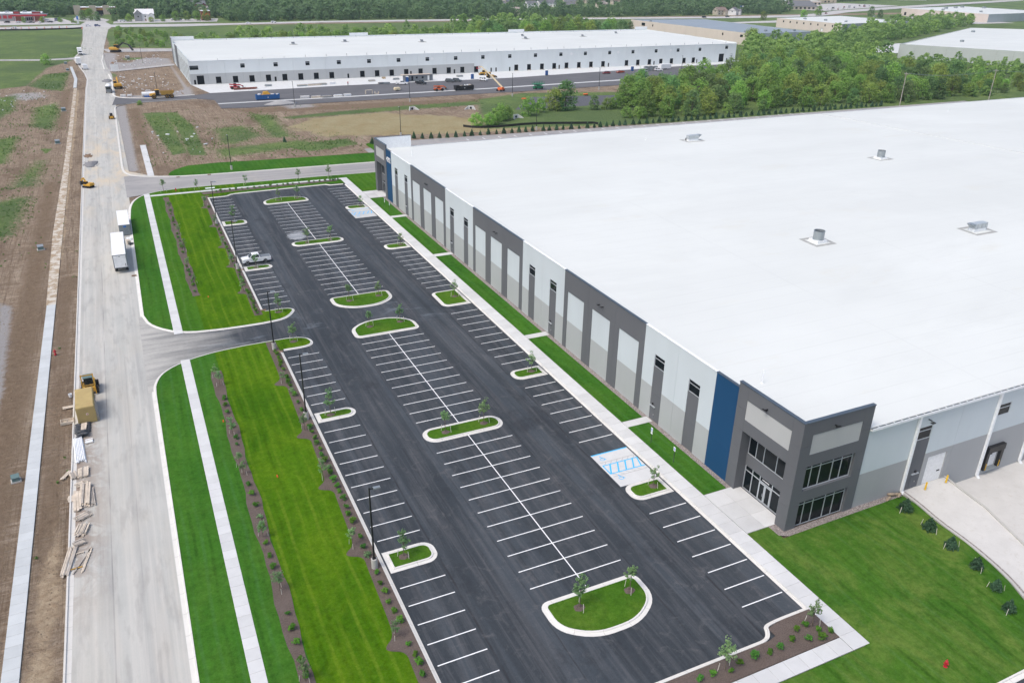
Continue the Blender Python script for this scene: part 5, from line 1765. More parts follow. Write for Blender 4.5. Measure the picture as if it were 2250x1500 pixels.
ev = evergreen(31, 1.6, .85, 'x')
for i, (x, y) in enumerate([(41.0, -33.9), (40.6, -37.6), (40.1, -40.8), (39.7, -44.3), (38.6, -47.4), (37.0, -50.0)]):
    lab = 'spiky dark evergreen shrub on the lawn by the drive, %s from the warehouse wall' % ordinal(i + 1)
    sc = (.9, .92, .85, .8, .72, .76)[i]
    if i == 0: ev.location = (x, y, .1); ev['label'] = lab; ev['group'] = 'evergreens beside the concrete drive'
    else: dup(ev, (x, y, .1), i * 1.3, lab, 'evergreens beside the concrete drive', (sc, sc, sc * (1 + .04 * i)))
ev2 = evergreen(32, 3.1, 1.15, 'x', 'tree', 12, .24, False)
ev2.name = 'evergreen_tree'
EV = [(13.9, 201.3), (40.9, 187.8), (44.5, 188.8), (57.3, 192), (60.1, 190.9), (63, 189.8), (66, 189.5), (68.8, 189), (71.9, 188.6), (75.3, 188.8), (78.3, 189.1), (81.7, 189.3), (84.8, 189.1), (88.1, 189), (90.9, 188.8), (94.1, 188.6), (97.2, 189), (99.9, 189), (102.7, 188.9), (106.9, 188.2), (109.3, 187.9), (112.3, 187.8), (115.1, 187.7), (118.3, 187.3), (121.6, 187), (125.1, 186.8), (128, 186.6), (130.8, 186.8), (133.8, 187.1), (136.6, 187), (139.6, 187), (142.2, 187)]
EV += [(146 + 3.1 * i, 187.2 - .02 * i + .3 * math.sin(i * 2.1)) for i in range(44)]
for i, (x, y) in enumerate(EV):
    lab = 'small dark conifer in the row behind the big warehouse, %s from the street' % ordinal(i + 1)
    s = .5 + .25 * abs(math.sin(i * 1.7))
    if i == 0: ev2.location = (x, y, 0); ev2.scale = (.6, .6, .6); ev2['label'] = lab; ev2['group'] = 'row of small conifers behind the warehouse'
    else: dup(ev2, (x, y, 0), i * .7, lab, 'row of small conifers behind the warehouse', s)


# ---------------------------------------------------------------- big trees
def crown_clumps(rr, h, w, lo, n, top=.0):
    cl = []
    for k in range(n):
        u = rr.random()
        z = lo + (h - lo) * u
        f = (z - lo) / (h - lo)
        prof = max(.1, 1 - abs(2 * f - .85) ** 2.6 * .8) ** .5
        a = rr.uniform(0, 6.283)
        r_ = w * prof * rr.uniform(.3, 1.0) ** .6 * .74
        cl.append((math.cos(a) * r_, math.sin(a) * r_, z, w * rr.uniform(.2, .38)))
    return cl


def big_tree(seed, h, w, lo, n, per, size, mat):
    rr = random.Random(seed)
    root = thing('tree', 'x x x x', 'tree', (0, 0, 0))
    tr = MB()
    tr.cyl((0, 0, -.3), (0, 0, h * .45), h * .022, h * .013, 7)
    cl = crown_clumps(rr, h, w, lo, n)
    for c in cl[::6]:
        limb(tr, (0, 0, h * rr.uniform(.2, .45)), c[:3], h * .009, h * .003, 4, .08, rr)
    tr.build('trunk', MAT['bark'], root, world=False)
    V, t = leaf_mesh('crown', cl, per, size, None, seed)
    mesh_quads('crown', V, t, MAT[mat], root)
    return freeze(root)


BT = [big_tree(41, 13, 6.6, 1.8, 60, 30, .43, 'leaf'), big_tree(42, 11, 6.0, 1.2, 52, 30, .42, 'leaf'), big_tree(43, 14.5, 6.2, 2.2, 62, 30, .44, 'leaf'), big_tree(44, 12, 5.6, 1.0, 52, 30, .43, 'leaf_dark'),
      big_tree(45, 9, 5.6, .8, 46, 30, .4, 'leaf'), big_tree(46, 13.5, 7.0, 1.8, 64, 30, .46, 'leaf_dark'), big_tree(47, 6.0, 3.8, .2, 34, 32, .32, 'leaf')]
BTU = [False] * len(BT)
TREE_N = [0]


def place_tree(x, y, k, s, label, group, z=-.1):
    TREE_N[0] += 1
    rz = _rt.uniform(0, 6.28)
    sc = (s * _rt.uniform(.9, 1.12), s * _rt.uniform(.9, 1.12), s * _rt.uniform(.88, 1.12))
    if not BTU[k]:
        BTU[k] = True
        o = BT[k]
        o.location = (x, y, z); o.rotation_euler = (0, 0, rz); o.scale = sc
        tag(o, label, 'tree', group)
        return o
    return dup(BT[k], (x, y, z), rz, label, group, sc)


def inside(x, y, poly):
    c = False
    for i in range(len(poly)):
        ax, ay = poly[i - 1]; bx, by = poly[i]
        if (ay > y) != (by > y) and x < ax + (y - ay) * (bx - ax) / (by - ay): c = not c
    return c


def scatter(poly, d, rr, tries=4000, avoid=(), got=None, limit=9999):
    xs = [p[0] for p in poly]; ys = [p[1] for p in poly]
    pts = got if got is not None else []
    out = []
    for _ in range(tries):
        if len(out) >= limit: break
        x, y = rr.uniform(min(xs), max(xs)), rr.uniform(min(ys), max(ys))
        if not inside(x, y, poly) or any(inside(x, y, a) for a in avoid): continue
        if all((x - a) ** 2 + (y - b) ** 2 > d * d for a, b in pts):
            pts.append((x, y)); out.append((x, y))
    return out


rr = random.Random(77)
# single trees and bushes that stand apart
for x, y, k, s, lab in ((137, 226, 3, 1.0, 'large dark tree beside the detention basin'), (131.5, 226, 1, .8, 'dark tree leaning against the large tree by the basin'), (149, 222.5, 3, .55, 'small dark tree to the right of the large basin tree'),
                        (116, 219.5, 6, 1.15, 'bright green bushy tree left of the large basin tree'), (124, 224.5, 6, .85, 'low green bush at the foot of the large basin tree'), (100.2, 212.5, 6, 1.05, 'taller of two bright green saplings by the silt fence'),
                        (104, 214, 6, .85, 'shorter of two bright green saplings by the silt fence'), (87, 205, 6, .85, 'leafy bush at the left end of the silt fence'), (92.5, 205.2, 6, .75, 'leafy bush, second from the left end of the silt fence'), (96.5, 206.5, 6, .62, 'leafy bush, third from the left end of the silt fence'),
                        (155, 222, 6, .8, 'round bush in the hedge at the edge of the basin'), (160, 222.5, 6, .9, 'round bush at the right end of the basin hedge'), (152, 201, 6, .8, 'dark bush at the corner of the grassy hollow'), (157, 197.5, 6, .7, 'bush in front of the tree belt by the grassy hollow'),
                        (-27.4, 297.5, 6, .35, 'small dark bush on the edge of the dirt mound'), (-68.2, 456, 1, .55, 'lone round tree beside the meadow path')):
    place_tree(x, y, k, s, lab, None)
BELT = [(160, 205), (165, 225), (182, 252), (215, 262), (262, 278), (300, 308), (330, 330), (350, 368), (398, 412), (430, 416), (470, 418), (560, 470), (600, 500), (690, 545), (800, 585), (838, 566), (720, 505), (610, 452), (540, 425), (500, 415), (452, 352), (440, 318), (470, 268), (505, 232), (560, 205), (560, 192), (300, 192)]
got = []
near_belt = scatter([(158, 196), (168, 228), (186, 252), (225, 262), (262, 274), (300, 300), (430, 300), (470, 250), (520, 205), (520, 192), (300, 192)], 7.6, rr, 6000, got=got)
near_belt.sort(key=lambda p: (p[0] + 35) ** 2 + (p[1] + 84) ** 2)
n_single = 0
MASS = []
for i, (x, y) in enumerate(near_belt):
    if n_single < 190:
        front = y < 204
        place_tree(x, y, rr.choice((0, 1, 2, 2, 3, 4, 5)), rr.uniform(.72, 1.0) * (.8 if front else 1) * (.62 if x > 370 else 1), 'leafy tree in the dense belt right behind the row of small conifers' if front else 'leafy tree inside the dense belt behind the big warehouse',
                   'trees at the front of the belt behind the warehouse' if front else 'trees inside the belt behind the warehouse')
        n_single += 1
    else: MASS.append((x, y, rr.uniform(.75, 1.05) * (.55 if x > 370 else 1)))
far_belt = scatter(BELT, 8.2, rr, 9000, got=got)
for x, y in far_belt: MASS.append((x, y, rr.uniform(.6, .9) * (.6 if y < 330 else 1)))
# behind the unfinished warehouse
mid = scatter([(22, 512), (60, 498), (240, 492), (240, 570), (140, 570), (22, 560)], 8.8, rr, 3500)
mid.sort(key=lambda p: p[1])
for i, (x, y) in enumerate(mid):
    s = rr.uniform(.5, .78)
    if i < 70: place_tree(x, y, rr.choice((0, 1, 3, 4, 4)), s * 1.05, 'low green tree in the thicket behind the unfinished warehouse', 'trees behind the unfinished warehouse'); n_single += 1
    else: MASS.append((x, y, s))
tall = scatter([(236, 500), (345, 500), (352, 600), (300, 640), (236, 620)], 11.5, rr, 2500)
for i, (x, y) in enumerate(sorted(tall, key=lambda p: p[1])):
    if i < 35: place_tree(x, y, rr.choice((0, 5, 3, 2)), rr.uniform(.8, 1.08), 'tall dark tree in the clump behind the right part of the unfinished warehouse', 'tall trees behind the unfinished warehouse'); n_single += 1
    else: MASS.append((x, y, rr.uniform(.75, 1.0)))
for x, y, k, s, lab in ((362, 560, 3, .7, 'round tree on the bright meadow, nearest to the tall dark clump'), (384, 560, 3, .75, 'round dark tree in the middle of the bright meadow before the grey roofed warehouse'), (398, 585, 6, .9, 'small pale tree on the bright meadow'), (405, 560, 6, .9, 'small tree at the right edge of the bright meadow'),
                        (425, 540, 4, .6, 'shrubby tree in front of the grey roofed warehouse, left of three'), (437, 500, 4, .7, 'shrubby tree in front of the grey roofed warehouse, middle of three'), (440, 470, 4, .7, 'shrubby tree in front of the grey roofed warehouse, right of three'),
                        (404, 424, 0, .95, 'tree growing against the corner of the grey roofed warehouse'), (399, 418, 3, .9, 'dark tree just before the corner of the grey roofed warehouse'),
                        (628, 668, 1, .8, 'round lone tree on the verge between highway and grey roof'), (690, 672, 1, .8, 'lone tree beside the cream warehouse car park'), (752, 712, 1, .9, 'lone round tree beside the highway above the cream warehouse'),
                        (835, 588, 1, 1.0, 'large lone tree before the far cream warehouse'), (858, 640, 1, .9, 'slim lone tree at the docks of the far cream warehouse'), (815, 690, 3, .9, 'dark tree on the grass left of the far cream warehouse'), (800, 662, 3, .7, 'dark tree in the small group left of the far cream warehouse'),
                        (935, 560, 1, .85, 'tree at the right edge before the far cream warehouse'), (960, 552, 1, .85, 'tree at the right edge beyond the long low warehouse roof')):
    place_tree(x, y, k, s, lab, None)
for x, y, s in ((-40, 790, .9), (-46, 796, 1), (-52, 800, .95), (-26, 778, .7), (-14, 775, .75), (14, 772, .8), (4, 768, .6), (26, 775, .8), (36, 780, .9), (44, 772, .85), (-98, 776, .45), (-84, 777, .5), (-70, 779, .5), (-60, 770, .45), (52, 770, 1.0), (75, 775, .9), (95, 770, .8)):
    place_tree(x, y, rr.choice((0, 1, 3, 4)), s * .8, 'roadside tree among the shops beyond the highway', 'roadside trees beyond the highway'); n_single += 1
# low bushes on the plot left of the unfinished warehouse
for x, y in scatter([(-30, 545), (20, 530), (20, 590), (0, 640), (-28, 700)], 9, rr, 700):
    place_tree(x, y, 6, rr.uniform(.4, .75), 'low bush in the overgrown plot beside the street', 'bushes on the overgrown plot')

ESTATE = [(412, 1014), (421, 921), (452, 968), (463, 917), (484, 930), (500, 936), (516, 912), (538, 950), (559, 902), (596, 1018), (628, 978), (420, 1066)]
CLEAR = [[(-135, 740), (-24, 740), (70, 745), (70, 806), (-24, 815), (-22, 885), (-60, 888), (-66, 850), (-135, 850)], [(600, 715), (680, 715), (680, 765), (625, 770)], [(800, 740), (1110, 850), (1110, 1010), (830, 960), (780, 830)],
         [(374, 768), (410, 768), (412, 836), (374, 836)], [(395, 790), (575, 780), (640, 960), (640, 1030), (440, 1070), (395, 1040)], [(36, 850), (104, 850), (104, 970), (48, 975)], [(180, 985), (220, 985), (220, 1060), (180, 1060)], [(90, 1030), (135, 1030), (135, 1110), (90, 1110)], [(1000, 560), (1500, 700), (1500, 900), (1000, 800)]]
FOREST = [(-260, 752), (140, 756), (240, 752), (420, 744), (600, 730), (720, 745), (800, 800), (900, 960), (1110, 1010), (1500, 1150), (1500, 1500), (900, 1750), (200, 1750), (-300, 1500)]
fx = []
cell = 10.0
for i in range(int(1900 / cell)):
    for j in range(int(1050 / cell)):
        x = -300 + (i + rr.uniform(.1, .9)) * cell
        y = 745 + (j + rr.uniform(.1, .9)) * cell
        if y > 1250 and rr.random() < .35: continue
        if inside(x, y, FOREST) and not any(inside(x, y, c) for c in CLEAR):
            # keep to the viewing wedge with some margin on both sides
            d = Vector((x, y, 0)) - CAM
            u, w_ = d.dot(_r2) * F_PX, d.dot(_fw)
            if abs(u / w_) < 1500: fx.append((x, y, rr.uniform(.65, 1.15) * (1 if y > 775 else .8)))
FARM = fx + [(x, y, rr.uniform(.35, .6)) for x, y in scatter([(398, 838), (575, 828), (640, 960), (640, 1030), (440, 1070), (398, 1040)], 13, rr, 900, [[(h_[0] - 13, h_[1] - 17), (h_[0] + 13, h_[1] - 17), (h_[0] + 13, h_[1] + 10), (h_[0] - 13, h_[1] + 10)] for h_ in ESTATE])]


def tree_mass(pts, protos, name, label, mat='leaf_mass'):
    Vs, Ts = [], []
    r = np.random.default_rng(5)
    for x, y, s in pts:
        V, t = protos[r.integers(len(protos))]
        a = r.uniform(0, 6.28)
        c, sn = np.cos(a), np.sin(a)
        sx, sz = s * r.uniform(.85, 1.25), s * r.uniform(.85, 1.15)
        W = np.stack([(V[:, 0] * c - V[:, 1] * sn) * sx + x, (V[:, 0] * sn + V[:, 1] * c) * sx + y, V[:, 2] * sz - .1], -1)
        Vs.append(W)
        Ts.append(np.clip(t * r.uniform(.5, 1.0) + r.choice([-.3, -.15, 0, .1, .25, .5]), 0, 1))
    ob = mesh_quads(name, np.concatenate(Vs), np.concatenate(Ts), MAT[mat])
    return tag(ob, label, None, None, 'stuff')


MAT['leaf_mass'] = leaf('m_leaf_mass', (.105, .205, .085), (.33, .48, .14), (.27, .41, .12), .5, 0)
lod = []
for sd, h, w, lo, n, per, size in ((51, 13, 6.6, 1.2, 26, 10, 1.05), (52, 11, 6.0, .9, 24, 10, 1.0), (53, 15, 6.2, 1.6, 28, 10, 1.1), (54, 12, 7.2, 1.0, 28, 10, 1.1)):
    lod.append(leaf_mesh('x', crown_clumps(random.Random(sd), h, w, lo, n), per, size, None, sd, .6))
MAT['leaf_far'] = leaf('m_leaf_far', (.058, .140, .088), (.215, .345, .150), (.19, .31, .14), .5, 0)  # bluer leaf copy, distance haze put into the colour of the far forest
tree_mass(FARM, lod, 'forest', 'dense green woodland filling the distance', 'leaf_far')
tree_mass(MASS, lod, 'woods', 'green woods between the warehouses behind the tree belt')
# undergrowth below the belt
under = [(x + rr.uniform(-4, 4), y + rr.uniform(-4, 4), rr.uniform(.22, .36)) for x, y in near_belt[:130] for _ in range(2)]
tree_mass(under, lod, 'undergrowth', 'green undergrowth at the foot of the tree belt')
print('trees single', TREE_N[0], 'mass', len(MASS), len(FARM))

# ---------------------------------------------------------------- weeds and clods on the open soil
def tufts(poly, n, seed, out):
    q = random.Random(seed)
    xs = [p[0] for p in poly]; ys = [p[1] for p in poly]
    for _ in range(n):
        x, y = q.uniform(min(xs) - 3, max(xs) + 3), q.uniform(min(ys) - 4, max(ys) + 4)
        if inside(x, y, poly) or q.random() < .10:
            # weeds gather in drifts
            if math.sin(x * .9 + seed) + math.sin(y * .31 + seed * 2) + math.sin((x + y) * .17) > q.uniform(-2.2, 1.6): out.append((x, y, .02, q.uniform(.12, .34)))


TF = []
for i, (poly, s_, w_) in enumerate(GRASS[4:-3]):
    ar = abs(area(poly))
    tufts(poly, int(min(1500, ar * 1.9 * s_)), 60 + i, TF)
tufts([(-30, 180), (36, 178), (40, 205), (18, 250), (0, 262), (-28, 272)], 2600, 91, TF)
tufts([(-90, 100), (-60, 100), (-56, 340), (-90, 340)], 1500, 92, TF)
tufts([(-49.2, -40), (-48.6, -40), (-48.6, 160), (-49.2, 160)], 120, 93, TF)
V, t_ = leaf_mesh('weeds', TF, 7, .16, None, 94, .5)
tag(mesh_quads('weeds', V, t_, MAT['weed']), 'ragged green weeds scattered over the bare soil', None, None, 'stuff')
q = random.Random(95)
mb = MB()
for x0, x1, y0, y1, n, lo, hi in ((-75, -54, -30, 120, 900, .03, .13), (-51.7, -48.8, -30, 160, 500, .02, .09), (-80, -54, 120, 340, 500, .06, .2), (-34, 30, 180, 275, 500, .06, .22), (-36, -6, 322, 400, 400, .1, .4)):
    for _ in range(n):
        s_ = q.uniform(lo, hi)
        x, y = q.uniform(x0, x1), q.uniform(y0, y1)
        a = q.uniform(0, 3)
        mb.add([(x - s_, y - s_ * .5, -.1), (x + s_ * .8, y - s_ * .7, -.1), (x + s_, y + s_ * .6, -.1), (x - s_ * .6, y + s_ * .8, -.1), (x + s_ * .2 * math.cos(a), y + s_ * .2 * math.sin(a), s_ * .75)], [(0, 1, 4), (1, 2, 4), (2, 3, 4), (3, 0, 4)])
tag(mb.build('soil_clods', MAT['clod']), 'brown clods lying on the bare soil', None, None, 'stuff')
# ---------------------------------------------------------------- vehicles (front towards local +X)
def lp(mb, name, mat, parent, smooth=False):
    return mb.build(name, MAT[mat] if isinstance(mat, str) else mat, parent, world=False, smooth=smooth)


def wheel(root, x, y, r, w, rim='car_silver', n=16):
    s = 1 if y > 0 else -1
    ring = lambda rad, yy: [(x + rad * math.cos(2 * math.pi * i / n), yy, r + rad * math.sin(2 * math.pi * i / n)) for i in range(n)]
    t = lp(MB().ring_loft([ring(r * .9, y - s * w / 2), ring(r, y - s * w * .38), ring(r, y + s * w * .38), ring(r * .9, y + s * w / 2), ring(r * .66, y + s * w / 2)]), 'wheel', 'rubber', root)
    lp(MB().ring_loft([ring(r * .62, y + s * (w / 2 - .03)), ring(r * .58, y + s * (w / 2 + .012)), ring(r * .2, y + s * (w / 2 - .03))]), 'rim', rim, t)
    return t


def arch(xc, r, zb, n=7):
    """points of a wheel arch from rear to front"""
    a0 = math.asin(max(-1, min(1, (zb - r * .82) / (r * 1.18))))
    return [(xc - r * 1.18 * math.cos(a0 + (math.pi - 2 * a0) * k / n), r * .82 + r * 1.18 * math.sin(a0 + (math.pi - 2 * a0) * k / n)) for k in range(n + 1)]


def frustum(mb, x0, x1, X0, X1, w0, w1, z0, z1):
    V = [(x0, -w0, z0), (x1, -w0, z0), (x1, w0, z0), (x0, w0, z0), (X0, -w1, z1), (X1, -w1, z1), (X1, w1, z1), (X0, w1, z1)]
    return mb.add(V, [(0, 3, 2, 1), (4, 5, 6, 7), (0, 1, 5, 4), (1, 2, 6, 5), (2, 3, 7, 6), (3, 0, 4, 7)])


def quad_on(a, b, c, d, m0=.06, m1=.94, n0=.1, n1=.92, off=(0, 0, 0)):
    """inset quad on a face a,b (bottom) d,c (top)"""
    a, b, c, d = map(Vector, (a, b, c, d))
    f = lambda u, v: a.lerp(b, u).lerp(d.lerp(c, u), v) + Vector(off)
    return [tuple(f(m0, n0)), tuple(f(m1, n0)), tuple(f(m1, n1)), tuple(f(m0, n1))]


def car(name, label, kind, paint, loc, rz, group=None, cat='car', cover=None):
    t = thing(name, label, cat, loc, rz, group)
    D = dict(sedan=(4.75, .92, .94, .66, .33, 1.45, (-1.95, 1.05, -1.2, .35)), suv=(4.8, .97, 1.05, 1.05, .37, 1.75, (-2.3, 1.15, -2.0, .45)),
             pickup=(5.85, 1.0, 1.22, 1.18, .41, 1.93, (-.75, 1.55, -.55, .75)), van=(5.3, 1.0, 1.15, 1.2, .37, 2.15, (-2.55, 1.85, -2.45, 1.1)))[kind]
    L, hw, zh, zt, r, H, (cx0, cx1, rx0, rx1) = D
    zb = .28 if kind in ('sedan',) else .38
    belt = zh - .02 if kind != 'sedan' else .96
    xf, xr = L / 2 - .95, -L / 2 + (1.15 if kind == 'pickup' else .95)
    prof = [(-L / 2, zb + .12)] + arch(xr, r, zb + .05) + arch(xf, r, zb + .05)
    prof += [(L / 2 - .06, zb), (L / 2, zb + .25), (L / 2 - .02, zh - .22), (L / 2 - .12, zh - .08), (cx1 + .1, zh + .02)]
    if kind == 'sedan': prof += [(cx1, belt), (cx0, belt), (-L / 2 + .1, .93), (-L / 2, .8)]
    else: prof += [(cx1, belt), (cx0, belt), (-L / 2 + .04, zt if kind != 'suv' else belt), (-L / 2, zt - .15)]
    body = lp(MB().side(prof, [(-hw, .035), (-hw + .07, 0), (hw - .07, 0), (hw, .035)]), 'body', paint, t)
    cab = MB()
    w0, w1 = hw - .07, hw - .24
    frustum(cab, cx0, cx1, rx0, rx1, w0, w1, belt - .01, H)
    c = lp(cab, 'cabin', paint, t)
    P = lambda x, y, z: (x, y, z)
    e = .012
    lp(MB().add(quad_on(P(cx1, -w0, belt), P(cx1, w0, belt), P(rx1, w1, H), P(rx1, -w1, H), .06, .94, .1, .9, (e, 0, e)), [(0, 1, 2, 3)]), 'windscreen', 'glass_car', c)
    lp(MB().add(quad_on(P(cx0, w0, belt), P(cx0, -w0, belt), P(rx0, -w1, H), P(rx0, w1, H), .1, .9, .2, .88, (-e, 0, e)), [(0, 1, 2, 3)]), 'rear_window', 'glass_car', c)
    for s in (-1, 1):
        q = quad_on(P(cx0, s * w0, belt), P(cx1, s * w0, belt), P(rx1, s * w1, H), P(rx0, s * w1, H), .07, .93, .14, .86, (0, s * e, e))
        m = MB()
        # two panes with a pillar between
        a_, b_, c_, d_ = map(Vector, q)
        for u0, u1 in ((0, .47), (.53, 1)):
            m.add([tuple(a_.lerp(b_, u0)), tuple(a_.lerp(b_, u1)), tuple(d_.lerp(c_, u1)), tuple(d_.lerp(c_, u0))], [(0, 1, 2, 3) if s < 0 else (0, 3, 2, 1)])
        lp(m, 'side_window', 'glass_car', c)
        lp(MB().box(cx1 - .25, s * (hw - .02), belt + .02, cx1 - .08, s * (hw + .17), belt + .17), 'mirror', paint, c)
        lp(MB().box(L / 2 - .16, s * (hw - .12), zh - .36, L / 2 + .012, s * (hw - .5), zh - .2), 'headlight', 'light_white', body)
        lp(MB().box(-L / 2 - .012, s * (hw - .06), zt - .5, -L / 2 + .1, s * (hw - .2), zt - .16), 'tail_light', 'light_red', body)
        for x in (xr, xf): wheel(t, x, s * (hw - .14), r, .26)
    lp(MB().box(L / 2 - .06, -hw + .52, zb + .22, L / 2 + .014, hw - .52, zh - .24), 'grille', 'dark_grey', body)
    lp(MB().box(-L / 2 - .07, -hw + .1, zb + .05, -L / 2 + .04, hw - .1, zb + .24), 'bumper', 'dark_grey', body)
    if kind == 'pickup':
        if cover: lp(MB().box(-L / 2 + .1, -hw + .12, zt + .006, cx0 - .06, hw - .12, zt + .05), 'bed_cover', cover, t)
        else:
            lp(MB().box(-L / 2 + .12, -hw + .14, zt - .02, cx0 - .08, hw - .14, zt + .006), 'bed', 'dark_grey', t)
            lp(MB().box(-L / 2 + .02, -hw + .04, zt, -L / 2 + .1, hw - .04, zt + .03).box(-L / 2 + .1, -hw + .02, zt, cx0, -hw + .12, zt + .03).box(-L / 2 + .1, hw - .12, zt, cx0, hw - .02, zt + .03), 'bed_rail', paint, t)
    return t


PK = car('pickup_truck', 'white crew cab pickup with grey bed cover parked in the lot', 'pickup', 'car_white', (-14.75, 83.0, .015), math.pi + .02, None, 'pickup', 'tail_grey')
CARS = [  # name, label, kind, paint, x, y, heading
    ('pickup_truck', 'white pickup parked beside the grey site office', 'pickup', 'car_white', 94.3, 318.6, -.35, 'pickup'), ('pickup_truck', 'black pickup parked in front of the grey site office', 'pickup', 'car_black', 104, 317.4, -.9, 'pickup'),
    ('parked_car', 'dark grey car on the truck court, left of a parked pair', 'suv', 'car_grey', 120.4, 319.4, -.75, 'car'), ('parked_car', 'dark grey car on the truck court, right of a parked pair', 'suv', 'car_grey', 124.4, 319.6, -.75, 'car'),
    ('parked_car', 'white car parked on the truck court beside the backhoe', 'suv', 'car_white', 138.6, 318.2, -1.1, 'car'), ('parked_car', 'dark red car parked by the right part of the dock apron', 'sedan', 'car_red', 215.7, 322.4, math.pi, 'car'),
    ('parked_car', 'orange red car parked by the right part of the dock apron', 'sedan', 'car_orange', 225.3, 323, math.pi, 'car'), ('parked_van', 'pale van parked beside the blue portable toilet', 'van', 'car_silver', 239.4, 320.8, math.pi, 'van'),
    ('parked_car', 'white car parked at the glass racks', 'suv', 'car_white', 251.8, 323.9, -.3, 'car'),
    ('driving_car', 'white car on the highway left of the junction', 'suv', 'car_white', -101.6, 713.5, math.pi, 'car'), ('driving_car', 'white car waiting at the highway junction', 'sedan', 'car_white', -47.7, 727, 0, 'car'), ('driving_car', 'dark blue car crossing the highway junction', 'suv', 'car_blue', -40.6, 724.5, 0, 'car'),
    ('driving_car', 'white car on the highway above the thicket, left of two', 'sedan', 'car_white', 84, 731, 0, 'car'), ('driving_car', 'white car on the highway above the thicket, right of two', 'suv', 'car_white', 107, 734, 0, 'car'),
    ('driving_truck', 'dark truck on the highway above the grey roof', 'van', 'car_black', 577, 707, 0, 'truck'), ('driving_car', 'grey car on the highway near the two houses', 'suv', 'car_grey', 613, 711, 0, 'car'), ('parked_car', 'black car parked on the grass drive left of the cream warehouse', 'suv', 'car_black', 653, 655, .2, 'car'),
    ('parked_car', 'silver car in the small car park of the cream warehouse, left of two', 'sedan', 'car_silver', 662, 640, .2, 'car'), ('parked_car', 'grey car in the small car park of the cream warehouse, right of two', 'suv', 'car_grey', 668, 636, .2, 'car'),
    ('driving_car', 'dark red car on the highway above the cream warehouse', 'suv', 'car_red', 790, 738, .5, 'car'), ('driving_car', 'pale car on the highway, right of the two houses', 'sedan', 'car_silver', 735, 722, .2, 'car'), ('parked_car', 'pale blue car on the far yard road', 'sedan', 'car_silver', 806, 676, .4, 'car'),
]
for n_, lab, kd, pt, x, y, h, ct in CARS: car(n_, lab, kd, pt, (x, y, .03), h, None, ct)
for i, (x, y, p) in enumerate(((-122, 772, 'car_white'), (-119, 778, 'car_grey'), (-111, 779, 'car_black'), (-103, 780, 'car_white'), (-97, 781, 'car_silver'), (-92, 774, 'car_grey'), (-84, 781, 'car_white'), (-78, 777, 'car_black'), (-73, 795, 'car_blue'), (-72, 801, 'car_red'), (-73, 807, 'car_blue'), (-86, 772, 'car_white'))):
    car('parked_car', 'car on the petrol station forecourt, %s from the left' % ordinal(i + 1), ('suv', 'sedan')[i % 2], p, (x, y, .03), (i * 1.3) % 6.28, 'cars at the petrol station')
for i, (x, y, p) in enumerate(((-20, 772, 'car_white'), (-17, 776, 'car_silver'), (24, 784, 'car_white'), (30, 786, 'car_grey'), (-40, 852, 'car_white'), (-36, 853, 'car_grey'))):
    car('parked_car', 'car parked among the shops right of the junction, %s from the left' % ordinal(i + 1), 'suv', p, (x, y, .03), .3 * i, 'cars at the shops by the junction')
for i in range(16):
    car('parked_car', 'vehicle in the busy car park before the distant shops, %s from the left' % ordinal(i + 1), ('van', 'suv', 'sedan')[i % 3], ('car_white', 'car_white', 'car_red', 'car_grey', 'car_silver')[i % 5], (862 + i * 10.5, 800 + i * 5.2 + 14 * (i % 2), .03), .4 + .2 * (i % 3), 'cars before the distant shops')


def box_body(mb, x0, x1, hw, z0, z1, b=.04):
    return mb.ring_loft([[(x0, -hw, z0), (x1, -hw, z0), (x1, hw, z0), (x0, hw, z0)], [(x0, -hw, z1 - b), (x1, -hw, z1 - b), (x1, hw, z1 - b), (x0, hw, z1 - b)],
                         [(x0 + b, -hw + b, z1), (x1 - b, -hw + b, z1), (x1 - b, hw - b, z1), (x0 + b, hw - b, z1)]])


# box trailer on the street, rear doors towards the viewer (rear at local -X)
t = thing('box_trailer', 'long white box trailer with rear doors standing at the right kerb of the street', 'trailer', (-40.35, 94.3, 0), math.pi / 2)
L = 15.6
bd = lp(box_body(MB(), -L / 2, L / 2, 1.25, 1.2, 3.95), 'body', 'white_paint', t)
lp(MB().box(-L / 2 - .03, -1.25, 1.15, -L / 2 + .06, -1.13, 3.9).box(-L / 2 - .03, 1.13, 1.15, -L / 2 + .06, 1.25, 3.9).box(-L / 2 - .03, -1.13, 3.76, -L / 2 + .06, 1.13, 3.9).box(-L / 2 - .03, -1.13, 1.15, -L / 2 + .06, 1.13, 1.28), 'door_frame', 'tail_grey', bd)
for k in range(6): lp(MB().box(-L / 2 - .02, -1.12, 1.29 + k * .41, -L / 2 + .01, 1.12, 1.29 + (k + 1) * .41 - .012), 'door_slat', 'car_white', bd)
lp(MB().box(-L / 2 - .05, -.12, 3.5, -L / 2 - .02, .16, 3.58), 'door_latch', 'dark_grey', bd)
lp(MB().box(-L / 2 - .06, -.95, 1.4, -L / 2 - .02, -.86, 2.0), 'door_handle', 'dark_grey', bd)
for k in range(12): lp(MB().box(-L / 2 + .6 + k * 1.28, -1.27, 1.3, -L / 2 + .64 + k * 1.28, -1.25, 3.85).box(-L / 2 + .6 + k * 1.28, 1.25, 1.3, -L / 2 + .64 + k * 1.28, 1.27, 3.85), 'side_post', 'tail_grey', bd)
lp(MB().box(-L / 2 + .3, -.55, 1.0, L / 2 - .3, -.4, 1.2).box(-L / 2 + .3, .4, 1.0, L / 2 - .3, .55, 1.2), 'chassis', 'dark_grey', t)
lp(MB().box(-L / 2 + .05, -1.1, .5, -L / 2 + .15, 1.1, .62).box(-L / 2 + .05, -.7, .6, -L / 2 + .15, -.6, 1.2).box(-L / 2 + .05, .6, .6, -L / 2 + .15, .7, 1.2), 'underrun_bar', 'dark_grey', t)
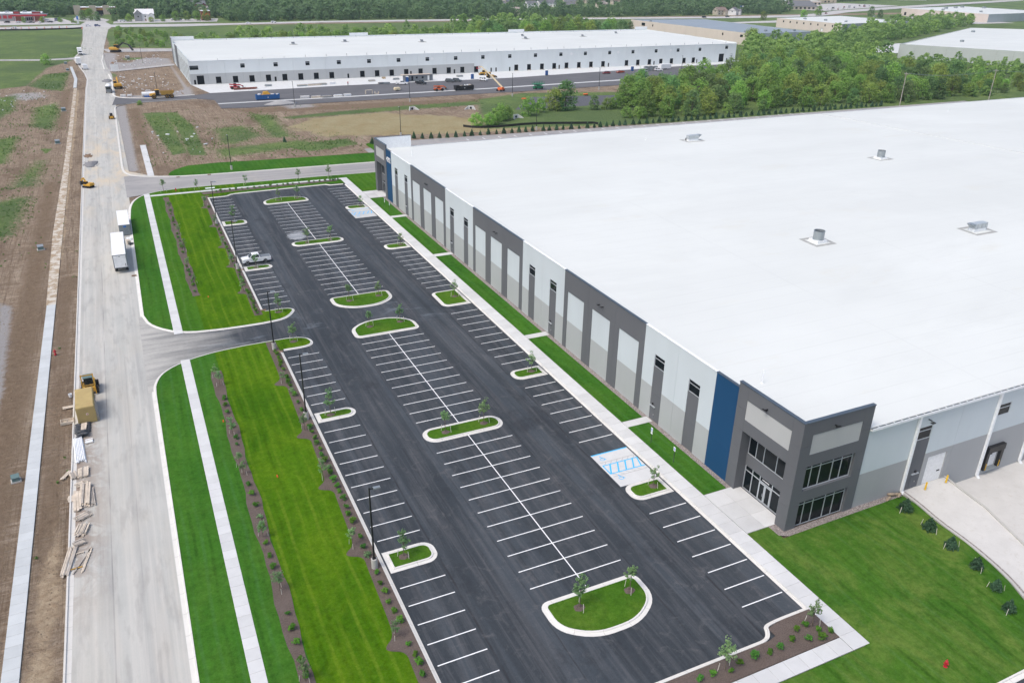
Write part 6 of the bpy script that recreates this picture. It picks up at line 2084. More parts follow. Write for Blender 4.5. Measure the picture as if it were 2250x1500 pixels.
for x in (-L / 2 + 1.7, -L / 2 + 3.0):
    for y in (-1.0, 1.0): wheel(t, x, y, .5, .5, 'white_paint')
for y in (-.8, .8): lp(MB().box(L / 2 - 3.1, y - .08, .0, L / 2 - 2.95, y + .08, 1.2).box(L / 2 - 3.2, y - .15, 0, L / 2 - 2.85, y + .15, .05), 'landing_leg', 'dark_grey', t)

# flat grey container with a white roof behind the trailer
t = thing('storage_container', 'white roofed grey container with ribbed end behind the long trailer', 'container', (-38.9, 118.2, 0), math.pi / 2 + .01)
bd = lp(box_body(MB(), -6.1, 6.1, 1.16, .12, 2.5), 'body', 'tail_grey', t)
lp(box_body(MB(), -6.15, 6.15, 1.2, 2.5, 2.62), 'roof', 'white_paint', t)
for k in range(12): lp(MB().box(-6.14, -1.1 + k * .19, .2, -6.1, -1.02 + k * .19, 2.4), 'rib', 'galv', bd)
lp(MB().box(-6.16, -.35, 1.95, -6.145, .25, 2.3), 'sign', 'sign_blue', bd)
for k in range(40):
    x = -5.9 + k * .3
    lp(MB().box(x, -1.19, .2, x + .12, -1.16, 2.4).box(x, 1.16, .2, x + .12, 1.19, 2.4), 'rib', 'galv', bd)
for i, (x, y, s, m, lab) in enumerate(((-38.3, 108.6, (1.0, 1.2, .5), 'pvc', 'small stack of white boards beside the long trailer'), (-38.5, 105.8, (.7, 1.3, .9), 'wood', 'wooden crate beside the long trailer'), (-38.0, 104.9, (.9, .6, .4), 'tarp', 'black plastic sack beside the long trailer'))):
    t = thing('site_material', lab, 'material', (x, y, 0), .2 * i)
    for k in range(3):
        lp(MB().ring_loft([[(-s[0] / 2 * f, -s[1] / 2 * f, z), (s[0] / 2 * f, -s[1] / 2 * f, z), (s[0] / 2 * f, s[1] / 2 * f, z), (-s[0] / 2 * f, s[1] / 2 * f, z)] for f, z in ((1, k * s[2] / 3), (1.03, (k + .5) * s[2] / 3), (.94, (k + .95) * s[2] / 3))]), 'layer', m, t)


# tan container, forklift and building material at the left kerb
t = thing('site_container', 'tan painted metal site container standing on the street by the left kerb', 'container', (-46.5, 29.1, 0), math.pi / 2 + .03)
bd = lp(box_body(MB(), -2.95, 2.95, 1.12, .12, 2.62, .1), 'body', 'tan_container', t)
for k in range(11): lp(MB().box(-2.99, -1.05 + k * .2, .25, -2.95, -.95 + k * .2, 2.4), 'rib', 'tan_container', bd)
for k in range(22):
    x = -2.8 + k * .26
    lp(MB().box(x, -1.155, .25, x + .11, -1.12, 2.42).box(x, 1.12, .25, x + .11, 1.155, 2.42), 'rib', 'tan_container', bd)
for x in (-2.93, 2.83):
    for y in (-1.13, 1.03): lp(MB().box(x - .03, y - .03, .1, x + .13, y + .13, 2.56), 'corner_post', 'tan_container', bd)
lp(MB().box(-3.0, -.25, 1.35, -2.992, .0, 1.6), 'sign', 'white_paint', bd)
lp(MB().box(-3.01, -.2, 1.4, -3.001, -.05, 1.55), 'sign_mark', 'red', bd)
lp(MB().add([(-2.6, -1.16, .0), (1.2, -1.16, .0), (1.2, -1.32, .0), (-2.6, -1.5, .0), (-2.6, -1.16, 1.9), (1.2, -1.16, 1.9)], [(0, 1, 5, 4), (2, 3, 4, 5), (0, 4, 3), (1, 2, 5)]), 'leaning_board', 'old_wood', t)

t = thing('forklift', 'yellow rough terrain forklift with dark cab behind the tan container', 'forklift', (-46.1, 36.0, 0), -math.pi / 2)
lp(MB().ring_loft([[(-1.7, -.75, .5), (1.3, -.75, .5), (1.3, .75, .5), (-1.7, .75, .5)], [(-1.75, -.8, 1.0), (1.3, -.8, 1.0), (1.3, .8, 1.0), (-1.75, .8, 1.0)], [(-1.6, -.7, 1.35), (.0, -.7, 1.3), (.0, .7, 1.3), (-1.6, .7, 1.35)]]), 'body', 'yellow', t)
cb = lp(MB().ring_loft([[(-.7, -.62, 1.1), (.8, -.62, 1.1), (.8, .62, 1.1), (-.7, .62, 1.1)], [(-.6, -.58, 2.4), (.55, -.58, 2.4), (.55, .58, 2.4), (-.6, .58, 2.4)]]), 'cab', 'glass_car', t)
lp(MB().box(-.72, -.66, 2.4, .68, .66, 2.5), 'cab_roof', 'util_green', cb)
for y in (-.85, .72): lp(MB().box(1.35, y, .2, 1.52, y + .13, 3.4), 'mast_rail', 'yellow', t)
lp(MB().box(1.36, -.72, 3.2, 1.5, .72, 3.34).box(1.36, -.72, 1.6, 1.5, .72, 1.72), 'mast_crossbar', 'dark_yellow', t)
for y in (-.5, .4): lp(MB().box(1.5, y, .06, 2.7, y + .12, .12), 'fork', 'dark_grey', t)
for x in (-1.1, .85):
    for y in (-.95, .95): wheel(t, x, y, .58, .42, 'dark_yellow')

def sack(mb, cx, cy, cz, L, w, h, rz, n=10):
    c, s = math.cos(rz), math.sin(rz)
    rings = []
    for k in range(n):
        u = k / (n - 1) * 2 - 1
        f = (1 - abs(u) ** 3) ** .5 * (1 + .13 * math.sin(k * 2.3)) + .05
        ring = []
        for j in range(8):
            a = j * math.pi / 4
            x, y, z = u * L / 2, math.cos(a) * w / 2 * f, h / 2 + math.sin(a) * h / 2 * f
            ring.append((cx + x * c - y * s, cy + x * s + y * c, cz + z))
        rings.append(ring)
    return mb.ring_loft(rings)


t = thing('sandbag_stack', 'low stack of black sandbags behind the tan container', 'sandbags', (-47.0, 24.2, 0))
k = 0
for yy in range(5):
    for sx in (-.55, .55):
        sack(MB(), -47.05 + sx, 26.0 - yy * .55, 0, .95, .5, .3, .1 * ((k * 7) % 5 - 2)).build('sandbag', MAT['tarp'], t, smooth=True); k += 1
for i, (x, y, z, rz, l) in enumerate(((-47.0, 22.95, .12, .15, 1.7), (-46.8, 22.6, .3, -.2, 1.2), (-47.4, 22.5, .05, .5, 1.1), (-47.0, 23.3, .3, .0, 1.4))):
    sack(MB(), x, y, z, l, .5, .42, rz).build('sandbag', MAT['tarp'], t, smooth=True)


def plank_stack(label, cx, cy, rz, L, n, w=.2, layers=2, mat='wood', jit=.18, name='plank_stack', th=.07, group=None):
    t = thing(name, label, 'planks', (cx, cy, .02), rz, group)
    r_ = random.Random(int(abs(cx * 31 + cy * 17)))
    for l in range(layers):
        for k in range(n):
            y = (k - (n - 1) / 2) * (w * 1.04) + r_.uniform(-.02, .02)
            if r_.random() < .12 * l: continue
            dx = r_.uniform(-jit, jit)
            ll = L * r_.uniform(.86, 1)
            a = r_.uniform(-.015, .015)
            m = MB().obox(dx, y, .05 + l * (th + .012), ll, w * .94, th, a)
            lp(m, 'plank', mat if r_.random() > .3 else ('wood' if mat != 'wood' else 'old_wood'), t)
    for x in (-L * .3, L * .3): lp(MB().box(x - .05, -n * w / 2 - .12, 0, x + .05, n * w / 2 + .12, .05), 'bearer', 'old_wood', t)
    return t


plank_stack('wide boards lying on top of the black sandbags', -46.9, 24.6, math.pi / 2 - .04, 2.6, 2, .34, 1, 'wood').location.z = .33
t = thing('pipe_bundle', 'bundle of long white plastic pipes in the left gutter', 'pipes', (-47.45, 19.2, 0), -math.pi / 2 + .07)
r_ = random.Random(4)
for l in range(2):
    for k in range(7 - l):
        y = (k - (6 - l) / 2) * .17
        dx = r_.uniform(-.35, .35)
        lp(MB().cyl((-3.1 + dx, y, .09 + l * .15), (3.1 + dx, y * 1.12, .09 + l * .15), .08, n=8), 'pipe', 'pvc', t)
plank_stack('small pallet of white blocks beside the white pipes', -46.3, 21.0, .1, .95, 5, .19, 2, 'pvc', .05)
t = thing('wooden_trough', 'open wooden mixing trough on the dirt beside the tan container', 'trough', (-49.0, 27.5, -.05), .05)
lp(MB().box(-.75, -.5, .05, .75, .5, .1), 'trough_floor', 'wood', t)
for s in (-1, 1):
    lp(MB().box(-.85, s * .5 - .04, .05, .85, s * .5 + .04, .42), 'side_board', 'wood', t)
    lp(MB().box(s * .75 - .04, -.46, .06, s * .75 + .04, .46, .4), 'end_board', 'wood', t)
lp(MB().box(-.05, -.46, .1, .03, .46, .3), 'divider', 'old_wood', t)
plank_stack('pale loose board lying across the kerb by the tan container', -48.9, 31.9, .08, 1.7, 3, .22, 1, 'wood')
t = thing('bucket', 'small white bucket on the dirt beside the tan container', 'bucket', (-48.75, 35.2, 0))
n_ = 14
rg = lambda r, z: [(r * math.cos(6.2832 * i / n_), r * math.sin(6.2832 * i / n_), z) for i in range(n_)]
lp(MB().ring_loft([rg(.2, 0), rg(.26, .5), rg(.23, .5), rg(.17, .06)]), 'shell', 'pvc', t)
plank_stack('pallet of pale boards, just below the white pipes', -46.95, 13.4, math.pi / 2, 2.2, 5, .24, 3, 'wood', .05)
plank_stack('short boards leaning over the kerb on the dirt', -48.9, 13.7, math.pi / 2 - .5, 1.9, 2, .22, 1, 'wood')
plank_stack('tangle of grey stakes on the kerb', -48.0, 13.2, math.pi / 2 + .2, 1.6, 6, .13, 3, 'old_wood', .3)
plank_stack('loose heap of short offcuts between two lumber stacks', -47.1, 10.9, .35, 1.0, 7, .14, 2, 'wood', .35)
plank_stack('tall stack of long planks in the middle of the gutter lumber', -46.7, 8.2, math.pi / 2 - .02, 4.8, 5, .22, 5, 'wood', .25)
plank_stack('low stack of wide planks beside the tallest lumber stack', -47.5, 7.4, math.pi / 2 + .03, 4.4, 3, .28, 3, 'wood', .25)
plank_stack('ragged row of narrow planks right of the tallest lumber stack', -45.95, 7.6, math.pi / 2 + .06, 3.8, 3, .15, 2, 'old_wood', .5)
plank_stack('square white board lying on the kerb', -48.0, 8.2, .05, 1.2, 3, .42, 1, 'pvc', .02)
plank_stack('heap of grey stakes in the gutter, upper of two', -46.9, 3.9, .55, 1.3, 8, .12, 3, 'old_wood', .3)
plank_stack('stack of pale stakes in the gutter above the wire mesh', -47.0, 1.3, math.pi / 2 - .25, 1.8, 9, .13, 3, 'wood', .3)
plank_stack('dark grey heap of stakes in the gutter, lower of two', -47.2, -1.0, .25, 1.1, 9, .1, 3, 'old_wood', .15)
plank_stack('bundle of long grey poles lying askew over the kerb', -48.2, -3.7, math.pi / 2 - .17, 5.0, 6, .14, 2, 'old_wood', .2)
plank_stack('pair of long thin poles on the street below the lumber', -46.5, -4.2, math.pi / 2 - .22, 4.3, 2, .13, 1, 'wood', .1)
plank_stack('single thin pole crossing the street below the lumber', -47.0, -4.3, math.pi / 2 - .42, 4.6, 1, .13, 1, 'old_wood', .1)
plank_stack('short brown bearer across the gutter, upper of two', -47.2, -2.75, .05, 1.1, 1, .16, 1, 'dark_yellow', .05)
plank_stack('short brown bearer across the gutter, lower of two', -47.5, -5.25, .05, 1.4, 1, .16, 1, 'dark_yellow', .05)

t = thing('mini_excavator', 'small yellow mini excavator at the left kerb of the street', 'excavator', (-46.6, 160.8, 0), 2.4)


def excavator(t, s=1.0, body='yellow', arm='yellow', pts=((.6, 1.4), (2.6, 3.6), (4.3, 2.4), (4.5, .5)), cab='glass_car'):
    k = lambda *a: tuple(v * s for v in a)
    for y in (-1.0, 1.0):
        pr = [(-1.7, .15), (-1.5, 0), (1.5, 0), (1.7, .15), (1.75, .5), (1.5, .75), (-1.5, .75), (-1.75, .5)]
        m = MB().side([k(a, b) for a, b in pr], [((y - .25) * s, 0), ((y + .25) * s, 0)])
        lp(m, 'track', 'rubber', t)
    lp(MB().box(*k(-1.0, -.8, .35), *k(1.0, .8, .8)), 'undercarriage', 'dark_grey', t)
    h = lp(MB().ring_loft([[k(-1.9, -1.2, .85), k(1.2, -1.2, .85), k(1.2, 1.2, .85), k(-1.9, 1.2, .85)], [k(-2.0, -1.25, 1.3), k(1.25, -1.25, 1.3), k(1.25, 1.25, 1.3), k(-2.0, 1.25, 1.3)], [k(-1.9, -1.1, 1.75), k(.2, -1.1, 1.75), k(.2, 1.1, 1.75), k(-1.9, 1.1, 1.75)]]), 'house', body, t)
    lp(MB().ring_loft([[k(-.5, .3, 1.3), k(1.2, .3, 1.3), k(1.2, 1.2, 1.3), k(-.5, 1.2, 1.3)], [k(-.5, .32, 2.5), k(1.1, .32, 2.4), k(1.1, 1.15, 2.4), k(-.5, 1.15, 2.5)]]), 'cab', cab, h)
    lp(MB().box(*k(-.55, .28, 2.5), *k(1.0, 1.18, 2.58)), 'cab_roof', body, h)
    a, b, c, d = [Vector(k(p[0], -.25, p[1])) for p in pts]
    lp(MB().bar(a, b, .4 * s, .5 * s), 'boom', arm, t)
    lp(MB().bar(b, c, .34 * s, .4 * s), 'stick', arm, t)
    lp(MB().ring_loft([[(c.x - .3 * s, c.y - .5 * s, c.z), (c.x + .3 * s, c.y - .5 * s, c.z), (c.x + .3 * s, c.y + .5 * s, c.z), (c.x - .3 * s, c.y + .5 * s, c.z)], [(d.x - .1 * s, d.y - .5 * s, d.z), (d.x + .5 * s, d.y - .5 * s, d.z + .2), (d.x + .5 * s, d.y + .5 * s, d.z + .2), (d.x - .1 * s, d.y + .5 * s, d.z)]]), 'bucket', 'dark_grey', t)
    lp(MB().cyl((a + Vector((.3 * s, .25 * s, -.2 * s))), (a.lerp(b, .55) + Vector((0, .25 * s, -.1 * s))), .07 * s, n=6), 'ram', 'chrome', t)


excavator(t, .72, pts=((.6, 1.4), (2.0, 3.4), (3.1, 2.2), (3.2, .6)))
t = thing('excavator', 'yellow excavator with folded arm on the stony plot', 'excavator', (-34.4, 349.5, 0), 1.65)
excavator(t, 1.35, pts=((.6, 1.4), (2.2, 3.4), (3.3, 2.4), (3.2, .6)))
t = thing('excavator', 'large excavator with black arm beside the overgrown plot', 'excavator', (-31.5, 513, 0), -.25)
excavator(t, 1.7, arm='black_metal', pts=((.6, 1.4), (3.0, 3.3), (5.0, 2.6), (6.0, .5)))
t = thing('skid_steer', 'black and yellow skid steer loader on the street', 'loader', (-38.7, 267.5, 0), math.pi / 2)
lp(MB().ring_loft([[(-1.3, -.6, .35), (1.0, -.6, .35), (1.0, .6, .35), (-1.3, .6, .35)], [(-1.35, -.65, 1.1), (1.0, -.6, 1.0), (1.0, .6, 1.0), (-1.35, .65, 1.1)]]), 'body', 'yellow', t)
lp(MB().ring_loft([[(-.7, -.55, 1.05), (.8, -.55, 1.0), (.8, .55, 1.0), (-.7, .55, 1.05)], [(-.6, -.5, 2.1), (.5, -.5, 2.1), (.5, .5, 2.1), (-.6, .5, 2.1)]]), 'cab', 'black_metal', t)
for y in (-.8, .8):
    lp(MB().bar((-1.3, y, 1.5), (1.2, y, 1.0), .14, .22).bar((1.2, y, 1.0), (1.6, y, .4), .14, .2), 'lift_arm', 'yellow', t)
    for x in (-.8, .6): wheel(t, x, y * 1.02, .42, .32, 'dark_yellow')
lp(MB().side([(1.5, .1), (2.2, .05), (2.25, .12), (1.65, .75), (1.5, .7)], [(-.95, 0), (.95, 0)]), 'bucket', 'yellow', t)
t = thing('dump_truck', 'yellow articulated dump truck turning into the truck court', 'dump truck', (-17.6, 313.2, .02), math.pi + .06)
lp(MB().ring_loft([[(2.6, -1.2, 1.2), (5.0, -1.1, 1.2), (5.0, 1.1, 1.2), (2.6, 1.2, 1.2)], [(2.6, -1.2, 2.3), (4.9, -1.0, 2.0), (4.9, 1.0, 2.0), (2.6, 1.2, 2.3)]]), 'hood', 'yellow', t)
cb = lp(MB().ring_loft([[(.9, -1.1, 1.5), (2.7, -1.1, 1.5), (2.7, 1.1, 1.5), (.9, 1.1, 1.5)], [(1.0, -1.0, 3.6), (2.4, -1.0, 3.6), (2.4, 1.0, 3.6), (1.0, 1.0, 3.6)]]), 'cab', 'glass_car', t)
lp(MB().box(.85, -1.1, 3.6, 2.6, 1.1, 3.72), 'cab_roof', 'yellow', cb)
lp(MB().side([(-5.2, 2.4), (-4.0, 1.5), (.2, 1.5), (.7, 3.3), (-5.0, 3.2)], [(-1.5, 0), (1.5, 0)]), 'dump_body', 'dark_yellow', t)
lp(MB().box(-4.6, -1.3, 3.2, .4, 1.3, 3.32), 'load', 'soil_pile', t)
lp(MB().box(-4.8, -.4, 1.0, 4.6, .4, 1.5), 'frame', 'dark_grey', t)
for x in (-4.0, -2.1, 3.4):
    for y in (-1.25, 1.25): wheel(t, x, y, .9, .65, 'yellow')
t = thing('mixer_truck', 'white concrete mixer trailer standing at the right kerb', 'mixer', (-38.3, 338.5, .02), -math.pi / 2 - .05)
n_ = 16
prof = [(-3.4, .5), (-2.8, .9), (-1.2, 1.35), (.6, 1.3), (1.6, .8), (1.8, .4)]
lp(MB().ring_loft([[(x, r * math.cos(6.2832 * i / n_), 2.2 + .08 * -x + r * math.sin(6.2832 * i / n_)) for i in range(n_)] for x, r in prof]), 'drum', 'white_paint', t, True)
lp(MB().box(1.9, -1.1, .5, 3.6, 1.1, 2.9), 'cab', 'tail_grey', t)
lp(MB().box(3.58, -.95, 1.7, 3.63, .95, 2.7), 'windscreen', 'glass_car', t)
lp(MB().box(-3.2, -.5, .7, 3.4, .5, 1.0), 'chassis', 'dark_grey', t)
lp(MB().side([(-3.9, 2.9), (-3.2, 3.4), (-3.0, 2.9), (-3.5, 2.5)], [(-.5, 0), (.5, 0)]), 'chute', 'galv', t)
for x in (-2.4, -1.2, 2.7):
    for y in (-1.0, 1.0): wheel(t, x, y, .5, .4, 'white_paint')


def box_truck(label, loc, rz, cabm='car_white', L=7.5, name='box_truck'):
    t = thing(name, label, 'truck', loc, rz)
    lp(box_body(MB(), -L / 2, L / 2 - 2.0, 1.25, 1.0, 3.9), 'cargo_box', 'white_paint', t)
    c = lp(MB().side([(L / 2 - 1.9, .6), (L / 2, .6), (L / 2 + .1, 1.3), (L / 2 - .5, 1.6), (L / 2 - .8, 2.6), (L / 2 - 1.9, 2.7)], [(-1.1, .04), (-1.02, 0), (1.02, 0), (1.1, .04)]), 'cab', cabm, t)
    lp(MB().add([(L / 2 - .47, -.95, 1.68), (L / 2 - .47, .95, 1.68), (L / 2 - .76, .9, 2.5), (L / 2 - .76, -.9, 2.5)], [(0, 1, 2, 3)]), 'windscreen', 'glass_car', c)
    lp(MB().box(L / 2 + .06, -.8, .7, L / 2 + .12, .8, 1.25), 'grille', 'dark_grey', c)
    for s in (-1, 1):
        lp(MB().box(L / 2 - 1.5, s * 1.1, 1.7, L / 2 - .8, s * 1.115, 2.4), 'side_window', 'glass_car', c)
        for x in (-L / 2 + 1.4, L / 2 - .9): wheel(t, x, s * 1.0, .5, .3, 'white_paint')
    lp(MB().box(-L / 2 + .2, -.5, .7, L / 2 - .5, .5, 1.0), 'chassis', 'dark_grey', t)
    return t


box_truck('white box truck driving towards the viewer far up the street', (-51.6, 503, .02), -math.pi / 2 + .05, L=9)
box_truck('white delivery truck parked at the bend of the street', (-52.0, 450, .02), math.pi / 2 + .12, L=7)
t = thing('cargo_trailer', 'small grey white cargo trailer in front of the parked delivery truck', 'trailer', (-48.7, 427.6, .02), math.pi / 2 + .2)
lp(box_body(MB(), -2.2, 2.2, 1.2, .5, 2.7, .15), 'body', 'car_white', t)
lp(MB().box(2.2, -.1, .45, 3.4, .1, .6), 'drawbar', 'dark_grey', t)
for x in (-.5, .4):
    for y in (-1.25, 1.25): wheel(t, x, y, .36, .24)
t = thing('cargo_trailer', 'white enclosed trailer on the dock apron beside the glass racks', 'trailer', (260.3, 329.5, .04), .02)
lp(box_body(MB(), -3.6, 3.6, 1.2, .55, 3.1, .15), 'body', 'car_white', t)
lp(MB().box(3.6, -.1, .45, 5.0, .1, .6), 'drawbar', 'dark_grey', t)
for x in (-.9, .1):
    for y in (-1.25, 1.25): wheel(t, x, y, .38, .24)


def dumpster(label, loc, rz, paint, fill, L=6.4, hh=1.5):
    t = thing('dumpster', label, 'dumpster', loc, rz)
    V0 = [(-L / 2, -1.15, .25), (L / 2, -1.15, .25), (L / 2, 1.15, .25), (-L / 2, 1.15, .25)]
    V1 = [(-L / 2 - .1, -1.22, hh + .25), (L / 2 + .1, -1.22, hh + .25), (L / 2 + .1, 1.22, hh + .25), (-L / 2 - .1, 1.22, hh + .25)]
    V2 = [(-L / 2, -1.1, hh + .25), (L / 2, -1.1, hh + .25), (L / 2, 1.1, hh + .25), (-L / 2, 1.1, hh + .25)]
    V3 = [(-L / 2 + .1, -1.05, hh - .2), (L / 2 - .1, -1.05, hh - .2), (L / 2 - .1, 1.05, hh - .2), (-L / 2 + .1, 1.05, hh - .2)]
    b = lp(MB().ring_loft([V0, V1, V2, V3]), 'shell', paint, t)
    for k in range(9):
        x = -L / 2 + .4 + k * (L - .8) / 8
        lp(MB().box(x - .06, -1.3, .3, x + .06, -1.14, hh + .2).box(x - .06, 1.14, .3, x + .06, 1.3, hh + .2), 'rib', paint, b)
    lp(MB().box(-.25, -1.325, .95, .15, -1.305, 1.3), 'label_plate', 'white_paint', b)
    r_ = random.Random(int(loc[0]))
    for k in range(9):
        lp(MB().obox(r_.uniform(-L / 2 + .8, L / 2 - .8), r_.uniform(-.7, .7), hh - .1 + r_.uniform(0, .25), r_.uniform(.5, 1.6), r_.uniform(.3, .9), r_.uniform(.12, .6), r_.uniform(0, 3)), 'rubbish', fill[k % len(fill)], t)
    for x in (-L / 2 + .4, L / 2 - .4): lp(MB().cyl((x, -1.0, .14), (x, 1.0, .14), .14, n=10), 'roller', 'dark_grey', t)
    return t


d1 = dumpster('blue dumpster piled with yellow and white rubbish on the truck court', (24.6, 294.2, .02), .03, 'blue_box', ('yellow', 'pvc', 'pvc', 'wood'), 10, 2.0)
lp(MB().ring_loft([[(-2.0, -.8, 2.2), (1.2, -.8, 2.2), (1.2, .8, 2.2), (-2.0, .8, 2.2)], [(-1.6, -.6, 3.4), (.2, -.5, 3.6), (.2, .5, 3.6), (-1.6, .6, 3.4)]]), 'yellow_rubbish', 'yellow', d1)
dumpster('black dumpster with lumber on the pale court strip', (117, 292, .02), .02, 'black_metal', ('wood', 'pvc', 'old_wood'), 9.5, 2.0)
dumpster('blue dumpster half hidden behind the tree belt', (218, 294.6, .02), .05, 'blue_box', ('wood', 'wood', 'pvc'), 9, 2.0)
for x, y, lab in ((100.0, 327, 'blue portable toilet beside the grey site office'), (136.2, 327.3, 'blue portable toilet between the grey cars and the yellow dozer'), (180.8, 328, 'blue portable toilet alone in the middle of the dock apron'), (237.2, 329, 'blue portable toilet near the parked pale van')):
    t = thing('portable_toilet', lab, 'toilet', (x, y, .03))
    lp(MB().box(-.6, -.6, .08, .6, .6, 2.5), 'cabin', 'porta_blue', t)
    lp(MB().ring_loft([[(-.68, -.68, 2.5), (.68, -.68, 2.5), (.68, .68, 2.5), (-.68, .68, 2.5)], [(-.5, -.5, 2.85), (.5, -.5, 2.85), (.5, .5, 2.85), (-.5, .5, 2.85)]]), 'roof', 'white_paint', t)
    lp(MB().box(-.42, -.63, .15, .42, -.6, 2.3), 'door', 'blue_box', t)
    lp(MB().box(-.7, -.7, 0, .7, .7, .08), 'skid', 'dark_grey', t)
t = thing('site_office', 'long grey site office cabin with tan roof on the dock apron', 'cabin', (106.5, 329, .03), .01)
bd = lp(MB().box(-7.6, -1.6, .3, 7.6, 1.6, 3.1), 'wall', 'tail_grey', t)
lp(MB().box(-9.2, -1.75, 3.1, 6.9, 1.75, 3.3), 'roof', 'tan_wall', t)
for x, m in ((-3.6, 'hole'), (5.2, 'white_paint')): lp(MB().box(x - .5, -1.65, .4, x + .5, -1.6, 2.6), 'door', m, bd)
for x in (-1.2, 2.0): lp(MB().box(x - .5, -1.63, 1.4, x + .5, -1.6, 2.3), 'window', 'glass', bd)
for k in range(6): lp(MB().box(-7 + k * 2.7, -1.3, 0, -6.7 + k * 2.7, 1.3, .3), 'block', 'conc_dark', t)


def telehandler(label, loc, rz, paint, boomz=1.9):
    t = thing('telehandler', label, 'telehandler', loc, rz)
    lp(MB().ring_loft([[(-2.2, -.9, .7), (2.2, -.9, .7), (2.2, .9, .7), (-2.2, .9, .7)], [(-2.3, -.9, 1.4), (2.0, -.8, 1.2), (2.0, .8, 1.2), (-2.3, .9, 1.4)]]), 'chassis', paint, t)
    lp(MB().ring_loft([[(-.6, .1, 1.2), (.9, .1, 1.2), (.9, .95, 1.2), (-.6, .95, 1.2)], [(-.5, .15, 2.5), (.6, .15, 2.5), (.6, .9, 2.5), (-.5, .9, 2.5)]]), 'cab', 'dark_grey', t)
    lp(MB().bar((-2.6, -.3, 2.3), (2.4, -.3, boomz + .2), .45, .5).bar((2.4, -.3, boomz + .2), (3.6, -.3, boomz - .5), .36, .4), 'boom', paint, t)
    lp(MB().box(3.5, -1.0, .5, 3.7, .6, 1.5).box(3.7, -.8, .5, 4.9, -.65, .6).box(3.7, .2, .5, 4.9, .35, .6), 'fork_carriage', 'dark_grey', t)
    for x in (-1.5, 1.5):
        for y in (-1.05, 1.05): wheel(t, x, y, .65, .45, 'dark_grey')
    return t


telehandler('red telehandler on the pale court strip', (104.6, 293.4, .02), .05, 'orange')
telehandler('small red lift standing on steel beams at the first docks', (15.8, 330, .03), .05, 'red', 1.6)
plank_stack('long rusty steel beams lying on the dock apron', 20.5, 327.5, .03, 11, 3, .5, 2, 'brick', .8, 'steel_beams', .35)
t = thing('boom_lift', 'orange boom lift with long pale boom raised towards the docks', 'boom lift', (132.4, 283.0, .02), 2.05)
lp(MB().box(-1.3, -1.1, .5, 1.3, 1.1, .9), 'chassis', 'orange', t)
lp(MB().ring_loft([[(-1.7, -1.0, .95), (1.3, -1.0, .95), (1.3, 1.0, .95), (-1.7, 1.0, .95)], [(-1.6, -.9, 1.9), (1.0, -.9, 1.7), (1.0, .9, 1.7), (-1.6, .9, 1.9)]]), 'turntable', 'orange', t)
lp(MB().bar((-1.0, 0, 1.9), (6.0, 0, 6.8), .5, .6).bar((6.0, 0, 6.8), (12.0, 0, 10.4), .36, .42), 'boom', 'boom', t)
lp(MB().bar((12, 0, 10.4), (13.4, 0, 9.8), .3, .3), 'jib', 'boom', t)
lp(MB().box(13.3, -1.1, 9.2, 14.2, 1.1, 9.32).box(13.3, -1.1, 10.2, 13.36, 1.1, 10.28).box(14.14, -1.1, 10.2, 14.2, 1.1, 10.28).box(13.3, -1.1, 9.3, 13.38, -1.02, 10.2).box(14.12, -1.1, 9.3, 14.2, -1.02, 10.2).box(13.3, 1.02, 9.3, 13.38, 1.1, 10.2).box(14.12, 1.02, 9.3, 14.2, 1.1, 10.2), 'basket', 'red', t)
for x in (-1.1, 1.1):
    for y in (-1.2, 1.2): wheel(t, x, y, .5, .4, 'dark_grey')
t = thing('backhoe_loader', 'orange yellow backhoe loader beside the docks', 'backhoe', (146.5, 327.6, .03), .1)
lp(MB().ring_loft([[(-.4, -.7, .8), (2.4, -.55, .8), (2.4, .55, .8), (-.4, .7, .8)], [(-.4, -.7, 1.7), (2.3, -.5, 1.5), (2.3, .5, 1.5), (-.4, .7, 1.7)]]), 'hood', 'yellow', t)
lp(MB().ring_loft([[(-1.5, -.8, .9), (.2, -.8, .9), (.2, .8, .9), (-1.5, .8, .9)], [(-1.4, -.75, 2.8), (.1, -.75, 2.8), (.1, .75, 2.8), (-1.4, .75, 2.8)]]), 'cab', 'glass_car', t)
lp(MB().box(-1.6, -.85, 2.8, .3, .85, 2.95), 'cab_roof', 'yellow', t)
lp(MB().bar((-1.6, 0, 1.0), (-2.6, 0, 3.6), .35, .4).bar((-2.6, 0, 3.6), (-3.4, 0, 1.6), .3, .3), 'backhoe_arm', 'yellow', t)
lp(MB().bar((1.0, .7, 1.5), (3.2, .7, .5), .15, .25).bar((1.0, -.7, 1.5), (3.2, -.7, .5), .15, .25), 'lift_arm', 'yellow', t)
lp(MB().side([(3.0, .2), (4.0, .1), (4.0, .2), (3.3, 1.1), (3.0, 1.0)], [(-1.15, 0), (1.15, 0)]), 'bucket', 'dark_grey', t)
for x, r in ((-.9, .75), (1.8, .5)):
    for y in (-.95, .95): wheel(t, x, y, r, .4, 'dark_yellow')
t = thing('bulldozer', 'small yellow bulldozer close to the dock wall', 'bulldozer', (147.4, 339.5, .03), 2.9)
for y in (-.95, .95): lp(MB().side([(-1.5, .1), (-1.3, 0), (1.3, 0), (1.5, .1), (1.5, .6), (1.2, .85), (-1.2, .85), (-1.5, .6)], [(y - .25, 0), (y + .25, 0)]), 'track', 'rubber', t)
lp(MB().ring_loft([[(-1.4, -.65, .5), (1.5, -.65, .5), (1.5, .65, .5), (-1.4, .65, .5)], [(-1.4, -.6, 1.6), (1.4, -.5, 1.5), (1.4, .5, 1.5), (-1.4, .6, 1.6)]]), 'body', 'yellow', t)
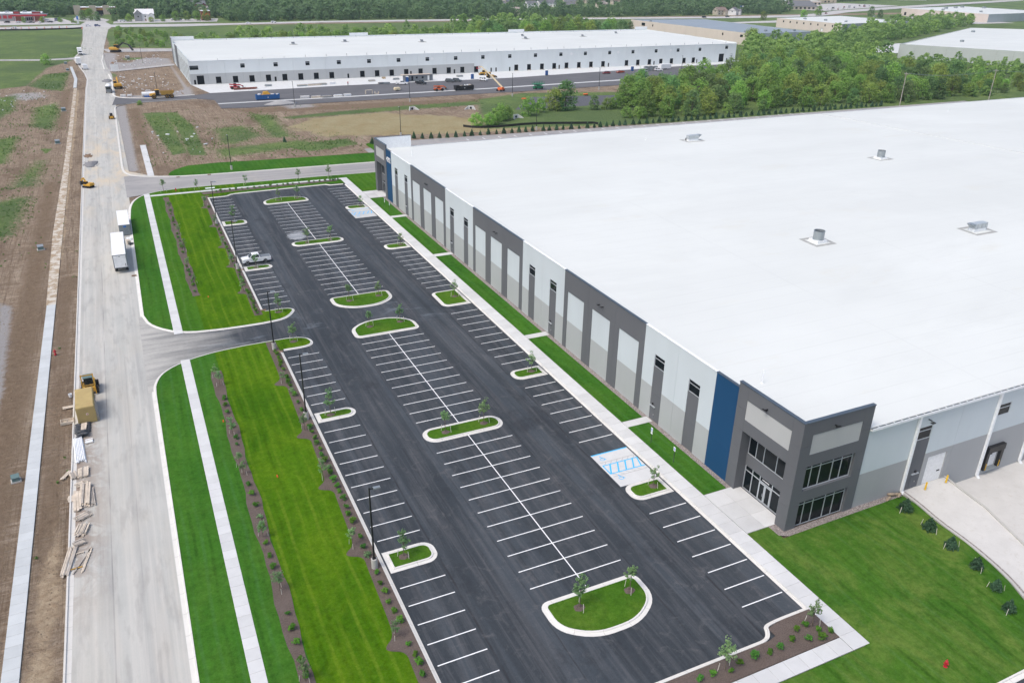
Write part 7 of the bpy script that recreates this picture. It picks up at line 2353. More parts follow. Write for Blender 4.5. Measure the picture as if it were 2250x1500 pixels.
lp(MB().ring_loft([[(-1.2, -.6, 1.5), (.2, -.6, 1.5), (.2, .6, 1.5), (-1.2, .6, 1.5)], [(-1.1, -.55, 2.5), (.1, -.55, 2.5), (.1, .55, 2.5), (-1.1, .55, 2.5)]]), 'cab', 'glass_car', t)
lp(MB().box(-1.3, -.65, 2.5, .3, .65, 2.6), 'cab_roof', 'yellow', t)
lp(MB().side([(1.9, .1), (2.1, .1), (2.0, .6), (2.15, 1.1), (1.95, 1.1)], [(-1.5, 0), (1.5, 0)]), 'blade', 'dark_yellow', t)
t = thing('scissor_lift', 'green scissor lift with railed platform at the edge of the court', 'lift', (152.7, 283, .02), .02)
lp(MB().box(-2.4, -1.0, .5, 2.4, 1.0, 1.3), 'chassis', 'green_machine', t)
for s in (-1, 1):
    for k in range(3): lp(MB().bar((-2.0, s * .6, 1.35 + k * .35), (2.0, s * .6, 1.65 + k * .35), .1, .12).bar((2.0, s * .6, 1.35 + k * .35), (-2.0, s * .6, 1.65 + k * .35), .09, .11), 'scissor_arm', 'green_machine', t)
lp(MB().box(-2.9, -1.1, 2.4, 2.9, 1.1, 2.6), 'platform', 'green_machine', t)
rl = MB()
for x in (-2.85, -1.4, 0, 1.4, 2.85):
    for y in (-1.05, 1.05): rl.box(x - .04, y - .04, 2.6, x + .04, y + .04, 3.6)
for z in (3.1, 3.6):
    for y in (-1.05, 1.05): rl.box(-2.9, y - .035, z - .03, 2.9, y + .035, z + .03)
lp(rl, 'railing', 'green_machine', t)
for x in (-1.7, 1.7):
    for y in (-1.1, 1.1): wheel(t, x, y, .5, .4, 'dark_grey')
t = thing('tractor', 'green tractor with white canopy on the right of the truck court', 'tractor', (257.6, 299, .02), math.pi + .3)
lp(MB().ring_loft([[(-.2, -.4, .9), (1.9, -.4, .9), (1.9, .4, .9), (-.2, .4, .9)], [(-.2, -.4, 1.6), (1.8, -.35, 1.45), (1.8, .35, 1.45), (-.2, .4, 1.6)]]), 'hood', 'green_machine', t)
for x in (-1.2, .1):
    for y in (-.6, .6): lp(MB().box(x - .04, y - .04, 1.2, x + .04, y + .04, 3.0), 'canopy_post', 'dark_grey', t)
lp(MB().box(-1.5, -.85, 3.0, .4, .85, 3.12), 'canopy', 'white_paint', t)
lp(MB().box(-1.1, -.3, 1.2, -.6, .3, 1.9), 'seat', 'dark_grey', t)
lp(MB().side([(2.2, .2), (3.2, .1), (3.2, .2), (2.5, .9), (2.2, .8)], [(-.9, 0), (.9, 0)]), 'bucket', 'green_machine', t)
for x, r in ((-.9, .8), (1.4, .5)):
    for y in (-.8, .8): wheel(t, x, y, r, .4, 'yellow')
t = thing('compressor', 'small yellow towed compressor on the truck court', 'compressor', (85.8, 299.6, .02), .1)
lp(MB().ring_loft([[(-1.4, -.75, .5), (1.4, -.75, .5), (1.4, .75, .5), (-1.4, .75, .5)], [(-1.4, -.75, 1.3), (1.4, -.75, 1.3), (1.4, .75, 1.3), (-1.4, .75, 1.3)], [(-1.1, -.6, 1.7), (1.1, -.6, 1.7), (1.1, .6, 1.7), (-1.1, .6, 1.7)]]), 'body', 'boom', t)
lp(MB().box(1.4, -.06, .45, 2.8, .06, .55), 'drawbar', 'dark_grey', t)
for y in (-.85, .85): wheel(t, 0, y, .36, .2)
t = thing('site_lift', 'dark small lift at the right end of the dock apron', 'lift', (308.2, 329, .03))
lp(MB().box(-1.1, -.6, .3, 1.1, .6, .9), 'chassis', 'dark_grey', t)
lp(MB().box(-.2, -.2, .9, .2, .2, 6.5), 'mast', 'galv', t)
lp(MB().box(-.9, -.6, 6.4, .9, .6, 6.6).box(-.9, -.6, 7.3, .9, -.52, 7.4).box(-.9, .52, 7.3, .9, .6, 7.4), 'platform', 'galv', t)
for x in (-.7, .7):
    for y in (-.65, .65): wheel(t, x, y, .28, .2)
# stacked material on the apron and the court
for i, (x, y, rz, L_, m, lab) in enumerate(((31.8, 334, 0, 3.2, 'galv', 'grey bundle of steel studs at the third dock'), (47.0, 329, .1, 5.0, 'galv', 'long bundle of steel studs on the apron, left of the coils'), (53.3, 330, .02, 7, 'steel', 'widest bundle of steel studs on the apron'), (57.6, 330.5, .05, 4, 'galv', 'steel studs right of the widest bundle'), (62.6, 331.5, .0, 3, 'pvc', 'tall pale pallet at the sixth dock'),
                                         (83.6, 334.4, 0, 3.4, 'galv', 'grey stack of blocks close to the ninth dock'), (85.2, 324, .1, 2.6, 'tail_grey', 'dark grey pallet of pipes beside the white pickup'), (88, 323.4, .1, 3.0, 'galv', 'light grey pallet of pipes beside the white pickup'), (97.2, 336.6, 0, 3.2, 'galv', 'grey stack of blocks behind the portable toilet'),
                                         (132.8, 336.6, 0, 3.4, 'galv', 'grey stack of blocks left of the yellow bulldozer'), (40.7, 293.2, .05, 4, 'pvc', 'first pale stack of studs on the court strip from the left'), (45.4, 292, .05, 4.4, 'pvc', 'second pale stack of studs on the court strip from the left'), (50, 291, .02, 4.6, 'steel', 'third stack of studs on the court strip from the left'),
                                         (55.4, 292, .1, 4, 'pvc', 'fourth pale stack of studs on the court strip from the left'), (60, 293.2, .1, 3.4, 'pvc', 'fifth pale stack of studs on the court strip from the left'), (92.4, 342.6, .3, 1.6, 'dark_yellow', 'orange brown pallet at the wall between two docks'), (-33, 322.8, 0, 2.2, 'pvc', 'pallet of pale blocks by the kerb of the stony plot, left one'),
                                         (-30.3, 322.6, 0, 1.8, 'pvc', 'pallet of pale blocks by the kerb of the stony plot, right one'))):
    plank_stack(lab, x, y, rz, L_, 5, .3, 3, m, .15, 'material_stack', .26, 'stacked material around the unfinished warehouse')
for i, x in enumerate((245, 248, 251)):
    t = thing('glass_rack', 'grey rack of glass panes behind the white car, %s from the left' % ordinal(i + 1), 'rack', (x, 326.5 - i * .3, .03), .1)
    for k in range(4): lp(MB().box(-1.1, -.5 + k * .28, .2, 1.1, -.46 + k * .28, 2.6), 'pane', 'galv', t)
    lp(MB().box(-1.3, -.7, 0, 1.3, .7, .2).box(-1.25, -.7, .2, -1.15, .7, 2.4).box(1.15, -.7, .2, 1.25, .7, 2.4), 'frame', 'steel', t)
for x, y, lab in ((70.8, 295.4, 'open wooden frame standing on the court strip'), (74.2, 294.2, 'broken wooden frame beside the open frame on the court strip')):
    t = thing('timber_stand', lab, 'timber stand', (x, y, .02), .05)
    w_ = 1.6 if x < 72 else .9
    for s in (-1, 1): lp(MB().box(s * w_ - .08, -.4, 0, s * w_ + .08, .4, 1.7 if x < 72 else 1.0), 'upright', 'wood', t)
    lp(MB().box(-w_ - .08, -.4, 1.6 if x < 72 else .0, w_ + .08, .4, 1.75 if x < 72 else .2), 'crosspiece', 'wood', t)
t = thing('white_tank', 'white plastic tank with blue cover behind the yellow dump truck', 'tank', (-22.4, 319.4, .02), .05)
lp(MB().cyl((-3.0, 0, 1.1), (3.0, 0, 1.1), 1.0, n=14), 'tank', 'pvc', t)
lp(MB().box(-2.2, -1.2, .0, 2.4, 1.2, .3), 'cradle', 'sign_blue', t)
t = thing('concrete_pipe', 'pale concrete pipe section lying on the grey gravel plot', 'pipe', (-26, 471.6, .2), .5)
rg = lambda r, x: [(x, r * math.cos(6.2832 * i / 14), .8 + r * math.sin(6.2832 * i / 14)) for i in range(14)]
lp(MB().ring_loft([rg(1.0, -1), rg(1.0, 1), rg(.78, 1), rg(.78, -1), rg(1.0, -1)], False), 'pipe', 'conc_dark', t)
t = thing('site_sign', 'large white sign board on posts at the gravel track', 'sign', (-34.2, 408.5, 0))
lp(MB().box(-1.9, -.05, 1.0, 1.9, .05, 4.2), 'board', 'car_white', t)
for x in (-1.6, 1.6): lp(MB().box(x - .08, .05, -.2, x + .08, .2, 4.0), 'post', 'wood', t)


def pile(name, label, x, y, rx, ry, h, mat, seed):
    r_ = random.Random(seed)
    n = 22
    t = thing(name, label, name.replace('_', ' '), (x, y, 0))
    ph = [r_.uniform(0, 6.28) for _ in range(4)]
    wob = lambda a, k: 1 + .14 * math.sin(2 * a + ph[0]) + .10 * math.sin(3 * a + ph[1]) + .07 * math.sin(7 * a + ph[2] + k)
    rings = [[(rx * f * wob(6.2832 * i / n, f * 3) * math.cos(6.2832 * i / n), ry * f * wob(6.2832 * i / n, f * 3) * math.sin(6.2832 * i / n), z * h - .02) for i in range(n)] for f, z in ((1, 0), (.8, .24), (.58, .55), (.36, .82), (.15, .97), (.03, 1))]
    lp(MB().ring_loft(rings), 'heap', mat, t, True)
    r2 = MB()
    for k in range(26):
        a, q = r_.uniform(0, 6.28), r_.uniform(.75, 1.2)
        s = r_.uniform(.06, .18)
        r2.obox(rx * q * math.cos(a), ry * q * math.sin(a), 0, s * 2, s * 1.5, s, a)
    o = lp(r2, 'stones', mat, t); o['kind'] = 'stuff'
    return t


pile('gravel_pile', 'dark gravel heap at the right kerb of the street', -38.6, 377, 2.2, 6, .9, 'dark_gravel', 1)
pile('gravel_pile', 'grey gravel heap on the left side of the street below the dirt heap', -46.0, 190, 2.0, 4.2, .7, 'dark_gravel', 2)
pile('dirt_pile', 'small brown dirt heap against the left kerb of the street', -46.8, 202, 1.1, 2.4, .5, 'soil_pile', 3)
pile('gravel_pile', 'wide pale gravel heap at the near edge of the truck court', 27.5, 280.5, 6.2, 3.0, 1.5, 'gravel_pile', 4)
pile('dirt_pile', 'small reddish dirt heap on the grey gravel plot', -34.5, 452, 1.1, 2.4, .9, 'soil_pile', 5)
pile('dirt_pile', 'flat brown dirt spill on the near street at the lower edge', -42.6, -27.2, 1.4, 1.6, .12, 'soil_pile', 6)

# a worker on the apron
t = thing('person', 'worker in red top and dark trousers standing on the dock apron', 'person', (69, 326, .03), .4)
V = [(0, 0, 1.0), (0, 0, 1.25), (0, 0, 1.45), (0, 0, 1.6), (0, 0, 1.76), (.12, 0, .95), (.14, .05, .5), (.14, .02, .06), (-.12, 0, .95), (-.14, -.05, .5), (-.14, .02, .06), (.22, 0, 1.42), (.3, .03, 1.15), (.28, .12, .92), (-.22, 0, 1.42), (-.3, .03, 1.15), (-.28, .12, .92)]
E_ = [(0, 1), (1, 2), (2, 3), (3, 4), (0, 5), (5, 6), (6, 7), (0, 8), (8, 9), (9, 10), (2, 11), (11, 12), (12, 13), (2, 14), (14, 15), (15, 16)]
me = bpy.data.meshes.new('body'); me.from_pydata(V, E_, [])
me.materials.append(MAT['red'])
pb = bpy.data.objects.new('body', me); COL.objects.link(pb); pb.parent = t
sk = pb.modifiers.new('skin', 'SKIN')
rad = [.16, .17, .17, .07, .12, .1, .075, .06, .1, .075, .06, .08, .055, .045, .08, .055, .045]
for v_, r_ in zip(me.skin_vertices[0].data, rad): v_.radius = (r_, r_ * .85)
me.skin_vertices[0].data[0].use_root = True
sb_ = pb.modifiers.new('sub', 'SUBSURF'); sb_.levels = 1; sb_.render_levels = 1
n_ = 10
rg = lambda r, z, w=1: [(r * math.cos(6.2832 * i / n_) * w, r * math.sin(6.2832 * i / n_), z) for i in range(n_)]
lp(MB().ring_loft([rg(.16, 1.76), rg(.155, 1.84), rg(.08, 1.9)]), 'hard_hat', 'white_paint', t)
lp(MB().ring_loft([rg(.2, .98), rg(.19, .85)]).cyl((.13, 0, .9), (.14, .03, .08), .11, .09, 8).cyl((-.13, 0, .9), (-.14, .03, .08), .11, .09, 8), 'trousers', 'dark_grey', t)
# ---------------------------------------------------------------- street furniture
def light_pole(x, y, label, rz=0, h=10.2, base=1.25):
    t = thing('light_pole', label, 'light pole', (x, y, .1), rz, 'light poles around the site')
    n = 14
    rg = lambda r, z: [(r * math.cos(6.2832 * i / n), r * math.sin(6.2832 * i / n), z) for i in range(n)]
    if base: lp(MB().ring_loft([rg(.34, -.3), rg(.34, base - .04), rg(.30, base)]), 'concrete_base', 'conc_dark' if base < 1 else 'kerb', t)
    lp(MB().box(-.2, -.2, base, .2, .2, base + .05), 'base_plate', 'black_metal', t)
    lp(MB().ring_loft([[(-.09, -.09, base), (.09, -.09, base), (.09, .09, base), (-.09, .09, base)], [(-.065, -.065, h), (.065, -.065, h), (.065, .065, h), (-.065, .065, h)]]), 'pole', 'black_metal', t)
    lp(MB().box(.05, -.035, h - .22, .5, .035, h - .12), 'arm', 'black_metal', t)
    hd = lp(MB().ring_loft([[(.4, -.2, h - .24), (1.15, -.17, h - .2), (1.15, .17, h - .2), (.4, .2, h - .24)], [(.42, -.19, h - .1), (1.12, -.15, h - .1), (1.12, .15, h - .1), (.42, .19, h - .1)]]), 'lamp_head', 'galv', t)
    return freeze(t)


LPS = [(-18.95, 113.4, 'light pole on a concrete base beside the car park, farthest of five'), (-18.95, 80.0, 'light pole on a concrete base beside the white pickup'), (-19.05, 39.2, 'light pole on a concrete base at the entrance lane'),
       (-19.05, 15.1, 'light pole on a concrete base beside the middle street side island'), (-19.05, -17.9, 'light pole on a concrete base nearest to the viewer')]
lp0 = None
for x, y, lab in LPS:
    if lp0 is None: lp0 = light_pole(x, y, lab)
    else: dup(lp0, (x, y, .1), 0, lab)
for x, y, lab in ((-8.2, 167.2, 'light pole on the dark turf across the side road'), (31.7, 271.3, 'light pole at the near edge of the truck court, beside the pale gravel heap'), (81.6, 268.3, 'light pole at the near edge of the truck court, second from the street'),
                  (131.2, 267.0, 'light pole at the near edge of the truck court, before the orange boom lift'), (181.2, 272.5, 'light pole at the near edge of the truck court, beside the tree belt'), (54.1, 197, 'light pole behind the far tower of the big warehouse'),
                  (105.0, 190.2, 'light pole in the row of small conifers'), (-18.9, 318.2, 'light pole behind the yellow dump truck'), (-19.0, 446, 'light pole on the grey gravel plot'), (255, 306, 'light pole before the green tractor'), (310, 326, 'light pole at the right end of the dock apron')):
    dup(lp0, (x, y, .1), math.pi / 2, lab)


def access_sign(x, y, label, two=False):
    t = thing('access_sign', label, 'sign', (x, y, .1), 0, 'signs at the accessible bays')
    lp(MB().box(-.03, -.03, -.2, .03, .03, 2.3), 'post', 'dark_grey', t)
    b = lp(MB().box(-.05, -.2, 1.75, -.032, .2, 2.35), 'sign_plate', 'white_paint', t)
    lp(MB().box(-.056, -.13, 1.85, -.051, .13, 2.2), 'symbol_field', 'sign_blue', b)
    lp(MB().box(-.06, -.02, 2.05, -.0565, .03, 2.16).box(-.06, -.06, 1.9, -.0565, .06, 2.03), 'symbol', 'white_paint', b)
    if two: lp(MB().box(-.05, -.2, 1.42, -.032, .2, 1.65), 'lower_plate', 'white_paint', t)
    return t


access_sign(21.6, -9.3, 'white and blue access sign with a second plate beside the near bay', True)
access_sign(21.6, -14.4, 'white and blue access sign without lower plate beside the near bay')
access_sign(21.9, 111.5, 'white and blue access sign beside the far bay, nearer to the far tower', True)
access_sign(21.9, 107.4, 'white and blue access sign beside the far bay, farther from the far tower')


def hydrant(x, y, label, s=1.0):
    t = thing('fire_hydrant', label, 'hydrant', (x, y, .08), .6)
    n = 12
    rg = lambda r, z: [(s * r * math.cos(6.2832 * i / n), s * r * math.sin(6.2832 * i / n), s * z) for i in range(n)]
    lp(MB().ring_loft([rg(.2, -.1), rg(.2, .06), rg(.12, .07), rg(.12, .55), rg(.17, .56), rg(.17, .62), rg(.13, .7), rg(.05, .82), rg(.05, .9)]), 'barrel', 'hydrant', t)
    for a in (0, 2.1, 4.2): lp(MB().cyl((0, 0, .45 * s), (.24 * s * math.cos(a), .24 * s * math.sin(a), .45 * s), .07 * s, n=10), 'outlet', 'hydrant', t)


hydrant(25.0, -52.3, 'red fire hydrant on the big lawn at the lower right')
hydrant(-51.2, 51.2, 'dark red fire hydrant on the dirt strip left of the street')
hydrant(-25.3, 148.0, 'red fire hydrant on the turf near the side road corner', .95)


def utility_box(x, y, label, s=1.0, top='galv'):
    t = thing('utility_box', label, 'utility box', (x, y, -.05), .15)
    lp(MB().box(-.75 * s, -.65 * s, -.1, .75 * s, .65 * s, .1), 'pad', 'conc_dark', t)
    lp(MB().ring_loft([[(-.55 * s, -.5 * s, .1), (.55 * s, -.5 * s, .1), (.55 * s, .5 * s, .1), (-.55 * s, .5 * s, .1)], [(-.55 * s, -.5 * s, .75 * s), (.55 * s, -.5 * s, .75 * s), (.55 * s, .5 * s, .95 * s), (-.55 * s, .5 * s, .95 * s)]]), 'cabinet', 'util_green', t)
    lp(MB().add([(-.6 * s, -.55 * s, .76 * s), (.6 * s, -.55 * s, .76 * s), (.6 * s, .55 * s, .97 * s), (-.6 * s, .55 * s, .97 * s), (-.6 * s, -.55 * s, .81 * s), (.6 * s, -.55 * s, .81 * s), (.6 * s, .55 * s, 1.02 * s), (-.6 * s, .55 * s, 1.02 * s)], [(4, 5, 6, 7), (0, 1, 5, 4), (1, 2, 6, 5), (2, 3, 7, 6), (3, 0, 4, 7)]), 'lid', top, t)


utility_box(-54.35, 15.1, 'grey green utility box in the dirt beside the new footpath', .75, 'util_green')
utility_box(-55.8, 108.8, 'green box with pale lid in the dirt where the footpath starts', 1.0)
utility_box(-56.0, 226, 'green box with pale lid in the dirt between two weedy patches', 1.2)
utility_box(-55.8, 292.5, 'green box with pale lid at the edge of the weedy patch', 1.3)
utility_box(-57.0, 425, 'small pale box at the top of the long verge', 1.2)
utility_box(-58.7, 456, 'small dark box near the lone meadow tree', 1.2)
plank_stack('flat pale concrete cover on the turf beside the side road', -16.6, 147.6, 0, 2.6, 2, .5, 1, 'pvc', .02, 'utility_cover', .1)
t = thing('erosion_wattle', 'coiled brown straw wattle at the foot of the dock side wall', 'wattle', (41.8, -31.6, .12))
for k, (a, b, c, d) in enumerate(((-1.0, .0, .9, .35), (.2, .25, 1.1, -.2), (.6, -.15, .8, .5), (-.3, .3, .7, -.4))):
    m = MB(); sack(m, a + 41.8, b - 31.6, .12 + .08 * k, c * 1.5, .34, .3, d); m.build('wattle_roll', MAT['burlap'], t, smooth=True)
for i, (x, y, lab) in enumerate(((-25.3, 2.8, 'pair of tiny orange caps on the bright near lawn'), (-26.2, 66.5, 'tiny orange marker cap on the bright far lawn'), (-29.6, 19.0, 'tiny orange marker at the edge of the slim near mulch bed'))):
    t = thing('survey_marker', lab, 'marker', (x, y, .11))
    for k in range(2): lp(MB().cyl((0, k * .28, 0), (0, k * .28, .16), .1, .07, 8), 'cap', 'orange', t)


# utility poles and wires behind the belt
def upole(x, y, h, label):
    t = thing('utility_pole', label, 'utility pole', (x, y, 0))
    lp(MB().cyl((0, 0, -.2), (0, 0, h), .22, .13, 8), 'pole', 'old_wood', t)
    lp(MB().box(-.08, -1.3, h - .9, .08, 1.3, h - .74), 'crossarm', 'old_wood', t)
    for y_ in (-1.2, -.5, .5, 1.2): lp(MB().cyl((0, y_, h - .74), (0, y_, h - .5), .06, .05, 6), 'insulator', 'galv', t)
    return (x, y, h - .5)


U = [upole(289, 184.6, 14.5, 'wooden utility pole rising behind the big roof, left of two'), upole(342.5, 179.4, 14.5, 'wooden utility pole rising behind the big roof, right of two'), upole(398, 174, 14.5, 'wooden utility pole at the right edge behind the big roof')]
for k, (a, b) in enumerate(zip(U[:-1], U[1:])):
    for yy, lab in ((-1.2, 'front'), (.5, 'back')):
        pts = []
        for i in range(13):
            f = i / 12
            pts.append((a[0] + (b[0] - a[0]) * f, a[1] + yy + (b[1] - a[1]) * f, a[2] + (b[2] - a[2]) * f - 1.6 * 4 * f * (1 - f)))
        tag(MB().tube(pts, .035, 5).build('power_line', MAT['galv']), '%s sagging power line between the %s and %s wooden poles' % (lab, ordinal(k + 1), ordinal(k + 2)), 'power line')

# silt fence and concrete outlets
pts = densify([(81.8, 206), (84, 203), (87.5, 201.2), (94.1, 200.2), (104.9, 201.3), (112.4, 200.5), (132.1, 194.2), (133.2, 192.3)], 2.5)
t = thing('silt_fence', 'low black silt fence winding through the dry grass', 'fence', (100, 200, 0))
for a, b in zip(pts[:-1], pts[1:]): MB().add([(*a, -.1), (*b, -.1), (*b, .75), (*a, .75)], [(0, 1, 2, 3)]).build('fabric_panel', MAT['black_metal'], t)
for a in pts: MB().box(a[0] - .03, a[1] + .02, -.1, a[0] + .03, a[1] + .08, .9).build('post', MAT['old_wood'], t)
pts = densify([(-115, 699), (-90, 698), (-62, 701), (-52, 706)], 3)
t = thing('silt_fence', 'long dark silt fence below the highway bank at the far left', 'fence', (-80, 700, 0))
for a, b in zip(pts[:-1], pts[1:]): MB().add([(*a, -.1), (*b, -.1), (*b, 1.0), (*a, 1.0)], [(0, 1, 2, 3)]).build('fabric_panel', MAT['black_metal'], t)
for a in pts: MB().box(a[0] - .04, a[1] + .02, -.1, a[0] + .04, a[1] + .1, 1.1).build('post', MAT['old_wood'], t)
for x, y, rz, lab in ((75.5, 247.5, .2, 'pale concrete pipe outlet below the dirt bank, left one'), (99.5, 241, -.6, 'pale concrete pipe outlet below the dirt bank, right one'), (108.5, 215.5, .3, 'small broken concrete outlet between the saplings and the bushy tree')):
    t = thing('pipe_outlet', lab, 'pipe outlet', (x, y, -.1), rz)
    lp(MB().side([(-1.4, 0), (1.4, 0), (1.1, 1.5), (-1.1, 1.5)], [(-.1, 0), (.25, 0)]), 'head_wall', 'apron', t)
    for s in (-1, 1): lp(MB().add([(s * 1.3, -.1, 0), (s * 2.2, -1.9, 0), (s * 2.2, -1.9, .3), (s * 1.1, -.1, 1.4), (s * 1.5, -.1, 0), (s * 2.4, -1.9, 0), (s * 2.4, -1.9, .3), (s * 1.3, -.1, 1.4)], [(0, 1, 2, 3), (7, 6, 5, 4), (3, 2, 6, 7), (1, 5, 6, 2)]), 'wing_wall', 'apron', t)
    lp(MB().add([(.5 * math.cos(6.2832 * i / 12), -.13, .65 + .5 * math.sin(6.2832 * i / 12)) for i in range(12)], [tuple(range(12))]), 'pipe_mouth', 'hole', t)
for x, y, lab in ((134, 260, 'orange plastic mesh heap at the left edge of the basin'), (168, 262.5, 'orange plastic mesh heap at the right edge of the basin')):
    t = thing('mesh_heap', lab, 'mesh heap', (x, y, -.5))
    for k in range(3): sack(MB(), x + k * .7 - .7, y + .2 * (k % 2), -.6, 1.6, .8, .7, .4 * k).build('mesh_roll', MAT['orange'], t, smooth=True)
# white scraps of rock on the stony plots
r_ = random.Random(9)
mb = MB()
for poly, n in (([(-33, 326), (-10, 328), (-9, 400), (-30, 395)], 80), ([(-34, 432), (-8, 446), (-8, 490), (-34, 490)], 60), ([(-84, 300), (-60, 310), (-60, 360), (-84, 362)], 30), ([(-28, 185), (-8, 182), (-9, 205), (-28, 240)], 20)):
    xs = [p[0] for p in poly]; ys = [p[1] for p in poly]
    for _ in range(n):
        x, y = r_.uniform(min(xs), max(xs)), r_.uniform(min(ys), max(ys))
        k = r_.choice((1, 1, 1, 2.5))
        s = r_.uniform(.06, .34) * k
        mb.obox(x, y, .05, s * r_.uniform(1, 3.0), s, .28, r_.uniform(0, 3))
tag(mb.build('rubble', MAT['pvc']), 'white scraps of rock and plastic strewn over the stony plots', None, None, 'stuff')


# ---------------------------------------------------------------- the unfinished warehouse
BX0, BX1, BY0, BY1 = -2.0, 328.5, 349.6, 452.0
b2 = thing('unfinished_warehouse', 'long white roofed warehouse under construction with open dock doors', 'warehouse', (160, 349.6, 0))
TOP = 10.9
win = [(0.3, 7.25, 4.0)] + [(x + 1.0, 7.5, 2.1) for x in (22, 38, 53.9, 70, 86, 102.1, 118.3, 134.7, 150.9, 167.4, 183.6, 200.1, 216.4, 233, 249.4, 266.1, 282.4, 299)] + [(320.8, 8.2, 2.4)]
dock = [9.7, 17.7, 25.6, 33.6, 41.7, 49.7, 57.6, 65.6, 81.8, 89.8, 97.8, 105.9, 114, 122, 130.3, 138.3, 146.6, 171.3, 179.4, 187.7, 195.7, 203.8, 212.1, 220.3, 228.6, 245.1, 253.2, 261.6, 270, 277.9, 287.4, 294.5, 302.8]
ops = [(x + 1.25 - 1.25, x + 2.5, .35, 3.4) for x in dock] + [(1.0, 4.3, .05, 4.2), (315.4, 319.4, .2, 5.0)]
ops += [(x - w / 2, x + w / 2, z - .35, z + 1.55) for x, z, w in win]
doors = [37.8, 75.0, 109.3, 134.4, 156.5, 159.5, 168.0, 199.8, 233.2, 265.8, 298.0, 321.5, -.5]
ops += [(x, x + .95, .1, 2.3) for x in doors]
joints = [BX0] + [BX0 + 8.26 * k for k in range(1, 40)] + [BX1]
for a, b in zip(joints[:-1], joints[1:]):
    hs = [o for o in ops if o[0] < b and o[1] > a]
    mb = MB()
    xs = sorted({a + .02, b - .02, *[min(max(v, a + .02), b - .02) for h in hs for v in h[:2]]})
    sp = 5.0 if a < 141 else -1
    zs = sorted({-.3, TOP, *([sp] if sp > 0 else []), *[v for h in hs for v in h[2:]]})
    for x0, x1 in zip(xs[:-1], xs[1:]):
        if x1 - x0 < 1e-4: continue
        run = None
        for z0, z1 in zip(zs[:-1], zs[1:]):
            mx, mz = (x0 + x1) / 2, (z0 + z1) / 2
            if any(h[0] < mx < h[1] and h[2] < mz < h[3] for h in hs): continue
            mb.box(x0, BY0, z0, x1, BY0 + .3, z1, 1 if mz < sp else 0)
    mb.build('wall_panel', [MAT['w_white2'], MAT['w_grey3']], b2)
MB().box(BX0 + .4, BY0 + .9, 0, BX1 - .4, BY0 + 1.0, TOP - .3).build('dark_interior', MAT['hole'], b2)
for x, z, w in win:
    f = MB().box(x - w / 2, BY0 + .1, z + .95, x + w / 2, BY0 + .2, z + 1.05).build('window', MAT['frame_alu'], b2)
    MB().box(x - w / 2, BY0 + .2, z - .35, x + w / 2, BY0 + .22, z + 1.55).build('pane', MAT['glass'], f)
for x in dock:
    f = MB().box(x - .2, BY0 - .12, .15, x + 2.7, BY0 - .005, .35).build('dock_sill', MAT['tan_wall' if x > 160 else 'galv'], b2)
    MB().box(x + .1, BY0 - .16, .0, x + .35, BY0 - .005, .15).box(x + 2.15, BY0 - .16, .0, x + 2.4, BY0 - .005, .15).build('dock_bumper', MAT['rubber'], f)
for k, x in enumerate((118 + 4, 208, 240, 278)):
    MB().cyl((x, BY0 - .02, 8.2), (x, BY0 - .06, 8.2), .8, n=16).build('wall_disc', MAT['white_paint'], b2)
# roof with a low ridge, back parapet with three raised bays
ym = (BY0 + BY1) / 2
mb = MB().add([(BX0 + .3, BY0 + .3, TOP - .1), (BX1 - .3, BY0 + .3, TOP - .1), (BX1 - .3, ym, TOP + .9), (BX0 + .3, ym, TOP + .9), (BX1 - .3, BY1 - .3, TOP + .4), (BX0 + .3, BY1 - .3, TOP + .4)], [(0, 1, 2, 3), (3, 2, 4, 5)])
rf2 = mb.build('roof', MAT['roof'], b2)
MB().box(BX0, BY0 - .08, TOP, BX1, BY0 + .4, TOP + .12).build('coping', MAT['coping_white'], b2)
MB().box(BX0, BY1 - .3, 0, BX1, BY1, 12.0).build('back_wall', MAT['w_white2'], b2)
for x0, x1 in ((BX0, 11), (104, 116), (215, 227), (318, BX1)): MB().box(x0, BY1 - .35, 12.0, x1, BY1 + .02, 13.6).build('raised_parapet', MAT['coping_white'], b2)
MB().box(BX1 - .3, BY0 + .3, -.3, BX1, BY1 - .3, 11.6).build('side_wall', MAT['w_white2'], b2)
# office side, seen edge on
ys = [BY0 + .3] + [BY0 + .3 + 8.45 * k for k in range(1, 12)] + [BY1 - .3]
for i, (a, b) in enumerate(zip(ys[:-1], ys[1:])):
    topz = 13.2 if i > 9 else 11.9
    m = 'w_dark' if i in (7, 8) or i > 10 else 'w_white'
    MB().box(BX0, a + .02, -.3, BX0 + .3, b - .02, topz).build('wall_panel', MAT[m], b2)
    MB().box(BX0 - .03, a + 2.2, 1, BX0, a + 4.2, 9).build('wall_recess', MAT['w_dark'], b2)
for i in range(30):
    x = 12 + i * 10.7
    MB().cyl((x, BY0 + 3.2, TOP - .2), (x, BY0 + 3.2, TOP + 1.1 if i > 3 else TOP + .5), .09, n=6).build('vent_pipe', MAT['tail_grey'], rf2)
for i in range(24):
    x = 16 + i * 13.1
    MB().cyl((x, BY1 - 2, TOP + .3), (x, BY1 - 2, TOP + 1.4), .09, n=6).build('vent_pipe', MAT['tail_grey'], rf2)
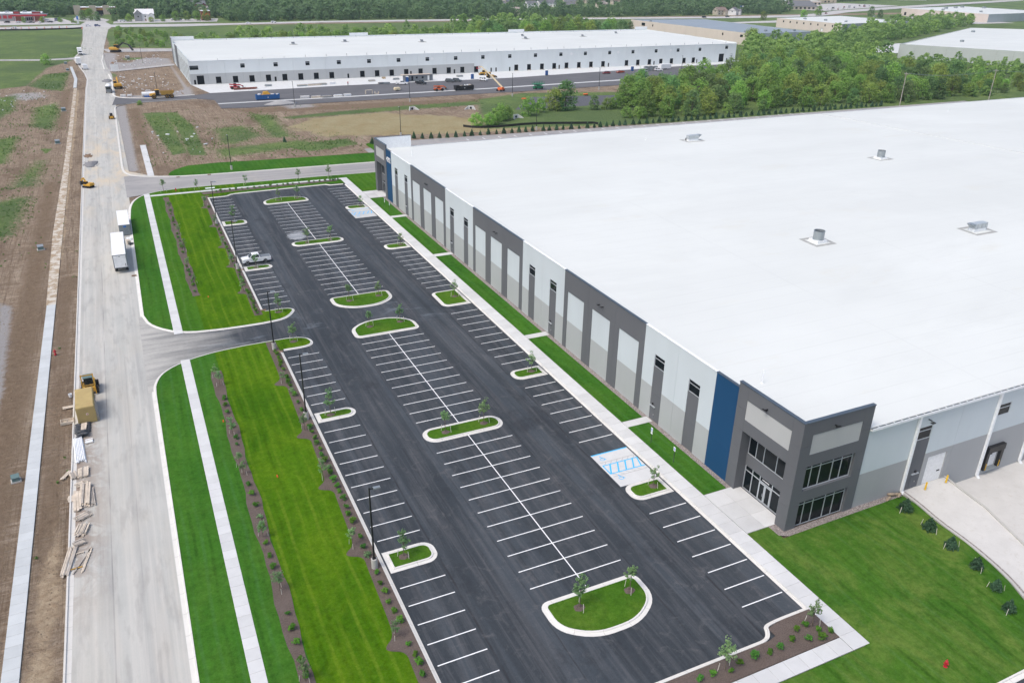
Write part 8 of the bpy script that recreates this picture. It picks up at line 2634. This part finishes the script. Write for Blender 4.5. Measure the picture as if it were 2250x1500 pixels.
for i, (x, y) in enumerate(((60, 408), (92, 416), (135, 402), (205, 404), (213, 425), (250, 410), (287, 428))):
    z = TOP + .9 - .9 * abs(y - ym) / 51 + .05
    t = thing('roof_hatch', 'grey pad with open hatch on the unfinished warehouse roof, %s from the left' % ordinal(i + 1), 'roof hatch', (x, y, z), 0, 'hatches on the unfinished roof')
    lp(MB().box(-2.2, -1.8, -.2, 2.2, 1.8, .12), 'pad', 'pad', t)
    lp(MB().box(-.9, -.7, .12, .9, .7, .5), 'curb', 'galv', t)
    lp(MB().add([(-.9, .7, .5), (.9, .7, .5), (.9, 1.1, 1.3), (-.9, 1.1, 1.3)], [(0, 1, 2, 3)]), 'lid', 'tail_grey', t)


# ---------------------------------------------------------------- neighbouring warehouses
def big_shed(label, P, h, front, side, roofm, panel=8.0, wins=(), docks=(), par=.5, roof_items=()):
    """P: footprint a,b,c,d; wall a->b is the side face, a->d the front face (both towards the viewer)"""
    c = (sum(p[0] for p in P) / 4, sum(p[1] for p in P) / 4)
    t = thing('neighbour_warehouse', label, 'warehouse', (P[0][0], P[0][1], 0))
    def wall(a, b, mat, hh):
        a, b = Vector(a), Vector(b)
        L_ = (b - a).length; d = (b - a) / L_; nrm = Vector((d.y, -d.x))
        if nrm.dot(Vector(c) - a) > 0: nrm = -nrm
        k = max(1, round(L_ / panel))
        for i in range(k):
            p, q = a + d * (L_ * i / k + .03), a + d * (L_ * (i + 1) / k - .03)
            p2, q2 = p - nrm * .35, q - nrm * .35
            MB().add([(p.x, p.y, -.3), (q.x, q.y, -.3), (q2.x, q2.y, -.3), (p2.x, p2.y, -.3), (p.x, p.y, hh), (q.x, q.y, hh), (q2.x, q2.y, hh), (p2.x, p2.y, hh)], [(0, 1, 5, 4), (2, 3, 7, 6), (4, 5, 6, 7), (1, 2, 6, 5), (3, 0, 4, 7)]).build('wall_panel', MAT[mat], t)
        return a, d, nrm
    A_, B_, C_, D_ = P
    fa, fd, fn = wall(A_, D_, front, h)
    sa, sd, sn = wall(A_, B_, side, h)
    wall(B_, C_, side, h); wall(C_, D_, side, h)
    MB().add([(*A_, h - par), (*B_, h - par), (*C_, h - par + .3), (*D_, h - par + .3)], [(0, 1, 2, 3)]).build('roof', MAT[roofm], t)
    def hole(a, d, nrm, u, z0, w, hh, name, mat, fr):
        p, q = a + d * u + nrm * .03, a + d * (u + w) + nrm * .03
        f = MB().add([(p.x, p.y, z0), (q.x, q.y, z0), (q.x, q.y, z0 + hh), (p.x, p.y, z0 + hh)], [(0, 1, 2, 3)]).build(name, MAT[mat], t)
        if fr:
            g_ = MB(); o = nrm * .05
            g_.bar((p.x + o.x, p.y + o.y, z0), (p.x + o.x, p.y + o.y, z0 + hh), .2, .2); g_.bar((q.x + o.x, q.y + o.y, z0), (q.x + o.x, q.y + o.y, z0 + hh), .2, .2); g_.bar((p.x + o.x, p.y + o.y, z0 + hh), (q.x + o.x, q.y + o.y, z0 + hh), .2, .2)
            g_.build('frame', MAT['tail_grey'], f)
    for which, u, z0, w, hh in wins: hole(*((fa, fd, fn) if which == 'f' else (sa, sd, sn)), u, z0, w, hh, 'window', 'glass', False)
    for which, u, z0, w, hh in docks: hole(*((fa, fd, fn) if which == 'f' else (sa, sd, sn)), u, z0, w, hh, 'dock_door', 'white_paint', True)
    for x, y, s in roof_items: MB().obox(x, y, h - par + .1, s, s * .7, s * .55).build('roof_unit', MAT['galv'], t)
    return t


big_shed('cream and grey warehouse with long blue grey roof beyond the tree belt', [(409, 431), (474, 434), (474, 574), (400, 584)], 8.8, 'w_tan', 'w_cool', 'roof_grey', 10,
         wins=[('f', 8, 5.4, 3.2, 1.8), ('s', 3, 5.4, 4, 1.8), ('f', 30, 5.2, 1.5, 1.8), ('f', 120, 5.2, 1.5, 1.6), ('f', 132, 4.8, 5, 2.5)] + [('s', 22 + 4.5 * k, .9, 1.0, 1.5) for k in range(9)], roof_items=[(416, 445, 2.5), (440, 450, 2.2), (466, 446, 2.2), (405, 560, 2)])
big_shed('cream warehouse with white roof and a row of small windows', [(571, 498), (672, 512), (664, 592), (566, 578)], 8.4, 'w_tan', 'w_cool', 'roof', 9, wins=[('f', 10 + 8.6 * k, 5.0, 1.5, 1.7) for k in range(8)], docks=[('f', 9, .4, 2.6, 2.6), ('f', 21, .4, 2.6, 2.6)],
         roof_items=[(585, 560, 2.6), (592, 540, 2.6), (600, 522, 2.2)])
big_shed('far cream warehouse with white roof and framed dock doors', [(868, 572), (1010, 590), (1004, 712), (866, 690)], 8.8, 'w_tan', 'w_cool', 'roof', 11, docks=[('f', 22, .3, 3, 3.4), ('f', 52, .3, 3, 3.4), ('f', 64, .3, 3, 3.4), ('f', 76, .3, 3, 3.4)], wins=[('f', 100, .2, 1.4, 2.2), ('f', 110, 1, 3, 3.5)],
         roof_items=[(890, 650, 3), (920, 670, 4), (950, 680, 4), (975, 690, 4), (905, 610, 3), (990, 670, 4)])
big_shed('large low warehouse with bright white roof and pale grey wall at the right edge', [(455.5, 333), (540, 200), (800, 330), (650, 428)], 9.0, 'w_stone', 'w_stone', 'roof', 10, roof_items=[(520, 335, 2.4), (610, 395, 2.6)])


# ---------------------------------------------------------------- houses and shops in the distance
def house(x, y, rz, w, d, h, wallm, roofm, label, rh=None, garage=True, group=None):
    rh = rh or d * .32
    t = thing('house', label, 'house', (x, y, 0), rz, group)
    b = lp(MB().box(-w / 2, -d / 2, -.3, w / 2, d / 2, h), 'wall', wallm, t)
    o = .45
    r_ = MB().add([(-w / 2 - o, -d / 2 - o, h - .12), (w / 2 + o, -d / 2 - o, h - .12), (w / 2 + o, d / 2 + o, h - .12), (-w / 2 - o, d / 2 + o, h - .12), (-w / 2 - o, 0, h + rh), (w / 2 + o, 0, h + rh)], [(0, 1, 5, 4), (2, 3, 4, 5), (0, 3, 2, 1)])
    rf = lp(r_, 'roof', roofm, t)
    lp(MB().add([(-w / 2, -d / 2, h - .13), (-w / 2, d / 2, h - .13), (-w / 2, 0, h + rh - .2), (w / 2, -d / 2, h - .13), (w / 2, d / 2, h - .13), (w / 2, 0, h + rh - .2)], [(0, 2, 1), (3, 4, 5)]), 'gable', wallm, b)
    lp(MB().box(w * .2, .6, h + rh * .5, w * .2 + .7, 1.3, h + rh + .8), 'chimney', 'brick', rf)
    for k in range(3):
        xx = -w / 2 + w * (k + .5) / 3
        if k == 1: lp(MB().box(xx - .5, -d / 2 - .05, 0, xx + .5, -d / 2, 2.1), 'door', 'brick', b)
        else: lp(MB().box(xx - .7, -d / 2 - .04, .9, xx + .7, -d / 2, 2.2), 'window', 'glass', b)
        if h > 4: lp(MB().box(xx - .5, -d / 2 - .04, 3.4, xx + .5, -d / 2, 4.6), 'window', 'glass', b)
    for s in (-1, 1): lp(MB().box(s * w / 2, -.6, 1.0 if h < 4 else 3.4, s * (w / 2 + .04), .6, 2.2 if h < 4 else 4.6), 'window', 'glass', b)
    if garage:
        # front wing with its own gable
        gw = w * .36
        lp(MB().box(w / 2 - gw, -d / 2 - 3, -.3, w / 2, -d / 2 - .05, h * .8).add([(w / 2 - gw, -d / 2 - 3, h * .8), (w / 2, -d / 2 - 3, h * .8), (w / 2 - gw / 2, -d / 2 - 3, h * .8 + gw * .4)], [(0, 1, 2)]), 'wing', wallm, t)
        lp(MB().add([(w / 2 - gw - .3, -d / 2 - 3.3, h * .8 - .1), (w / 2 - gw / 2, -d / 2 - 3.3, h * .8 + gw * .45), (w / 2 - gw / 2, 0, h * .8 + gw * .45), (w / 2 - gw - .3, 0, h * .8 - .1), (w / 2 + .3, -d / 2 - 3.3, h * .8 - .1), (w / 2 + .3, 0, h * .8 - .1)], [(0, 1, 2, 3), (1, 4, 5, 2)]), 'wing_roof', roofm, rf)
    return t


HS = [(412, 1014, .5, 'house_white', 'shingle_grey', 'white house with tall gable high among the far trees left of the estate'), (421, 921, .4, 'house_white', 'shingle_grey', 'white gabled house at the left end of the estate above the highway'), (392, 819, -.2, 'house_tan', 'shingle_tan', 'low house with tan roof just above the highway trees'),
      (452, 968, .9, 'house_tan', 'shingle_grey', 'house with pale roof behind the second estate house'), (463, 917, .3, 'house_white', 'shingle_grey', 'white twin gabled house in the middle of the estate, left one'), (484, 930, .7, 'house_white', 'shingle_grey', 'white twin gabled house in the middle of the estate, right one'), (500, 936, .2, 'house_white', 'shingle_grey', 'white house with broad grey roof in the estate'),
      (516, 912, .0, 'house_white', 'shingle_grey', 'low grey roofed house at the front of the estate'), (538, 950, .1, 'house_tan', 'shingle_grey', 'house with long grey roof at the right of the estate'), (559, 902, .6, 'house_tan', 'shingle_tan', 'tan house partly hidden by trees right of the estate'), (596, 1018, .3, 'house_tan', 'shingle_grey', 'distant pale house at the top edge above the estate'),
      (628, 978, .2, 'house_tan', 'shingle_brown', 'small brown roofed house far behind the right trees'), (420, 1066, .5, 'house_white', 'shingle_grey', 'white house at the very top edge above the estate'), (634, 752, .3, 'house_tan', 'shingle_brown', 'tan house with brown roof beside the highway'), (649, 745, .9, 'house_white', 'shingle_grey', 'white house with flag poles beside the highway'),
      (64, 955, .3, 'brick', 'shingle_grey', 'brick house with grey roof among the trees beyond the highway'), (66, 918, -.2, 'house_white', 'shingle_tan', 'small white shed below the brick house'), (200, 1044, .1, 'house_white', 'house_white', 'barn with white roof high in the woods'), (112, 1094, .2, 'house_white', 'shingle_grey', 'white house at the top edge of the woods'), (90, 905, .2, 'house_white', 'house_white', 'low white roofed outbuilding in the woods'), (164, 966, .2, 'house_tan', 'shingle_tan', 'small tan shed in the woods beyond the highway')]
for i, (x, y, rz, wm, rm, lab) in enumerate(HS):
    w_ = (15, 14, 17, 15, 14, 13, 16, 15, 18, 14, 15, 12, 15, 14, 14, 15, 9, 20, 15, 10, 8)[i]
    house(x, y, rz - .25, w_, w_ * .68, 5.4 if i not in (2, 7, 16, 17, 19, 20) else 3.2, wm, rm, lab, group='houses beyond the highway')
for x in (655, 658):
    t = thing('flag_pole', 'white flag pole with flag beside the white highway house, %s one' % ('left' if x == 655 else 'right'), 'flag pole', (x, 741, 0))
    lp(MB().cyl((0, 0, -.2), (0, 0, 11), .09, .05, 6), 'pole', 'white_paint', t)
    lp(MB().add([(0, 0, 9.2), (1.8, .2, 9.0), (1.8, .3, 10.3), (0, 0, 10.5)], [(0, 1, 2, 3)]), 'flag', 'sign_blue' if x == 655 else 'white_paint', t)
# petrol station
t = thing('petrol_station_shop', 'grey stone shop of the petrol station with red panels at the far left', 'shop', (-100, 812, 0))
MB().box(-121, 800, -.2, -84, 822, 6.2).build('wall', MAT['stone_grey'], t)
MB().box(-120.6, 800.4, 6.2, -84.4, 821.6, 6.5).build('roof', MAT['coping_white'], t)
for x in (-118, -113.5, -109.5): MB().box(x - 1.5, 799.9, 2.2, x + 1.5, 799.99, 4.8).build('red_poster', MAT['red_canopy'], t)
MB().box(-106.5, 799.2, .0, -101, 800, 8.2).build('brick_tower', MAT['brick'], t)
MB().box(-92, 799.2, .0, -85, 800, 7.6).build('brick_tower', MAT['brick'], t)
MB().box(-105.5, 799.1, 6.2, -102, 799.19, 7.4).build('red_sign', MAT['red_canopy'], t)
MB().box(-91.5, 799.1, 5.8, -86, 799.19, 7.0).build('red_sign', MAT['red_canopy'], t)
for k in range(4): MB().obox(-112 + k * 7, 811, 6.5, 3, 2.4, 1.4).build('roof_unit', MAT['galv'], t)
for k in range(5): MB().box(-100.4 + k * 1.7, 799.9, .3, -99.2 + k * 1.7, 799.99, 3.0).build('window', MAT['glass'], t)
t = thing('fuel_canopy', 'long red fuel canopy of the petrol station', 'canopy', (-96, 789, 0))
MB().box(-108, 785, 4.8, -80, 793, 6.2).build('fascia', MAT['red_canopy'], t)
MB().box(-107.8, 785.2, 6.2, -79, 792.8, 6.3).build('roof', MAT['galv'], t)
for k in range(4):
    for y in (787, 791): MB().box(-105.2 + k * 7.4, y - .2, 0, -104.8 + k * 7.4, y + .2, 4.8).build('column', MAT['white_paint'], t)
for k in range(4): MB().box(-105.5 + k * 7.4, 788.5, 0, -104.5 + k * 7.4, 789.5, 1.9).build('fuel_pump', MAT['red_canopy'], t)
t = thing('price_sign', 'slim blue and white price sign at the junction', 'sign', (-55.5, 757, 0))
MB().box(-56.3, 756.8, 0, -54.7, 757.2, 6.5).build('board', MAT['white_paint'], t)
MB().box(-56.2, 756.7, 3.4, -54.8, 756.79, 6.3).build('blue_panel', MAT['sign_blue'], t)
# strip mall
t = thing('strip_mall', 'tan and brick strip mall with white roof beyond the junction', 'shop', (-42, 880, 0))
MB().box(-60, 876, -.2, -22, 894, 6.5).build('wall', MAT['brick'], t)
MB().box(-59.5, 876.5, 6.5, -22.5, 893.5, 6.8).build('roof', MAT['coping_white'], t)
for x in (-57, -43, -31): MB().box(x - 3, 874.6, 0, x + 3, 875.99, 8.6).build('tan_pier', MAT['tan_wall'], t)
for x in (-50, -37): MB().box(x - 3.2, 875.5, 4.4, x + 3.2, 875.9, 5.6).build('shop_sign', MAT['dark_yellow'], t)
for x in (-52, -48, -38.5, -35.5, -26.5, -24): MB().box(x - 1.5, 875.8, .2, x + 1.5, 875.95, 3.6).build('shop_window', MAT['glass'], t)
house(0, 783, .0, 15, 11, 6.2, 'house_white', 'house_white', 'large white twin gabled house beside the highway junction', 4)
house(-6, 781, math.pi / 2, 9, 6, 6.8, 'stone_grey', 'house_white', 'small gabled grey annex of the white house at the junction', 3, False)
t = thing('brick_shop', 'small brick fronted shop with orange sign beside the highway', 'shop', (53, 782, 0))
MB().box(49, 778, -.2, 57, 788, 8.0).build('wall', MAT['brick'], t)
MB().box(48.8, 777.9, 8.0, 57.2, 788.1, 8.4).build('roof', MAT['coping_white'], t)
MB().box(49.6, 777.8, 4.4, 56.2, 777.99, 6.2).build('sign_band', MAT['orange'], t)
for x in (50.6, 53, 55.4): MB().box(x - .8, 777.85, .4, x + .8, 777.98, 3.2).build('window', MAT['glass'], t)
# distant shops and roofs at the upper right
for i, (x, y, w_, d_, h_, wm, rm, lab) in enumerate(((835, 830, 40, 18, 4, 'house_tan', 'shingle_grey', 'long low house with dark roof right of the highway houses'), (880, 880, 36, 16, 4.5, 'house_tan', 'shingle_grey', 'long low grey roofed building above the cream warehouse'), (930, 935, 60, 18, 5, 'tan_wall', 'coping_white', 'white flat roofed shop row, left of the distant car park'),
                                                     (1005, 985, 70, 20, 5.5, 'tan_wall', 'shingle_brown', 'long tan shop row with brown roof behind the distant car park'), (1290, 1040, 50, 20, 5, 'house_white', 'shingle_grey', 'grey blue roofed building at the top right'), (1420, 1080, 40, 30, 14, 'w_cool', 'coping_white', 'tall pale blue block at the top right edge'))):
    t = thing('distant_building', lab, 'building', (x, y, 0), -.35)
    b = lp(MB().box(-w_ / 2, -d_ / 2, -.3, w_ / 2, d_ / 2, h_), 'wall', wm, t)
    if 'shingle' in rm: lp(MB().add([(-w_ / 2 - .5, -d_ / 2 - .5, h_), (w_ / 2 + .5, -d_ / 2 - .5, h_), (w_ / 2 + .5, d_ / 2 + .5, h_), (-w_ / 2 - .5, d_ / 2 + .5, h_), (-w_ / 2 + d_ * .3, 0, h_ + d_ * .25), (w_ / 2 - d_ * .3, 0, h_ + d_ * .25)], [(0, 1, 5, 4), (2, 3, 4, 5), (0, 4, 3), (1, 2, 5)]), 'roof', rm, t)
    else: lp(MB().box(-w_ / 2 + .3, -d_ / 2 + .3, h_, w_ / 2 - .3, d_ / 2 - .3, h_ + .3), 'roof', rm, t)
    n = int(w_ / 6)
    for k in range(n): lp(MB().box(-w_ / 2 + 2 + k * 6, -d_ / 2 - .06, .6, -w_ / 2 + 5 + k * 6, -d_ / 2, 3.0), 'window', 'glass', b)
    if i == 3:
        for k in range(4): lp(MB().side([(-2.5, 0), (2.5, 0), (2.5, 7), (0, 9), (-2.5, 7)], [(-d_ / 2 - .8, 0), (-d_ / 2 - .1, 0)]), 'gable_front', 'tan_wall', t).location.x = -25 + k * 17
# traffic cones and barrels at the far junction
for i in range(12):
    t = thing('traffic_barrel', 'orange traffic barrel along the highway shoulder, %s from the left' % ordinal(i + 1), 'barrel', (-112 + i * 5.4 if i < 10 else -51 - i * .1, 704.5 + i * .9 if i < 10 else 706 - (i - 10) * 8, 0), 0, 'orange barrels along the highway')
    n = 8
    lp(MB().ring_loft([[(r * math.cos(6.2832 * k / n), r * math.sin(6.2832 * k / n), z) for k in range(n)] for r, z in ((.42, 0), (.38, .5), (.3, 1.3))]), 'barrel', 'orange', t)
    lp(MB().ring_loft([[(r * math.cos(6.2832 * k / n), r * math.sin(6.2832 * k / n), z) for k in range(n)] for r, z in ((.40, .6), (.37, .8))]), 'white_band', 'white_paint', t)
# ---------------------------------------------------------------- the air
hz = MB().box(-9200, -700, -8, 9200, 9200, 66).build('haze', None)
hz.data.materials.clear()
hm = bpy.data.materials.new('m_haze')
hm.use_nodes = True
for n_ in list(hm.node_tree.nodes):
    if n_.type == 'BSDF_PRINCIPLED': hm.node_tree.nodes.remove(n_)
pv = hm.node_tree.nodes.new('ShaderNodeVolumePrincipled')
pv.inputs['Color'].default_value = (.72, .86, .97, 1)
pv.inputs['Density'].default_value = .0001
pv.inputs['Anisotropy'].default_value = .0
hm.node_tree.links.new(pv.outputs[0], hm.node_tree.nodes['Material Output'].inputs['Volume'])
hz.data.materials.append(hm)
tag(hz, 'pale bluish summer haze over the whole district', None, None, 'stuff')
